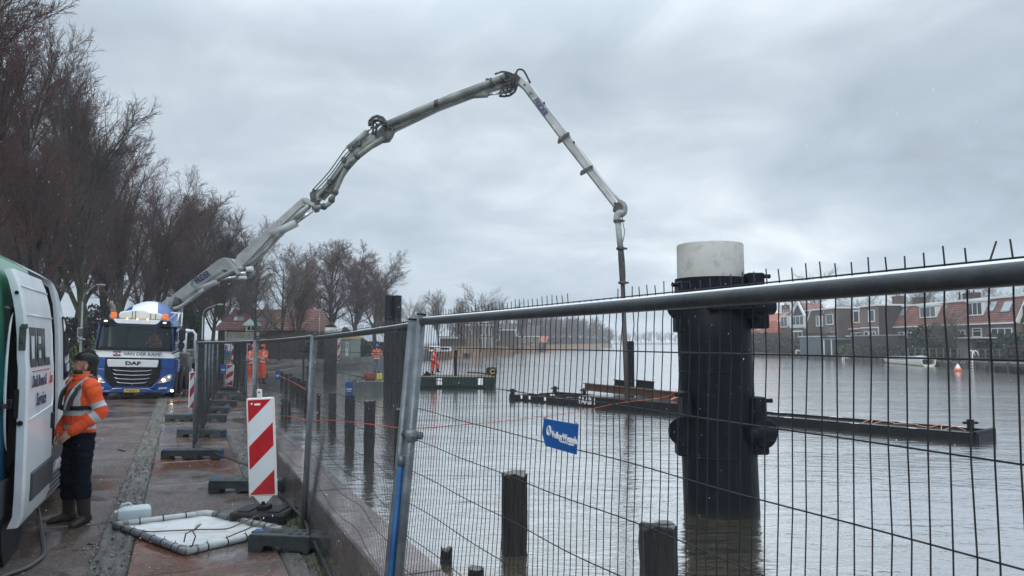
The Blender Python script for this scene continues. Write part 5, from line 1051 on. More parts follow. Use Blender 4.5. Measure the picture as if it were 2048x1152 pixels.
for s_ in (.4, 3.0, 5.6, 7.0):
    for w_ in (-1, 1):
        b = MB(); c = L(s_, w_*1.0, .5); b.lathe([(.3, -.15), (.48, -.15), (.5, -.1), (.5, .1), (.48, .15), (.3, .15)], c, QN, 24); wo_ = b.build('wheel', rubber, pump, True)
        b = MB(); b.lathe([(.01, -.1), (.3, -.13), (.31, .13), (.01, .1)], c, QN, 16); b.build('rim', rimg, wo_, True)
yb = 35.0
b = MB(); A0 = PY(426, 686, yb); A1 = PY(463, 706, yb); b.cbox(A0.x, A1.x, yb, yb+.05, A1.z, A0.z, .008); bn = b.build('banner_board', white, pump)
text('lettering', 'FRIDER', .36, (A0.x+.02, yb-.004, A1.z+.11), (1, 0, 0), (0, 0, 1), MATS['navy_boom_lettering'], bn, .60, .003, bold=.012)
b = MB(); b.prism([PY(u, v, yb-.006) for u, v in ((426, 705), (440, 701), (463, 703), (463, 706), (426, 706))], (0, .004, 0)); b.build('blue_swoosh', mat('swoosh_blue', (.03, .14, .4), .4), bn)
b = MB(); A0 = PY(464, 686, yb); A1 = PY(469, 726, yb); b.cbox(A0.x, A1.x, yb, yb+.04, A1.z, A0.z, .005); rp_ = b.build('marker_board', refr, pump)
for k in (0, 2):
    z0 = A1.z+(A0.z-A1.z)*(k+.6)/4; b = MB(); b.prism([(A0.x+.004, yb-.006, z0), (A1.x-.004, yb-.006, z0+.1), (A1.x-.004, yb-.006, z0+.28), (A0.x+.004, yb-.006, z0+.18)], (0, .004, 0)); b.build('white_stripe', refw, rp_)

# ================================================================ FENCE
tipz = .028
wirel = mat('galvanised_wire_light', (.030, .032, .034), .5, 0, (.075, .078, .08), 20, spec=.35)
def fence(name, A, B_, zA, zB, label, spacing=.038, botA=(0, 0), botB=(0, 0), detail=2, seed=1, rise=.0, z0=.12, blue=(0, 1), pr=(.021, .021), group='mesh fence panels along the quay', skipA=False, skipB=False, wob=1.0, posts2=True):
    rg = random.Random(seed); A = Vector((A[0], A[1], 0)); B_ = Vector((B_[0], B_[1], 0)); Ln = (B_-A).length; d = (B_-A)/Ln
    o = empty(name, (A.x, A.y, 0), label, 'fence', group)
    sA = Vector((botA[0], botA[1], 0)); sB = Vector((botB[0], botB[1], 0)); nrm = Vector((-d.y, d.x, 0))
    def pt(s, z, off=0):      # s along panel 0..Ln
        f = s/Ln; H = zA+(zB-zA)*f; k = (H-z)/(H); sh = sA*(1-f)+sB*f
        return A+d*s+sh*k+nrm*off+Vector((0, 0, z))
    for i, (s, skip) in enumerate(((.021, skipA), (Ln-.021, skipB))):
        if skip: continue
        H = zA if i == 0 else zB
        b = MB(); b.tube([pt(s, z0-.08 if detail == 2 else .05), pt(s, H+.012)], pr[i], 14); ps = b.build('post', galv, o, True)
        b = MB(); b.tube([pt(s, H+.010), pt(s, H+.018)], pr[i]+.0015, 14); b.build('post_cap', blackp, ps, True)
        if i in blue: b = MB(); sw = .034 if i == 0 else -.034; b.tube([pt(s-sw*1.2, .03), pt(s-sw*1.2, 1.22)], pr[i]*.80, 12); b.build('blue_support_tube', bluesl, o, True); b = MB(); q = pt(s-sw*1.2, 1.25); b.tube([q-Vector((0, 0, .03)), q+Vector((0, 0, .02))], .022, 10); b.build('tube_clip', galv if i else galv, o, True)
    for nm, za, zb in (('top_rail', zA-.023, zB-.023), ('bottom_rail', z0, z0)):
        b = MB(); k = 12; b.tube([pt(.04+(Ln-.08)*i/k, za+(zb-za)*i/k-(.004*math.sin(math.pi*i/k))) for i in range(k+1)], .0195 if nm[0] == 't' else .016, 12 if detail == 2 else 6); rl = b.build(nm, rail, o, True)
        if nm[0] == 't' and detail == 2: b = MB(); b.tube([pt(.06+(Ln-.12)*i/k, za+(zb-za)*i/k-(.004*math.sin(math.pi*i/k))+.0125) for i in range(k+1)], .0098, 8); b.build('highlight_strip', railwhite, rl, True)  # white strip for the bright highlight on the rail top, taken as wet snow
    hz = []; z = zA+.002; 
    while z > z0+.05: hz.append(z); z -= .158
    waves = [(rg.uniform(.4, 1.1), rg.uniform(0, 6), rg.uniform(-1, 1)) for _ in hz]
    def dz(s, z): 
        k = (zA-z)/zA; return wob*k*(.012*math.sin(s*3.1+k*4+seed)+.006*math.sin(s*7.3+k*9)+.010*math.exp(-((s-Ln*.55)/.5)**2)*math.sin(z*5))
    def do(s, z): k = (zA-z)/zA; return -.022+wob*k*(.018*math.sin(s*2.3+k*3+seed*1.7)+.010*math.sin(s*5.9+k*7))
    n = int((Ln-.10)/spacing); s0 = (Ln-(n-1)*spacing)/2
    if detail == 2:
        for i, z in enumerate(hz):
            ks = 26; b = MB(); zz = lambda s: z+(zB-zA)*(s/Ln)*(z/zA)
            b.tube([pt(.02+(Ln-.04)*j/ks, zz(Ln*j/ks)+dz(Ln*j/ks, z), do(Ln*j/ks, z)) for j in range(ks+1)], .0019 if seed == 21 else .0020, 5); b.build('horizontal_wire', galvwire, o, True)
        for i in range(n):
            s = s0+i*spacing; H = (zA+(zB-zA)*s/Ln); tip = tipz*rg.uniform(.75, 1.1) if not (30 <= i-13 <= 36 and seed == 21) and rg.random() > .02 else .0
            zs = [z0-.01, .3, .6, .9, 1.15, 1.35, 1.5, 1.66, 1.82, 1.9, H, H+tip+.004]; jx = [rg.uniform(-.0022, .0022)*wob for _ in zs]; jx[-1] = jx[-2]*1.0; jx[-2] *= .3
            ty = rg.uniform(-.002, .002)
            if seed == 21 and i-13 == 28: jx[8] = .016; jx[7] = .010; jx[9] = .004
            if seed == 21 and i-13 == 27: jx[8] = -.006; jx[9] = -.018
            if seed == 21 and i-13 == 0: jx[-1] -= .012
            b = MB(); b.tube([pt(s+x*1.0, z_, do(s, z_)+(.003 if j % 2 else 0)+(ty if j == len(zs)-1 else 0)) for j, (z_, x) in enumerate(zip(zs, jx))], .00155 if seed == 21 else .00145, 5); b.build('vertical_wire', galvwire if seed == 21 else wirel, o, True)
    else:
        b = MB(); r_ = .0019
        for z in hz: b.tube([pt(.02+(Ln-.04)*j/6, z+dz(Ln*j/6, z), do(Ln*j/6, z)) for j in range(7)], r_, 3, caps=False)
        for i in range(n): s = s0+i*spacing; b.tube([pt(s, z0, do(s, z0)), pt(s, 1.0, do(s, 1.0)), pt(s, zA+tipz, do(s, zA))], r_*.8, 3, caps=False)
        x = b.build('wire_mesh', galvwire, o); x['kind'] = 'stuff'
    return o, pt
P1 = (-.470, 3.86); P2 = (G(622, 1068).x, G(622, 1068).y); P3 = (G(508, 952).x, G(508, 952).y); P4 = (G(387, 905).x, G(387, 905).y)
q0 = Vector((.769+13.6*.01573, 1.14-13.6*.03458, 0)); q1 = Vector((.769-79.2*.01573, 1.14+79.2*.03458, 0))
def tall(u, v, p): return PY(u, v, p[1]).z
fence('barrier', q0, q1, 1.979, 1.979, 'nearest mesh fence filling the right half of the photo, blue company sign on it', botA=(0, 0), botB=(-.155, -.02), seed=21, blue=(), z0=.14, pr=(.021, .0235))
x1 = tall(830, 640, P1)
fpan, _ = fence('barrier', P2, (P1[0]-.044, P1[1]+.034), tall(635, 672, P2), 1.955, 'second mesh fence panel, sagging dense wires between the two tall grey posts', botA=(-.07, 0), botB=(-.16, -.02), seed=3, blue=(1,), z0=.13, wob=1.4, pr=(.022, .0235))
fence('barrier', P3, (P2[0]-.03, P2[1]+.05), tall(508, 680, P3), tall(631, 670, P2), 'third mesh fence panel, behind the large red and white board', botA=(-.02, 0), botB=(-.06, 0), seed=5, blue=(0,), z0=.13, wob=1.6)
fence('barrier', P4, (P3[0]-.04, P3[1]+.03), tall(390, 683, P4), tall(505, 680, P3), 'mesh fence panel standing crosswise left of the large red and white board', detail=2, spacing=.038, seed=7, blue=(0,), z0=.12)
fr_ = [P4]
for u, v in ((402, 869), (411, 840), (419, 817), (430, 792), (446, 772)): g_ = G(u, v); fr_.append((g_.x, g_.y))
ords = ['first', 'second', 'third', 'fourth', 'fifth']
for i in range(5):
    a_, c_ = fr_[i], fr_[i+1]
    if i: a_ = (a_[0]+.02, a_[1]+.06)
    fence('barrier', a_, c_, 1.86, 1.86, ords[i]+' mesh fence panel along the road edge, counted from the near corner post', detail=1, seed=9+i, blue=(1,), z0=.10)
g1 = G(448, 772); g2 = G(505, 768); fence('barrier', (g1.x+.1, g1.y+.3), (g2.x, g2.y), 1.90, 1.9, 'far mesh fence panel closing the walkway just left of the orange workers', detail=1, seed=31, blue=(), z0=.1)
g1 = G(466, 775); g2 = G(492, 800); fence('barrier', (g1.x, g1.y), (g2.x, g2.y), 1.88, 1.85, 'slanting mesh fence panel standing open behind the small red and white board', detail=1, seed=33, blue=(1,), z0=.1)
# clamps on the near double post
b = MB(); q = Vector((-.50-.02*.6, 3.87, 1.375)); b.tube([q-Vector((.050, -.03, 0)), q+Vector((.050, -.035, 0))], .020, 10); b.cbox(q.x-.03, q.x+.03, q.y-.05, q.y-.03, q.z-.03, q.z+.03, .004); b.tube([q+Vector((0, -.03, 0)), q+Vector((.01, -.070, 0))], .008, 6)
cl = b.build('clamp', galv, fpan, True)
# plastic feet
FT = []
def foot(c, d, label, L_=.80, Wd=.235, H=.155, first=[]):
    o = empty('ballast_block', (c[0], c[1], .012), label, 'fence foot', 'plastic fence feet', (0, 0, math.atan2(d[1], d[0])))
    if not first:
        b = MB(); h2 = L_/2; pr = [(-h2, 0), (-h2, H-.02), (-h2+.02, H), (h2-.02, H), (h2, H-.02), (h2, 0), (h2-.13, 0), (h2-.15, .055), (h2-.32, .055), (h2-.34, 0), (.06, 0), (.06, .02), (-.06, .02), (-.06, 0), (-h2+.34, 0), (-h2+.32, .055), (-h2+.15, .055), (-h2+.13, 0)]
        b.prism([(x, -Wd/2, z) for x, z in pr], (0, Wd, 0)); bd = b.build('block', footm, o, local=True, bevel=.008)
        b = MB(); hx = [(x, y) for x in (-.08, 0, .08) for y in (-.05, .05)]
        for x in (-.24, .24): b = MB(); b.cbox(x-.06, x+.06, -.035, .035, H-.001, H+.003, .001); b.build('slot', black, o, local=True)
        for x, y in hx: b = MB(); b.lathe([(.024, H-.001), (.024, H+.0035)], (x, y, 0), (0, 0, 1), 12); b.build('tube_hole', black, o, local=True)
        b = MB()
        b.cbox(-h2-.004, -h2+.10, -.05, .05, H-.012, H+.006, .004); b.build('blue_corner', bluesl, o, local=True); b = MB(); b.cbox(h2-.05, h2+.005, -Wd*.38, Wd*.38, .03, H-.02, .006); b.build('blue_end', bluesl, o, local=True); first.append((bd.data, [c_ for c_ in o.children]))
    else:
        for ch in first[0][1]: c2 = ch.copy(); COL.objects.link(c2); c2.parent = o
    return o
c = G(603, 1104); foot((c.x, c.y), (1, -.16), 'grey plastic fence foot nearest the camera, under the second fence post beside the white frame', .9)
c = G(480, 985); foot((c.x+.1, c.y), (1, .0), 'grey plastic fence foot with a blue corner behind the large red and white board')
c = G(385, 919); foot((c.x, c.y), (1, .05), 'grey plastic fence foot with blue middle under the corner post left of the large board')
for i, (u, v, lab) in enumerate(((403, 875, 'first fence foot behind the corner post along the road edge'), (372, 843, 'short blue ended fence foot lying left of the corner post'), (411, 843, 'second fence foot behind the corner post along the road edge'), (422, 826, 'third fence foot behind the corner post along the road edge'), (440, 812, 'fourth fence foot behind the corner post along the road edge'), (462, 796, 'fence foot just below the small red and white board'), (486, 801, 'fence foot right of the small red and white board base'))):
    c = G(u, v); foot((c.x, c.y), (1, .1*(i % 3)-.1), lab)
# company signs on the fence
signb = mat('sign_blue', (.006, .075, .27), .35); signw = mat('sign_white', (.75, .76, .78), .4)
dF = (q1-q0).normalized(); nF = Vector((-dF.y, dF.x, 0))
if nF.dot(Vector((0, 1, 0))) > 0: nF = -nF
def onfence(u, v, off=0.006):
    r = ray(u, v); C0 = Vector((0, 0, CAMZ)); t = ((q0+nF*off)-C0).dot(nF)/Vector((r.x, r.y, 0)).dot(nF); return C0+r*t
sp = [(1088, 837), (1156, 849), (1152, 909), (1091, 892), (1084, 866)]
b = MB(); b.prism([onfence(u, v, .030) for u, v in sp], -nF*.003); sg = b.build('company_sign', signb); tag(sg, 'blue sign with white lettering hanging on the nearest fence panel', 'sign')
ex = (onfence(1141, 872, .032)-onfence(1104, 862, .032)).normalized(); eyv = Vector((0, 0, 1))
text('lettering', 'VolkerWessels', .030, onfence(1103.5, 874, .033), ex, eyv, signw, sg, .92, .0006, bold=.0006)
text('lettering', 'Materieel & Logistiek', .0125, onfence(1118, 883.5, .033), ex, eyv, signw, sg, .92, .0005)
b = MB(); c = onfence(1098, 864, .033); pts_ = []
for a in range(-60, 241, 15): pts_.append(c+ex*(.0125*math.cos(R(a)))+eyv*(.016*math.sin(R(a))+(.004)))
b.tube(pts_, .0028, 6, flat=.4); b.tube([c-eyv*.012, c+eyv*.010], .004, 6, flat=.4); b.build('logo', signw, sg)
b = MB(); b.tube([onfence(1088, 838, .02), onfence(1090, 835, .0)], .003, 5); b.tube([onfence(1155, 850, .02), onfence(1153, 847, .0)], .003, 5); b.build('cable_tie', black, sg)
def small_sign(u0, v0, u1, v1, y, lab):
    A0 = PY(u0, v0, y); A1 = PY(u1, v1, y); b = MB(); b.cbox(A0.x, A1.x, y-.004, y, A1.z, A0.z, .001); o = b.build('company_sign', signb); tag(o, lab, 'sign')
    w = A1.x-A0.x; b = MB(); hh = A0.z-A1.z; b.box(A0.x+w*.15, A1.x-w*.15, y-.007, y-.004, A1.z+hh*.42, A1.z+hh*.50); b.box(A0.x+w*.25, A1.x-w*.25, y-.007, y-.004, A1.z+hh*.28, A1.z+hh*.33); b.build('lettering', signw, o); return o
small_sign(691, 764, 706, 790, 6.05, 'small blue sign tied to the second fence panel above a timber pile')
small_sign(551, 741, 560, 759, 9.0, 'small blue sign tied to the third fence panel near the orange workers')
small_sign(441, 729, 452, 747, 26.5, 'small blue sign on the far fence beside the small red and white board')
# ================================================================ DELINEATOR BOARDS
def board(base, Wd, H, rot, tilt, label, z0=.20, group='red and white marker boards', cat='marker board', basebox=True, lz=0):
    o = empty('marker_board', (base.x, base.y, 0.012), label, cat, group, (0, 0, rot))
    T = Matrix.Rotation(R(tilt), 4, 'Y')
    b = MB(); b.M = T; b.cbox(-Wd/2, Wd/2, -.012, .012, z0, z0+H, .012); b.prism([(-Wd*.34, -.008, z0+.005), (Wd*.34, -.008, z0+.005), (.03, -.008, z0-.07), (-.03, -.008, z0-.07)], (0, .016, 0)); b.cbox(-.035, .02, -.009, .009, z0+H-.01, z0+H+.085, .006)
    fr = b.build('frame', whitep, o, local=True)
    b = MB(); b.M = T; b.lathe([(.009, 0), (.009, .003)], (-.008, -.0125, z0+H+.055), (0, -1, 0), 10); b.build('hole', black, fr, local=True)
    e = .022; x0, x1, za, zb = -Wd/2+e, Wd/2-e, z0+e, z0+H-e; w = x1-x0; st = (zb-za)/3.46
    b = MB(); b.M = T; b.box(x0, x1, -.0145, -.012, za, zb, 0); b.build('white_face', refw, o, local=True)
    def clip(poly, f):
        out = []
        for i in range(len(poly)):
            a, c = poly[i], poly[(i+1) % len(poly)]; fa, fc = f(a), f(c)
            if fa >= 0: out.append(a)
            if fa*fc < 0: t_ = fa/(fa-fc); out.append((a[0]+(c[0]-a[0])*t_, a[1]+(c[1]-a[1])*t_))
        return out
    sl = 1.0*(w/.26)
    for k in range(-1, 3):
        Hh = zb-za; lo = za+Hh*(.26+.5*k); hi = lo+Hh*.245; rise = Hh*.25
        poly = [(x0, lo), (x1, lo+rise), (x1, hi+rise), (x0, hi)]
        poly = [(x0, lo-rise*.0), (x1, lo+rise), (x1, hi+rise), (x0, hi)]
        for f in (lambda q: q[1]-za, lambda q: zb-q[1]): 
            if len(poly) > 2: poly = clip(poly, f)
        if len(poly) > 2: b = MB(); b.M = T; b.prism([(x, -.0165, z) for x, z in poly], (0, .0018, 0)); b.build('red_stripe', refr, o, local=True)
    if basebox:
        b = MB(); b.M = T; b.tube([(0, 0, .03), (0, 0, z0-.05)], .022, 8); b.build('stem', black, o, local=True)
        b = MB(); b.loft([[Vector((x*k, y*k, z)) for x, y in ((-.29, -.18), (-.24, -.22), (.24, -.22), (.29, -.18), (.29, .18), (.24, .22), (-.24, .22), (-.29, .18))] for k, z in ((1, 0), (1, .085), (.94, .11))]); 
        for x in (-.22, .09): b.cbox(x, x+.13, -.16, .16, .105, .125, .006)
        b.cbox(-.06, .06, -.07, .07, .10, .16, .01); b.build('rubber_base', rubber, o, local=True, bevel=.008)
    return o
c = G(528, 1042); big = board(c, .305, 1.02, R(-4), -3.2, 'large red and white striped marker board leaning slightly on its black rubber base', .24)
b = MB(); T_ = Matrix.Rotation(R(-3.2), 4, 'Y'); b.M = T_; b.box(-.058, .005, -.0195, -.017, 1.180, 1.200); b.lathe([(.010, 0), (.010, .002)], (-.088, -.0175, 1.198), (0, -1, 0), 12); b.build('sticker', white, big, local=True)
c = G(457, 781); board(c, .30, .80, R(0), 3, 'small red and white striped board far down the fenced walkway', .18)
c = G(383, 819); board(c, .27, 1.0, R(76), 0, 'red and white board seen edge-on just left of the fence corner post', .02, basebox=False)
c = G(626, 722, 0); board(c, .5, 1.0, R(20), 0, 'red and white board on the far quay left of the white capped pile', .25, basebox=False)
for u, v, l in ((676, 722, 'tall red and white board beside the green site cabin'),): c = G(u, v, 0); board(c, .42, 2.2, 0, 0, l, .2, basebox=False)
# ================================================================ GROUND-LYING FRAME, ROPE, JUG
pc = [G(230, 1054, .03), G(415, 1030, .03), G(560, 1062, .03), G(372, 1107, .03)]
fo = empty('sheet_frame', (pc[0].x, pc[0].y, .012), 'white sheet lashed in a rectangular pipe frame lying on the wet slabs', 'frame')
b = MB(); n = 14; g4 = []
for i in range(n+1):
    for j in range(n+1):
        a = i/n; c = j/n; a_ = .035+.93*a; c_ = .035+.93*c
        p_ = (pc[0]*(1-a_)+pc[1]*a_)*(1-c_)+(pc[3]*(1-a_)+pc[2]*a_)*c_
        g4.append((p_.x, p_.y, .036-.014*math.sin(math.pi*a)*math.sin(math.pi*c)+.005*math.sin(a*9+c*4)*math.sin(c*11)+.004*math.sin(a*23-c*17)*abs(math.sin(a*5))))
b.add(g4, [(i*(n+1)+j, i*(n+1)+j+1, (i+1)*(n+1)+j+1, (i+1)*(n+1)+j) for i in range(n) for j in range(n)])
sh = b.build('white_sheet', mat('white_tarpaulin', (.70, .71, .70), .40, 0, (.42, .41, .38), 2.2, .5, 9, lo=.45, hi=.8), fo, True); sm_ = sh.modifiers.new('s', 'SOLIDIFY'); sm_.thickness = .004
wp = mat('white_pipe', (.60, .61, .60), .35, 0, (.44, .45, .44), 6); gp = mat('grey_pipe', (.16, .17, .18), .4, .3, (.27, .28, .28), 6)
for a, c, m in ((0, 1, wp), (1, 2, gp), (2, 3, wp), (3, 0, gp)): b = MB(); b.tube([pc[a]+Vector((0, 0, .018)), pc[c]+Vector((0, 0, .018))], .034, 14); b.build('frame_pipe', m, fo, True)
for k in range(4):
    q = pc[k]; d1 = (pc[(k+1) % 4]-q).normalized(); d2 = (pc[k-1]-q).normalized(); b = MB(); b.tube([q+d1*.11+Vector((0, 0, .018)), q+d1*.02+d2*.02+Vector((0, 0, .018)), q+d2*.11+Vector((0, 0, .018))], .040, 12); b.build('elbow', [gp, wp][k == 1], fo, True)
for a, c in ((0, 1), (1, 2), (2, 3), (3, 0)):
    L_ = (pc[c]-pc[a]).length; d = (pc[c]-pc[a]).normalized(); nt_ = int(L_/.22)
    for i in range(1, nt_+1):
        q = pc[a]+d*(L_*i/(nt_+1))+Vector((0, 0, .018)); b = MB(); b.lathe([(.0345, -.005), (.038, -.005), (.038, .005), (.0345, .005)], q, d, 12); b.tube([q+Vector((0, 0, .036)), q+Vector((.006, .004, .058))], .003, 5); b.build('cable_tie', black, fo, True)
def gp_(u, v, z=.05): return G(u, v, z)
def ropeobj(pts, r, m, label, n=8):
    pp, rr = smooth_path(pts, [r]*len(pts), 6); b = MB(); b.tube(pp, rr, n); return tag(b.build('rope', m, None, True), label, 'rope')
ropeobj([gp_(235, 1052, .10), gp_(250, 1054, .075), gp_(295, 1063), gp_(330, 1062), gp_(400, 1059), gp_(450, 1058), gp_(475, 1050, .10), gp_(500, 1038, .14), gp_(515, 1032, .16), gp_(522, 1038, .12), gp_(518, 1046, .10), gp_(495, 1058, .11), gp_(465, 1070), gp_(430, 1086), gp_(400, 1093), gp_(380, 1092, .09)], .0065, ropeb, 'thin brown rope looped across the white sheet')
b = MB(); c = pc[3]+Vector((.02, .02, .06)); b.tube([c+Vector((-.05, 0, .03)), c+Vector((-.04, .01, .10)), c+Vector((.02, .0, .13)), c+Vector((.05, .0, .08)), c+Vector((.03, -.02, .0))], .006, 6)
for i in range(22): a = RNG.normal(0, .016, 3); b.tube([c+Vector((.03, .0, .12)), c+Vector((.085+a[0], a[1], .175+abs(a[2])))], .0012, 3)
tag(b.build('rope_knot', ropeb, None, True), 'frayed rope knot tied round the near corner of the white frame', 'rope')
# transparent jug
jg = bpy.data.materials.new('translucent_plastic'); jg.use_nodes = True; p = jg.node_tree.nodes['Principled BSDF']; p.inputs['Base Color'].default_value = (.80, .87, .89, 1); p.inputs['Roughness'].default_value = .3; p.inputs['Transmission Weight'].default_value = .25; p.inputs['IOR'].default_value = 1.2
jo = empty('plastic_jug', G(268, 1043, .012), 'empty translucent plastic jug lying beside the white framed sheet', 'jug', None, (0, 0, R(28)))
b = MB(); rings = []
for x, s_ in ((-.20, .45), (-.19, .72), (-.12, .95), (-.05, 1), (.02, .97), (.09, 1), (.16, .97), (.19, .8), (.20, .5)):
    rings.append([Vector((x, .095*s_*cx, .10+.095*s_*cz)) for cx, cz in ((-1, -.6), (-.6, -1), (.6, -1), (1, -.6), (1, .6), (.6, 1), (-.6, 1), (-1, .6))])
jo.scale = (.78, .82, .82); b.loft(rings); b.build('jug_body', jg, jo, True, True, bevel=.006)
b = MB(); b.tube([(-.16, 0, .19), (-.15, 0, .225), (-.06, 0, .235), (-.03, 0, .20)], .012, 8); b.build('handle', jg, jo, True, True)
b = MB(); b.lathe([(.028, 0), (.028, .03), (.02, .035)], (-.20, .0, .13), (-1, 0, 0), 12); b.build('cap', whitep, jo, True, True)
st_ = MB(); st_.bar(G(250, 902, .014), G(236, 899, .014), .03, .012); tag(st_.build('stick', timber), 'dark stick lying on the wet road', 'stick')
st_ = MB(); st_.bar(G(176, 1088, .014), G(200, 1090, .014), .015, .010); tag(st_.build('stick', timber), 'thin twig lying on the road right of the hose', 'stick')

# ================================================================ WATER: PILES
def pile(u0, u1, vt, vb, label, group='old square timber piles in the water', round_=False, y=None, rgs=None, jag=.03):
    r = rgs or rs; c = G((u0+u1)/2, vb, WZ) if y is None else None
    d = c.y; wd = (u1-u0)/F*ray(u0, vb).y*d/1.0*.985; top = PY((u0+u1)/2, vt, d-wd*.4).z
    o = empty('timber_pile', (c.x, c.y+wd*.35, WZ), label, 'pile', group, (0, 0, r.uniform(-.25, .25)+.12))
    b = MB(); hw = wd*.46; k = 8; rings = []; lean = (r.uniform(-.01, .01), r.uniform(-.01, .01))
    Ht = top-WZ
    for z in (-1.2, 0.0, .06, Ht*.35, Ht*.7, Ht-.05, Ht):
        ring = []
        for i in range(k*2):
            a = 2*math.pi*(i+.5)/(k*2); sq = max(abs(math.cos(a)), abs(math.sin(a))); rr_ = hw*(1/sq*.80+.22)*(1+r.uniform(-.035, .035)); 
            if .0 < z < .1: rr_ *= .97
            ring.append(Vector((rr_*math.cos(a)+lean[0]*z, rr_*math.sin(a)+lean[1]*z, z+(r.uniform(-jag, jag)*(1 if z == Ht else .0)))))
        rings.append(ring)
    b.loft(rings); sharp(b.build('shaft', timber, o, local=True), 28)
    tp = MB(); tp.loft([[Vector((q.x*.97, q.y*.97, q.z+.003)) for q in rings[-1]], [Vector((q.x*.5, q.y*.5, Ht+r.uniform(-.01, .03))) for q in rings[-1]]]); tp.build('cut_top', timbertop, o, local=True)
    return o
pile(1002, 1054, 955, 1112, 'thick black timber pile standing alone below the blue company sign')
pile(1286, 1358, 1066, 1185, 'black ragged topped timber pile at the bottom edge, left of the big pile', jag=.06)
pile(725, 747, 803, 925, 'timber pile just left of the tall double fence post, second from it')
pile(786, 808, 822, 985, 'timber pile half hidden by the tall double fence post')
pile(687, 708, 792, 890, 'timber pile directly below the small blue sign on the second panel')
pile(655, 671, 787, 861, 'narrow timber pile right of the second fence post')
pile(632, 640, 788, 842, 'thin timber pile touching the second fence post')
pl_ = [(560, 567, 743, 776), (568, 576, 747, 785), (577, 590, 755, 793), (590, 600, 757, 803), (600, 612, 763, 810), (607, 621, 776, 828)]
for i, a in enumerate(pl_): pile(*a, label=['farthest', 'second', 'third', 'fourth', 'fifth', 'nearest and largest'][i]+' pile of the close row in the water beside the coping')
for i, a in enumerate(((561, 567, 797, 836), (568, 574, 799, 842), (575, 581, 803, 834))): pile(*a, label=['left', 'middle', 'right'][i]+' one of three thin stakes in the water beside the coping')
for u0, u1, vt, vb, l in ((604, 608, 712, 760, 'slender dark post in the basin left of the second fence post'), (614, 618, 716, 755, 'slender dark post in the basin touching the second fence post'), (578, 584, 726, 762, 'dark post standing before the far jetty beams'), (880, 904, 1103, 1128, 'square stub of a pile just outside the coping at the bottom'), (935, 968, 1146, 1175, 'broken pile stub at the bottom edge under the nearest panel')): pile(u0, u1, vt, vb, label=l)
# twin tube mooring pile (dark) with broad lower part
c = G(789, 812, WZ); d = c.y; sc_ = ray(789, 812).y*d/F
tw_ = empty('mooring_pile', (c.x, d+.4, WZ), 'tall black mooring pile with a broad slatted lower body and two tubes on top', 'mooring pile')
tarm = mat('tarred_steel', (.0025, .0045, .008), .42, 0, (.007, .010, .016), 2.5, .35, 12, rvar=.12, spec=.10)
b = MB()
for k in range(6): x = (-.52+.208*k+.104); b.cbox(x-.10, x+.10, -.45+abs(k-2.5)*.03, .35, -1, PY(789, 643, d).z-WZ-.02*(k % 2), .02)
b.build('fender_boards', timber, tw_, local=True)
for x in (-.36, .02): b = MB(); h_ = PY(789, 590, d).z-WZ; b.tube([(x+.0, 0, 1), (x+.0, 0, h_)], .19, 14); b.build('tube', tarm, tw_, True, True)
# white capped mooring pile
c = G(658, 765, WZ); d = c.y; wc = empty('mooring_pile', (c.x, d+.3, WZ), 'dark mooring pile with a white cap and pointed lid in the basin', 'mooring pile')
sc_ = ray(658, 765).y*d/F; h_ = PY(658, 668, d).z-WZ; b = MB(); b.tube([(0, 0, -1), (0, 0, h_)], 13.2*sc_, 18); b.build('shaft', timber, wc, True, True)
b = MB(); h2 = PY(658, 654, d).z-WZ; b.tube([(0, 0, h_), (0, 0, h2)], 12*sc_, 18); b.build('white_cap', mat('weathered_white', (.62, .62, .58), .6, 0, (.40, .40, .36), 3), wc, True, True)
b = MB(); b.lathe([(13*sc_, h2), (5*sc_, h2+6*sc_), (4*sc_, h2+10*sc_), (.01, h2+10*sc_)], (0, 0, 0), (0, 0, 1), 18); b.build('lid', black, wc, True, True)

# ================================================================ BIG DOLPHIN PILE
ptar = bpy.data.materials.new('scraped_tar_coating'); ptar.use_nodes = True; t = ptar.node_tree; p = t.nodes['Principled BSDF']; p.inputs['Roughness'].default_value = .42; p.inputs['Specular IOR Level'].default_value = .10
g = N(t, 'ShaderNodeTexCoord'); mp = N(t, 'ShaderNodeMapping'); mp.inputs['Scale'].default_value = (6, 6, .7); t.links.new(g.outputs['Object'], mp.inputs[0])
n1 = N(t, 'ShaderNodeTexNoise', i_Scale=1.4, i_Detail=8, i_Roughness=.7); t.links.new(mp.outputs[0], n1.inputs[0]); c1 = ramp(t, [(.35, (.002, .0035, .0065)), (.60, (.005, .008, .013)), (.74, (.020, .020, .021))], n1.outputs[0])
n2 = N(t, 'ShaderNodeTexNoise', i_Scale=9, i_Detail=9, i_Roughness=.8); t.links.new(g.outputs['Object'], n2.inputs[0]); c2 = ramp(t, [(.66, (0, 0, 0)), (.72, (1, 1, 1))], n2.outputs[0])
mx_ = N(t, 'ShaderNodeMix', data_type='RGBA'); t.links.new(c2.outputs[0], mx_.inputs[0]); t.links.new(c1.outputs[0], mx_.inputs[6]); mx_.inputs[7].default_value = (.045, .030, .022, 1)
s_ = N(t, 'ShaderNodeSeparateXYZ'); t.links.new(g.outputs['Object'], s_.inputs[0]); tz = N(t, 'ShaderNodeMath', operation='MULTIPLY_ADD', i_1=.5); t.links.new(n1.outputs[0], tz.inputs[0]); t.links.new(s_.outputs[2], tz.inputs[2])
tr_ = N(t, 'ShaderNodeMapRange', i_1=.44, i_2=.28, i_3=0, i_4=.8); t.links.new(tz.outputs[0], tr_.inputs[0]); mx2_ = N(t, 'ShaderNodeMix', data_type='RGBA'); t.links.new(tr_.outputs[0], mx2_.inputs[0]); t.links.new(mx_.outputs[2], mx2_.inputs[6]); mx2_.inputs[7].default_value = (.014, .015, .010, 1)
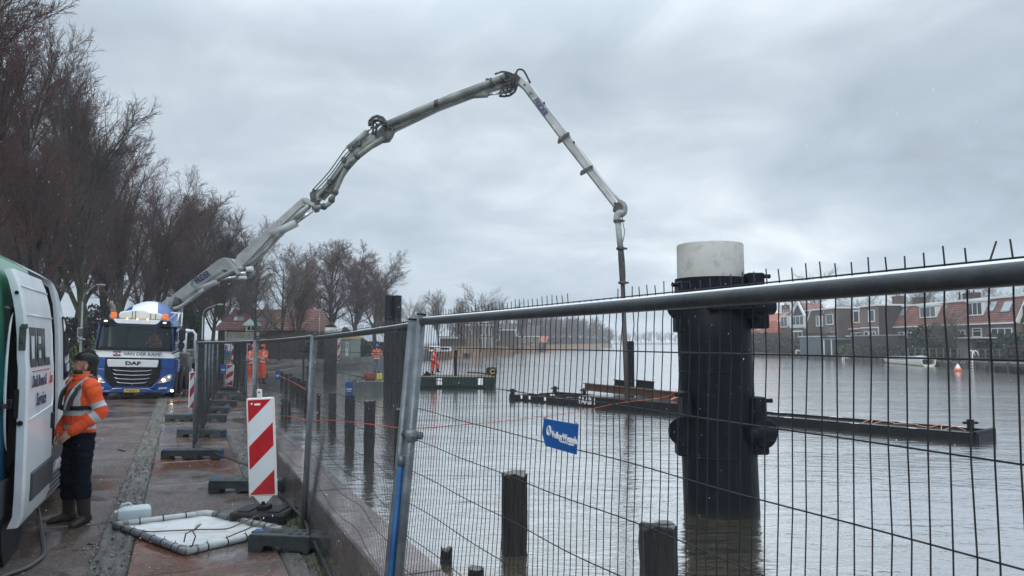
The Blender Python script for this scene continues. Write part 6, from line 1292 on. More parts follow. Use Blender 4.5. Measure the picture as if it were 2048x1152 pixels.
t.links.new(mx2_.outputs[2], p.inputs['Base Color']); bu = N(t, 'ShaderNodeBump', i_Strength=.6, i_Distance=.012); t.links.new(n2.outputs[0], bu.inputs['Height']); t.links.new(bu.outputs[0], p.inputs['Normal'])
c = G(1445, 1038, WZ); D0 = c.y+.55; bx = PY(1432, 800, D0).x
dp = empty('big_mooring_pile', (c.x, D0, WZ), 'massive black steel mooring pile with a white concrete cap and tar black collars', 'mooring pile')
k_ = ray(1430, 700).y*0+D0/F/1.0
def X(u, v=800): return PY(u, v, D0).x-c.x
def Z(v, u=1430): return PY(u, v, D0-.5).z-WZ
zt_ = Z(553)
def cx_(z): f = (z)/(Z(478)); return X(1443.5, 1035)+(X(1420, 478)-X(1443.5, 1035))*f
rad0 = (X(1519, 1035)-X(1371, 1035))/2; radt = (X(1502, 560)-X(1360, 560))/2
b = MB(); rings = []
for z in (-1.5, 0, .5, 1.2, 2.0, 2.8, zt_): r_ = rad0+(radt-rad0)*max(0, z)/zt_; rings.append([Vector((cx_(z)+r_*math.cos(a), r_*math.sin(a), z)) for a in [2*math.pi*k/56 for k in range(56)]])
b.loft(rings); b.build('steel_shaft', ptar, dp, True, True)
for z_ in (.95, 2.35):
    w_ = MB(); r_ = rad0+(radt-rad0)*z_/zt_; w_.loft([[Vector((cx_(z_+dz_)+(r_+e_)*math.cos(a), (r_+e_)*math.sin(a), z_+dz_)) for a in [2*math.pi*k/56 for k in range(56)]] for dz_, e_ in ((-.018, -.002), (-.008, .007), (.008, .007), (.018, -.002))], caps=False); w_.build('weld_seam', ptar, dp, True, True)
capm = bpy.data.materials.new('white_concrete_with_algae'); capm.use_nodes = True; t = capm.node_tree; p = t.nodes['Principled BSDF']; p.inputs['Roughness'].default_value = .75
g = N(t, 'ShaderNodeTexCoord'); s_ = N(t, 'ShaderNodeSeparateXYZ'); t.links.new(g.outputs['Object'], s_.inputs[0])
n1 = N(t, 'ShaderNodeTexNoise', i_Scale=5.0, i_Detail=6, i_Roughness=.7); t.links.new(g.outputs['Object'], n1.inputs[0])
bs = ramp(t, [(.32, (.30, .30, .275)), (.50, (.43, .43, .41))], n1.outputs[0])
ax_ = N(t, 'ShaderNodeMapRange', i_1=X(1400), i_2=X(1350), i_3=0, i_4=1.0); t.links.new(s_.outputs[0], ax_.inputs[0])
az_ = N(t, 'ShaderNodeMapRange', i_1=Z(550), i_2=Z(485), i_3=.05, i_4=.95); t.links.new(s_.outputs[2], az_.inputs[0])
am = N(t, 'ShaderNodeMath', operation='MULTIPLY'); t.links.new(ax_.outputs[0], am.inputs[0]); t.links.new(az_.outputs[0], am.inputs[1])
n3 = N(t, 'ShaderNodeTexNoise', i_Scale=3.2, i_Detail=7, i_Roughness=.75); t.links.new(g.outputs['Object'], n3.inputs[0])
a2 = N(t, 'ShaderNodeMath', operation='MULTIPLY_ADD', i_1=.9, i_2=-.25); t.links.new(am.outputs[0], a2.inputs[0]); a3 = N(t, 'ShaderNodeMath', operation='ADD', use_clamp=True); t.links.new(a2.outputs[0], a3.inputs[0])
n3r = ramp(t, [(.50, (0, 0, 0)), (.70, (.45, .45, .45))], n3.outputs[0]); n3m = N(t, 'ShaderNodeMath', operation='MULTIPLY'); t.links.new(n3r.outputs[0], n3m.inputs[0]); t.links.new(az_.outputs[0], n3m.inputs[1]); t.links.new(n3m.outputs[0], a3.inputs[1])
mm = N(t, 'ShaderNodeMix', data_type='RGBA'); t.links.new(a3.outputs[0], mm.inputs[0]); t.links.new(bs.outputs[0], mm.inputs[6]); mm.inputs[7].default_value = (.12, .12, .035, 1); t.links.new(mm.outputs[2], p.inputs['Base Color'])
bu = N(t, 'ShaderNodeBump', i_Strength=.5, i_Distance=.02); t.links.new(n1.outputs[0], bu.inputs['Height']); t.links.new(bu.outputs[0], p.inputs['Normal'])
b = MB(); rc = (X(1485, 520)-X(1355, 520))/2; cc = X(1420, 520); zc0, zc1 = zt_-.03, Z(482)
b.loft([[Vector((cc+rc*k2*math.cos(a), rc*k2*math.sin(a), z)) for a in [2*math.pi*k/64 for k in range(64)]] for z, k2 in ((zc0, 1.0), (zc0+.2, 1.0), (zc1-.02, .998), (zc1, .975))]); sharp(b.build('concrete_cap', capm, dp, True, True), 40)
b = MB(); b.loft([[Vector((cx_(zt_)+radt*1.02*math.cos(a), radt*1.02*math.sin(a), z)) for a in [2*math.pi*k/56 for k in range(56)]] for z in (zt_-.42, zt_)]); sharp(b.build('upper_band', tarm, dp, True, True), 40)
# horizontal fender drums with brackets
def drumf(u0, u1, vc, rpx, name='fender_drum'):
    zz = Z(vc); r_ = rpx*D0/F; yq = -rad0*.62
    for uu, sg_ in ((u0, 1), (u1, -1)):
        b = MB(); x0 = X(uu, vc); b.lathe([(r_*.94, 0), (r_, .02), (r_, .5), (r_*.94, .52)], (x0+(0 if sg_ > 0 else -.06)+.02*sg_, yq-.10+(.30 if uu == u0 else 0), zz), Vector((sg_*.45, 1 if sg_ > 0 else 1, 0)), 26); sharp(b.build(name, tarm, dp, True, True), 40)
for vc in (612, 866):
    drumf(1352 if vc == 612 else 1357, 1512 if vc == 612 else 1524, vc+(0 if vc < 700 else 2), 26 if vc < 700 else 28)
    zz = Z(vc+8)
    b = MB(); b.cbox(X(1350), X(1372), -rad0*.35, .1, Z(vc+52), Z(vc+18), .02); b.build('bracket', tarm, dp, local=True); b = MB(); b.cbox(X(1490, vc), X(1520, vc), -rad0*.75, 0, Z(vc+45), Z(vc+15), .02); b.build('bracket', tarm, dp, local=True)
    b = MB(); b.tube([(X(1475, vc), -rad0*.92, Z(vc)), (X(1526, vc), -rad0*.75, Z(vc+2))], .13, 16); b.build('fender_arm', tarm, dp, True, True)
for u0, u1, v0, v1 in ((1478, 1510, 545, 580), (1345, 1364, 562, 592), (1490, 1514, 795, 850), (1352, 1370, 783, 838)):
    b = MB(); b.cbox(X(u0, v0), X(u1, v0), -rad0*.8, -rad0*.2, Z(v1), Z(v0), .02); mo = b.build('mooring_lug', tarm, dp, local=True)
    b = MB(); s_ = 1 if u0 > 1430 else -1; u_ = u1 if s_ > 0 else u0; b.tube([(X(u_, v0)-.05*s_, -rad0*.7, Z(v0+7)), (X(u_, v0)+.09*s_, -rad0*.7, Z(v0+7))], .035, 10); b.ell((X(u_, v0)+.09*s_, -rad0*.7, Z(v0+7)), (.03, .04, .04), 8, 6); b.build('pin', tarm, mo, True, True)
b = MB(); b.cbox(X(1400), X(1485), -radt*1.12, -radt*.8, Z(620), Z(608), .015); b.build('ledge', tarm, dp, local=True)

# ================================================================ PONTOON
pm = mat('pontoon_black_steel', (.004, .006, .007), .45, 0, (.009, .011, .011), 2, .4, 9, rvar=.15, spec=.15); deckm = mat('wet_steel_deck', (.05, .053, .055), .12, .2, (.11, .11, .11), 3)
A0 = G(1018, 799, WZ); A1 = G(1954, 886, WZ); dd = (A1-A0).normalized(); nn = Vector((-dd.y, dd.x, 0)); nn = nn if nn.y > 0 else -nn; LL = (A1-A0).length
pon = empty('pontoon', (A0.x, A0.y, WZ), 'long low black steel pontoon marked FAAB 1 floating across the water', 'pontoon')
def PP(s, w, z): return A0+dd*s+nn*w+Vector((0, 0, z))
def pbox(mb, s0, s1, w0, w1, z0, z1):
    mb.add([PP(s, w, z) for z in (z0, z1) for w in (w0, w1) for s in (s0, s1)], [(0, 2, 3, 1), (4, 5, 7, 6), (0, 1, 5, 4), (2, 6, 7, 3), (0, 4, 6, 2), (1, 3, 7, 5)])
def sOf(u, v): p_ = G(u, v, WZ); return (p_-A0).dot(dd)
sF0 = sOf(1152, 812); sF1 = sOf(1372, 836)
b = MB(); pbox(b, sF0, sF1, 0, 2.6, -.3, .44); b.build('centre_hull', pm, pon)
b = MB(); pbox(b, sF0+.1, sF1-.05, .08, 2.5, .44, .444); b.build('centre_deck', deckm, pon)
b = MB(); pbox(b, sF1, LL, 0, 1.55, -.3, .19); pbox(b, LL, LL+.02, .1, 1.45, -.2, .22); b.build('long_hull', pm, pon)
b = MB(); pbox(b, sF1, LL-.1, .12, 1.40, .19, .194); b.build('long_deck', deckm, pon)
for w0, w1 in ((0, .09), (1.44, 1.55)): b = MB(); pbox(b, sF1, LL, w0, w1, .192, .26); b.build('gunwale', pm, pon)
b = MB(); pbox(b, LL-.1, LL, 0, 1.55, .19, .31); b.build('end_plate', pm, pon)
for f_ in (.15, .38, .62, .8):
    b = MB(); s_ = sF1+(LL-sF1)*f_; pbox(b, s_, s_+.28, -.004, .10, .26, .268); pbox(b, s_+.9, s_+1.3, 1.44, 1.56, .26, .268); b.build('white_deck_mark', white, pon)
# left frame part of the pontoon
b = MB(); pbox(b, 0, sF0, 0, .16, -.2, .26); b.build('frame_beam', pm, pon)
b = MB(); pbox(b, 0, sF0+.5, 3.0, 3.16, -.2, .26); b.build('frame_beam', pm, pon)
for s_ in (0, 1.6, 3.1): b = MB(); pbox(b, s_, s_+.14, .16, 3.0, -.1, .22); b.build('cross_beam', pm, pon)
for s_, w_ in ((.15, 0.0), (.05, 3.0), (2.2, 3.0), (LL-.55, 1.1)): b = MB(); q = PP(s_, w_+.08, .26); b.tube([q, q+Vector((0, 0, .28))], .10, 10); b.tube([q+Vector((-.22, 0, .18)), q+Vector((.22, 0, .18))], .04, 8); b.build('bollard', pm, pon)
for s_ in (.9, 1.5, 2.6): b = MB(); pbox(b, s_, s_+.12, -.005, .005, .1, .26); pbox(b, s_+.4, s_+.5, .0, .2, .34, .42); b.build('white_bracket', white, pon)
q = PP(sF0+.10, -.03, .12); text('lettering', 'FAAB 1', .42, q, dd, (0, 0, 1), mat('stencil_white', (.6, .61, .6), .5), pon, .80, .004, bold=.006)
# rusty beam and dark beams across, post, ropes
rust = mat('rusty_beam', (.05, .022, .014), .7, 0, (.10, .045, .03), 3, .5)
def ibeam(P0, P1_, H, Wd, m, label, nm='steel_beam'):
    P0, P1_ = Vector(P0), Vector(P1_); b = MB(); up = Vector((0, 0, 1)); b.bar(P0, P1_, .03, H); b.bar(P0+up*H/2, P1_+up*H/2, Wd, .035); b.bar(P0-up*H/2, P1_-up*H/2, Wd, .035); o = b.build(nm, m); return tag(o, label, 'beam')
za = WZ+.524
ibeam(PY(1170, 773, A0.y-1.9), PY(1366, 793, A0.y-7.3+1.2), .30, .26, rust, 'long rust brown steel beam lying along the pontoon deck behind the lettering')
ibeam(PY(1229, 765, 37.5), PY(1262, 769, 36.9), .28, .26, pm, 'short black steel beam left of the thin square post on the pontoon'); ibeam(PY(1272, 767, 36.7), PY(1308, 771, 36.2), .34, .3, pm, 'short black steel beam right of the thin square post on the pontoon')
b = MB(); c0 = G(1261, 800, WZ); d_ = 37.2; xx = PY(1260, 700, d_).x; b.cbox(xx-.18, xx+.18, d_-.18, d_+.18, WZ-1, PY(1260, 683, d_).z, .02); b.lathe([(.19, 0), (.17, .02)], (xx, d_, PY(1260, 683, d_).z), (0, 0, 1), 12); tag(b.build('square_post', tarm), 'thin square black post rising beside the brown pipe', 'post')
for w_, s0, s1, l in ((1.2, sF1-2.2, sF1-.4, 'tangled orange rope at the right end of the centre pontoon'), (.7, LL-3.6, LL-.6, 'orange rope coiled at the far right end of the long pontoon'), (1.5, .6, 3.0, 'orange rope lying in the left frame of the pontoon')):
    hz_ = .46 if w_ == 1.2 else (.21 if w_ < 1 else .06); pts = [PP(s0+(s1-s0)*i/13, w_+.3*math.sin(i*2.1), hz_+.13*abs(math.sin(i*1.7))) for i in range(14)]; ropeobj(pts, .013, mat('pale_orange_rope', (.62, .24, .15), .7), l, 6)
ropeobj([G(820, 858, -.55), PY(900, 852, 14), PY(1010, 842, 19), PY(1130, 828, 24), PY(1240, 806, 28), PY(1330, 794, 29), PY(1358, 776, 29)], .009, ropeo, 'thin orange line stretched from the quay piles to the pontoon', 5)
ropeobj([G(540, 840, .36), G(560, 832, .2), PY(590, 834, 12.6), PY(620, 842, 12), PY(655, 840, 12.3), PY(720, 846, 12), PY(800, 856, 11.5)], .007, ropeo, 'orange line slung between the piles next to the coping', 5)
ropeobj([PY(520, 735, 26), PY(560, 752, 18), PY(600, 772, 14.5), PY(612, 780, 14)], .008, ropeo, 'orange line running from the workers down to the close row of piles', 5)
for i in range(3): ropeobj([G(538+i*4+rs.uniform(-2, 2), 800+i*6, .38+.05*(j % 2))+Vector((rs.uniform(-.25, .25), rs.uniform(-.5, .5), .0)) for j in range(7)], .014, ropeo, ['far', 'middle', 'near'][i]+' tangle of orange rope on the coping behind the large board', 5)

# ================================================================ BOATS
def hull(name, L_, Wd, H, z0, m, par, bow=.35, stern=1, inner=None):
    b = MB(); rings = []; ins = []
    for i in range(15):
        f = i/14; w = Wd/2*(1-max(0, (f-(1-bow))/bow)**2.2*.98)*(1-(max(0, .12-f)/.12)**2*(.15 if stern else .9)); sh_ = .10*H*(2*f-1)**2*3
        rings.append([Vector((f*L_, y*w, z0+z)) for y, z in ((-1, H+sh_), (-.98, H*.8+sh_), (-.86, H*.3), (-.6, 0), (.6, 0), (.86, H*.3), (.98, H*.8+sh_), (1, H+sh_), (.9, H+sh_), (.8, H*.35), (-.8, H*.35), (-.9, H+sh_))])
    b.loft(rings); return sharp(b.build(name, m, par, True, True), 40)
gpun = mat('dark_green_hull', (.004, .020, .016), .4, 0, (.008, .030, .024), 2, spec=.3); wood = mat('pale_wood_deck', (.22, .19, .13), .6, 0, (.32, .29, .22), 3)
c = G(993, 769, WZ); c2 = G(800, 771, WZ); yy_ = 47.0
xa, xb = PY(800, 760, yy_).x, PY(990, 760, yy_).x
pun = empty('green_punt', (xa, yy_, WZ), 'long low green work punt with a black outboard motor at its right end', 'boat')
b = MB(); Lp = xb-xa; b.loft([[Vector((x, y*w, z)) for y, z in ((-1, .72), (-.92, .15), (-.8, 0), (.8, 0), (.92, .15), (1, .72), (.93, .72), (.85, .3), (-.85, .3), (-.93, .72))] for x, w in ((0, .3), (.6, .75), (1.2, .85), (Lp-.8, .85), (Lp-.1, .80), (Lp, .78))]); b.build('hull', gpun, pun, local=True)
b = MB(); b.loft([[Vector((x, y*w, z)) for y, z in ((-1.03, .70), (-1.03, .76), (-.90, .76), (-.90, .70))] for x, w in ((0, .3), (.6, .75), (1.2, .85), (Lp-.8, .85), (Lp, .78))]); b.loft([[Vector((x, y*w, z)) for y, z in ((1.03, .70), (1.03, .76), (.90, .76), (.90, .70))] for x, w in ((0, .3), (.6, .75), (1.2, .85), (Lp-.8, .85), (Lp, .78))]); b.box(.3, Lp-.5, -.7, .7, .30, .34); b.build('wooden_rail', wood, pun, local=True)
for x in (PY(882, 760, yy_).x-xa, PY(962, 760, yy_).x-xa): b = MB(); b.box(x-.18, x+.14, -.90, -.80, .22, .62); b.build('white_number_patch', white, pun, local=True)
b = MB(); b.cbox(Lp-.55, Lp+.12, -.3, .3, .80, 1.28, .08); b.cbox(Lp-.25, Lp+.05, -.14, .14, .1, .8, .03); mo = b.build('outboard_motor', blackp, pun, local=True, bevel=.03)
b = MB(); b.tube([(Lp-1.75, .0, .95), (Lp-1.0, 0, .92), (Lp-.5, 0, .85)], .045, 8); b.build('tiller', black, mo, local=True)
b = MB(); b.tube([(Lp-.14+.13*math.cos(R(a)), -.305, 1.02+.13*math.sin(R(a))) for a in range(30, 331, 20)], .025, 6); b.build('yellow_emblem', mat('yellow_mark', (.6, .42, .02), .4), mo, local=True)
b = MB(); xm = PY(911, 740, yy_).x-xa; b.tube([(xm, 0, .3), (xm, 0, PY(911, 700, yy_).z-WZ)], .10, 8); b.build('mast_post', black, pun, local=True)
b = MB(); xm = PY(857, 745, yy_).x-xa; b.bar((xm-.2, -.2, .9), (xm+.1, -.2, .7), .1, .35); b.bar((xm-.35, -.2, .95), (xm-.15, -.2, .75), .06, .06); b.build('box', black, pun, local=True)
y2 = 42.0; xa, xb = PY(712, 770, y2).x, PY(815, 770, y2).x
wb = empty('work_boat', (xa, y2, WZ), 'flat grey work boat under the man with the blue helmet', 'boat')
b = MB(); b.loft([[Vector((x, y, z)) for y, z in ((-1, zt2), (-1, 0), (1, 0), (1, zt2))] for x, zt2 in ((0, .75), (.35, .68), (xb-xa, .68))]); b.cbox(0, .3, -1, 1, .7, .8, .02); b.build('hull', mat('grey_green_steel', (.05, .06, .06), .5, 0, (.11, .12, .115), 2), wb, local=True)
b = MB(); b.box(.3, xb-xa, -.95, .95, .684, .70); b.build('deck', wood, wb, local=True)
b = MB(); b.cbox(.55, 1.1, -.5, .1, .70, 1.15, .04); b.tube([(.5, -.3, .8), (.2, -.3, .95), (0, -.4, .7)], .04, 6); b.build('pump_set', mat('dirty_red', (.30, .05, .03), .6, 0, (.06, .03, .03), 6), wb, local=True)
b = MB(); xm = PY(761, 760, y2).x-xa; b.cbox(xm-.12, xm+.16, -.6, -.3, .70, 1.12, .04); tag(b.build('yellow_can', mat('yellow_plastic', (.55, .50, .06), .5), wb, local=True))
# covered white sloop on the right bank
cw = G(1857, 733, WZ); cl_ = G(1757, 733, WZ); yb_ = cw.y+1.0
slp = empty('white_boat', (PX(1757, 720, 46.5).x, PX(1757, 720, 46.5).y-0, WZ), 'small white boat under a grey cover moored at the right bank', 'boat')
PA = G(1858, 733, WZ); PB = G(1757, 724, WZ); dv = Vector((PB.x-PA.x, PB.y-PA.y, 0)); Ls = dv.length
slp.location = (PA.x, PA.y, WZ); slp.rotation_euler = (0, 0, math.atan2(dv.y, dv.x))
creamh = mat('cream_hull', (.60, .58, .50), .4, 0, (.50, .48, .42), 2)
hull('hull', Ls, 1.9, .62, 0, creamh, slp, .45, 1)
b = MB(); rr = [[Vector((x, 1.0*k*math.cos(R(a)), .68+hh*math.sin(R(a))**.8)) for a in range(0, 181, 20)] for x, k, hh in ((.6, .8, .12), (1.4, .92, .42), (2.6, .92, .58), (4.0, .85, .45), (Ls-1.6, .5, .2))]; b.loft(rr, closed=False, caps=False); b.build('grey_cover', mat('grey_boat_cover', (.25, .28, .31), .5, 0, (.36, .39, .42), 2), slp, True, True)
b = MB(); b.loft([[Vector((x, s_*.97, z)) for s_, z in ((-1, .5), (-1.03, .52), (-1.03, .58), (-1, .6))] for x in (.1, Ls*.55)]); b.build('rubbing_strake', blackp, slp, local=True)
b = MB(); b.tube([(.1, 0, .7), (.1, 0, 1.15)], .03, 6); b.build('stern_pole', white, slp, local=True)
# dark covered boat far left, buoy
c = G(905, 715, WZ); db = empty('dark_boat', (c.x-2.4, c.y, WZ), 'dark boat with a domed cover moored before the reeds', 'boat'); hull('hull', 5.4, 1.8, .6, 0, black, db, .35, 1)
b = MB(); rr = [[Vector((x, .9*math.cos(R(a)), .6+hh*math.sin(R(a)))) for a in range(0, 181, 20)] for x, hh in ((.1, .2), (.9, 1.0), (2.2, 1.3), (3.6, 1.1), (4.6, .2))]; b.loft(rr, closed=False); b.build('cover', mat('dark_cover', (.02, .022, .03), .6), db, True, True)
c = G(1916, 743, WZ); bo = empty('buoy', (c.x, c.y, WZ), 'orange buoy with a white top floating near the right bank', 'buoy')
b = MB(); b.ell((0, 0, .12), (.36, .36, .26), 16, 10); b.build('float', mat('orange_plastic', (.65, .09, .02), .4), bo, True, True)
b = MB(); b.lathe([(.30, .22), (.18, .5), (.05, .72), (.01, .76)], (0, 0, 0), (0, 0, 1), 16); b.build('white_top', white, bo, True, True)
# ================================================================ RIGHT BANK HOUSES (river front runs roughly along x = 58)
br1 = brickmat('dark_brown_brick', (.055, .034, .028), (.085, .050, .040), (.075, .065, .058), bump=.2); br2 = brickmat('brown_brick', (.12, .078, .062), (.165, .105, .082), (.15, .13, .115), bump=.2)
brr = brickmat('very_dark_brick', (.030, .022, .020), (.050, .034, .030), (.04, .034, .03), bump=.2)  # darkest brick, used for the side wall of one block
def tilemat(name, c1, c2, bw=.34, bh=.30): return brickmat(name, c1, c2, (c1[0]*.25, c1[1]*.25, c1[2]*.25), 1, bw, bh, .6, .035, .9)
tred = tilemat('red_roof_tiles', (.20, .070, .050), (.30, .13, .10)); torg = tilemat('orange_wall_tiles', (.42, .085, .045), (.50, .12, .06), .5, .5); tdk = tilemat('dark_roof_tiles', (.05, .035, .032), (.085, .055, .048))
tredl = tilemat('worn_red_roof_tiles', (.24, .085, .065), (.33, .14, .11))
zink = mat('zinc_grey', (.30, .32, .33), .4, .3, (.22, .24, .25), 1)
GB = -.45
def hy(u, x): return ray(u, 640).y*x/ray(u, 640).x
def hz_(u, v, x): return PX(u, v, x).z
def house(label, x, y, cat='house', name='house'): return empty(name, (x, y, GB), label, cat, 'brick houses on the right bank')
def pbox_(mb, x0, x1, y0, y1, z0, z1): mb.box(x0, x1, y0, y1, z0, z1)
def win(par, x, y0, y1, z0, z1, mull=1, cross=0, dep=.12, trimm=trim, glass=winglass, t_=.09):
    b = MB()                              # window in the river front (facing -x)
    for a, c, e, f in ((y0, y1, z1-t_, z1), (y0, y1, z0, z0+t_), (y0, y0+t_, z0+t_, z1-t_), (y1-t_, y1, z0+t_, z1-t_)): b.box(x-dep, x+.02, a, c, e, f)
    for k in range(1, mull+1): ym = y0+(y1-y0)*k/(mull+1); b.box(x-dep*.8, x+.02, ym-t_*.45, ym+t_*.45, z0+t_, z1-t_)
    for k in range(1, cross+1): zm = z0+(z1-z0)*(1-.35*k); b.box(x-dep*.8, x+.02, y0+t_, y1-t_, zm-t_*.4, zm+t_*.4)
    o = b.build('window', trimm, par); g_ = MB(); g_.box(x-.05, x-.02, y0+t_, y1-t_, z0+t_, z1-t_); g_.build('pane', glass, o)
    s_ = MB(); s_.box(x-dep-.05, x, y0-.06, y1+.06, z0-.06, z0); s_.build('sill', trimm, o); return o
def winp(par, x, u0, u1, v0, v1, **k):   # u0<u1 are photo columns: larger u = nearer = smaller y
    ya, yb = hy(u1, x), hy(u0, x); um = (u0+u1)/2; return win(par, x, ya, yb, hz_(um, v1, x), hz_(um, v0, x), **k)
def winy(par, y, u0, u1, v0, v1, mull=0):  # window in a wall facing the camera (-y)
    a, c = PY(u0, v1, y), PY(u1, v0, y); b = MB(); t_ = .1
    for x0, x1, z0, z1 in ((a.x, c.x, c.z-t_, c.z), (a.x, c.x, a.z, a.z+t_), (a.x, a.x+t_, a.z+t_, c.z-t_), (c.x-t_, c.x, a.z+t_, c.z-t_)): b.box(x0, x1, y-.1, y+.02, z0, z1)
    if mull: xm = (a.x+c.x)/2; b.box(xm-t_/2, xm+t_/2, y-.08, y+.02, a.z+t_, c.z-t_)
    o = b.build('window', trim, par); g_ = MB(); g_.box(a.x+t_, c.x-t_, y-.05, y-.02, a.z+t_, c.z-t_); g_.build('pane', winglass, o); return o
def chimney(par, x, u0, u1, v0, v1, pots=True):
    ya, yb = hy(u1, x), hy(u0, x); um = (u0+u1)/2; z0, z1 = hz_(um, v1, x), hz_(um, v0, x); b = MB(); b.cbox(x-.45, x+.45, ya, yb, z0-.6, z1, .03); b.cbox(x-.52, x+.52, ya-.07, yb+.07, z1-.22, z1-.08, .02); o = b.build('chimney', br1, par)
    if pots: q = MB(); [q.lathe([(.10, 0), (.12, .3), (.13, .36)], (x, ya+(yb-ya)*f_, z1), (0, 0, 1), 8) for f_ in (.3, .7)]; q.build('chimney_pot', br2, o)
    return o
XF = 58.0; zE = 4.15; zR = 7.15; XR = XF+1.35
# --- long mansard terrace (three houses side by side, one continuous roof)
yN, yM1, yM2, yFar = hy(2036, XF), hy(1935, XF), hy(1866, XF), hy(1786, XF)
def terrace(ya, yb, label):
    o = house(label, XF, ya); b = MB(); b.box(XF, XF+9, ya, yb, GB, zE); b.build('wall', br2, o)
    b = MB(); b.add([(XF-.12, ya, zE), (XF-.12, yb, zE), (XR, yb, zR), (XR, ya, zR), (XF+9, ya, zR), (XF+9, yb, zR), (XF+9, ya, zE), (XF+9, yb, zE), (XF+.1, ya, zE-.02), (XF+.1, yb, zE-.02)], [(0, 3, 2, 1), (3, 4, 5, 2), (0, 6, 4, 3), (1, 2, 5, 7), (4, 6, 7, 5)]); r_ = b.build('roof', tdk, o)
    nr = 10
    for k in range(nr):                  # tile courses as overlapping strips with real steps
        f0, f1 = k/nr, (k+1)/nr; xa_, za_ = XF-.12+(XR-XF+.12)*f0, zE+(zR-zE)*f0; xb_, zb_ = XF-.12+(XR-XF+.12)*f1, zE+(zR-zE)*f1; q = MB(); nyt = max(6, int((yb-ya)/.3)); vs = []; fs = []
        for i in range(nyt*2+1):
            y_ = ya+(yb-ya)*i/(nyt*2); up_ = .035 if i % 2 else 0.0
            vs += [(xa_-.09-up_, y_, za_+.0), (xb_-.02-up_, y_, zb_+.03), (xa_+.02, y_, za_-.01)]
        for i in range(nyt*2): fs += [(i*3, i*3+3, i*3+4, i*3+1), (i*3, i*3+2, i*3+5, i*3+3)]
        q.add(vs, fs); w_ = q.build('tile_course', tred, r_); 
    b = MB(); b.box(XF-.32, XF+.0, ya, yb, zE-.16, zE+.02); b.build('gutter', trim, o); b = MB(); b.box(XR-.25, XR+.3, ya, yb, zR, zR+.26); b.build('fascia', trim, o)
    return o
t1 = terrace(yN, yM1-.01, 'red tiled terrace house at the right, with two large skylights and a wide chimney')
t2 = terrace(yM1, yM2-.01, 'middle red tiled terrace house behind the dark wooden shed and bare shrub')
t3 = terrace(yM2, yFar, 'red tiled terrace house behind the white boat, with a white framed dormer')
def dormer(par, u0, u1, v0, v1, mull=1, m=trim, gl=winglass):
    x = XF+.35; ya, yb = hy(u1, x), hy(u0, x); um = (u0+u1)/2; z0, z1 = hz_(um, v1, x), hz_(um, v0, x)
    b = MB(); b.box(x, XR+1.2, ya, yb, z0, z1); b.box(x-.2, XR+1.2, ya-.15, yb+.15, z1, z1+.18); o = b.build('dormer', m, par); win(o, x, ya+.15, yb-.15, z0+.1, z1-.1, mull, glass=gl); return o
dormer(t3, 1840, 1874, 612, 636, 2); dormer(t1, 1936, 1968, 603, 632, 2, trim, glassd)
def skyl(par, u0, u1, v0, v1):
    ya, yb = hy(u1, XF+.8), hy(u0, XF+.8); um = (u0+u1)/2; za_, zb_ = hz_(um, v1, XF+.5), hz_(um, v0, XF+.9); fx = lambda z: XF-.12+(XR-XF+.12)*(z-zE)/(zR-zE)-.20
    b = MB(); b.prism([(fx(za_), ya, za_), (fx(za_), yb, za_), (fx(zb_), yb, zb_), (fx(zb_), ya, zb_)], (.1, 0, .03)); o = b.build('skylight', zink, par)
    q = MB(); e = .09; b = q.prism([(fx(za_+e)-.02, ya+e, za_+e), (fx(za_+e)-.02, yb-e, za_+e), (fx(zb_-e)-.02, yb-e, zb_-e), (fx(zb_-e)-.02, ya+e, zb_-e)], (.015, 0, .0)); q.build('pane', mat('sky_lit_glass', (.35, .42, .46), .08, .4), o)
skyl(t3, 1804, 1813, 617, 631); skyl(t1, 1981, 1994, 603, 622); skyl(t1, 2009, 2027, 602, 623); skyl(t3, 1888, 1893, 612, 618)
b = MB(); b.bar((XF-.2, yN-.12, zE-.1), (XR-.1, yN-.12, zR+.05), .12, .45); b.build('bargeboard', trim, t1); b = MB(); b.bar((XF-.2, yFar+.02, zE-.1), (XR-.1, yFar+.02, zR+.05), .12, .35); b.build('bargeboard', trim, t3)
for par, a in ((t3, (1791, 1804, 592, 608)), (t3, (1832, 1844, 594, 607)), (t1, (1934, 1957, 585, 600))): chimney(par, XF+3.2, *a)
b = MB(); q = PX(1919, 592, XF+3); b.tube([q-Vector((0, 0, 1)), q+Vector((0, 0, .5))], .12, 8); b.build('flue', black, t2)
winp(t3, XF, 1798, 1808, 664, 702, mull=0, cross=1); winp(t3, XF, 1813, 1829, 664, 702, mull=0, cross=1); winp(t1, XF, 1945, 1963, 656, 674, mull=0, cross=1); winp(t1, XF, 1982, 2024, 656, 676, mull=2); winp(t2, XF, 1913, 1930, 660, 678, mull=1)
for i in range(5): b = MB(); y_ = yN+1.2+i*1.3; b.prism([(XR+1.5, y_, zR+.2), (XR+1.5, y_+1.0, zR+.2), (XR+2.6, y_+1.0, zR+.75), (XR+2.6, y_, zR+.75)], (.03, 0, -.05)); b.build('solar_panel', mat('solar_frame', (.3, .33, .36), .2, .4), t1)
# dark neighbour at the frame's right edge
o = house('dark timber clad house beyond the white bargeboard of the red tiled row', XF, yN-9); b = MB(); b.box(XF+.4, XF+9, yN-9, yN-.3, GB, 6.0); b.build('wall', mat('dark_timber_cladding', (.015, .018, .018), .6), o)
b = MB(); b.box(XF+.2, XF+.42, yN-8.9, yN-.5, 3.9, 4.05); b.build('gutter', trim, o); win(o, XF+.4, yN-3.4, yN-1.2, 1.2, 3.2, 1)
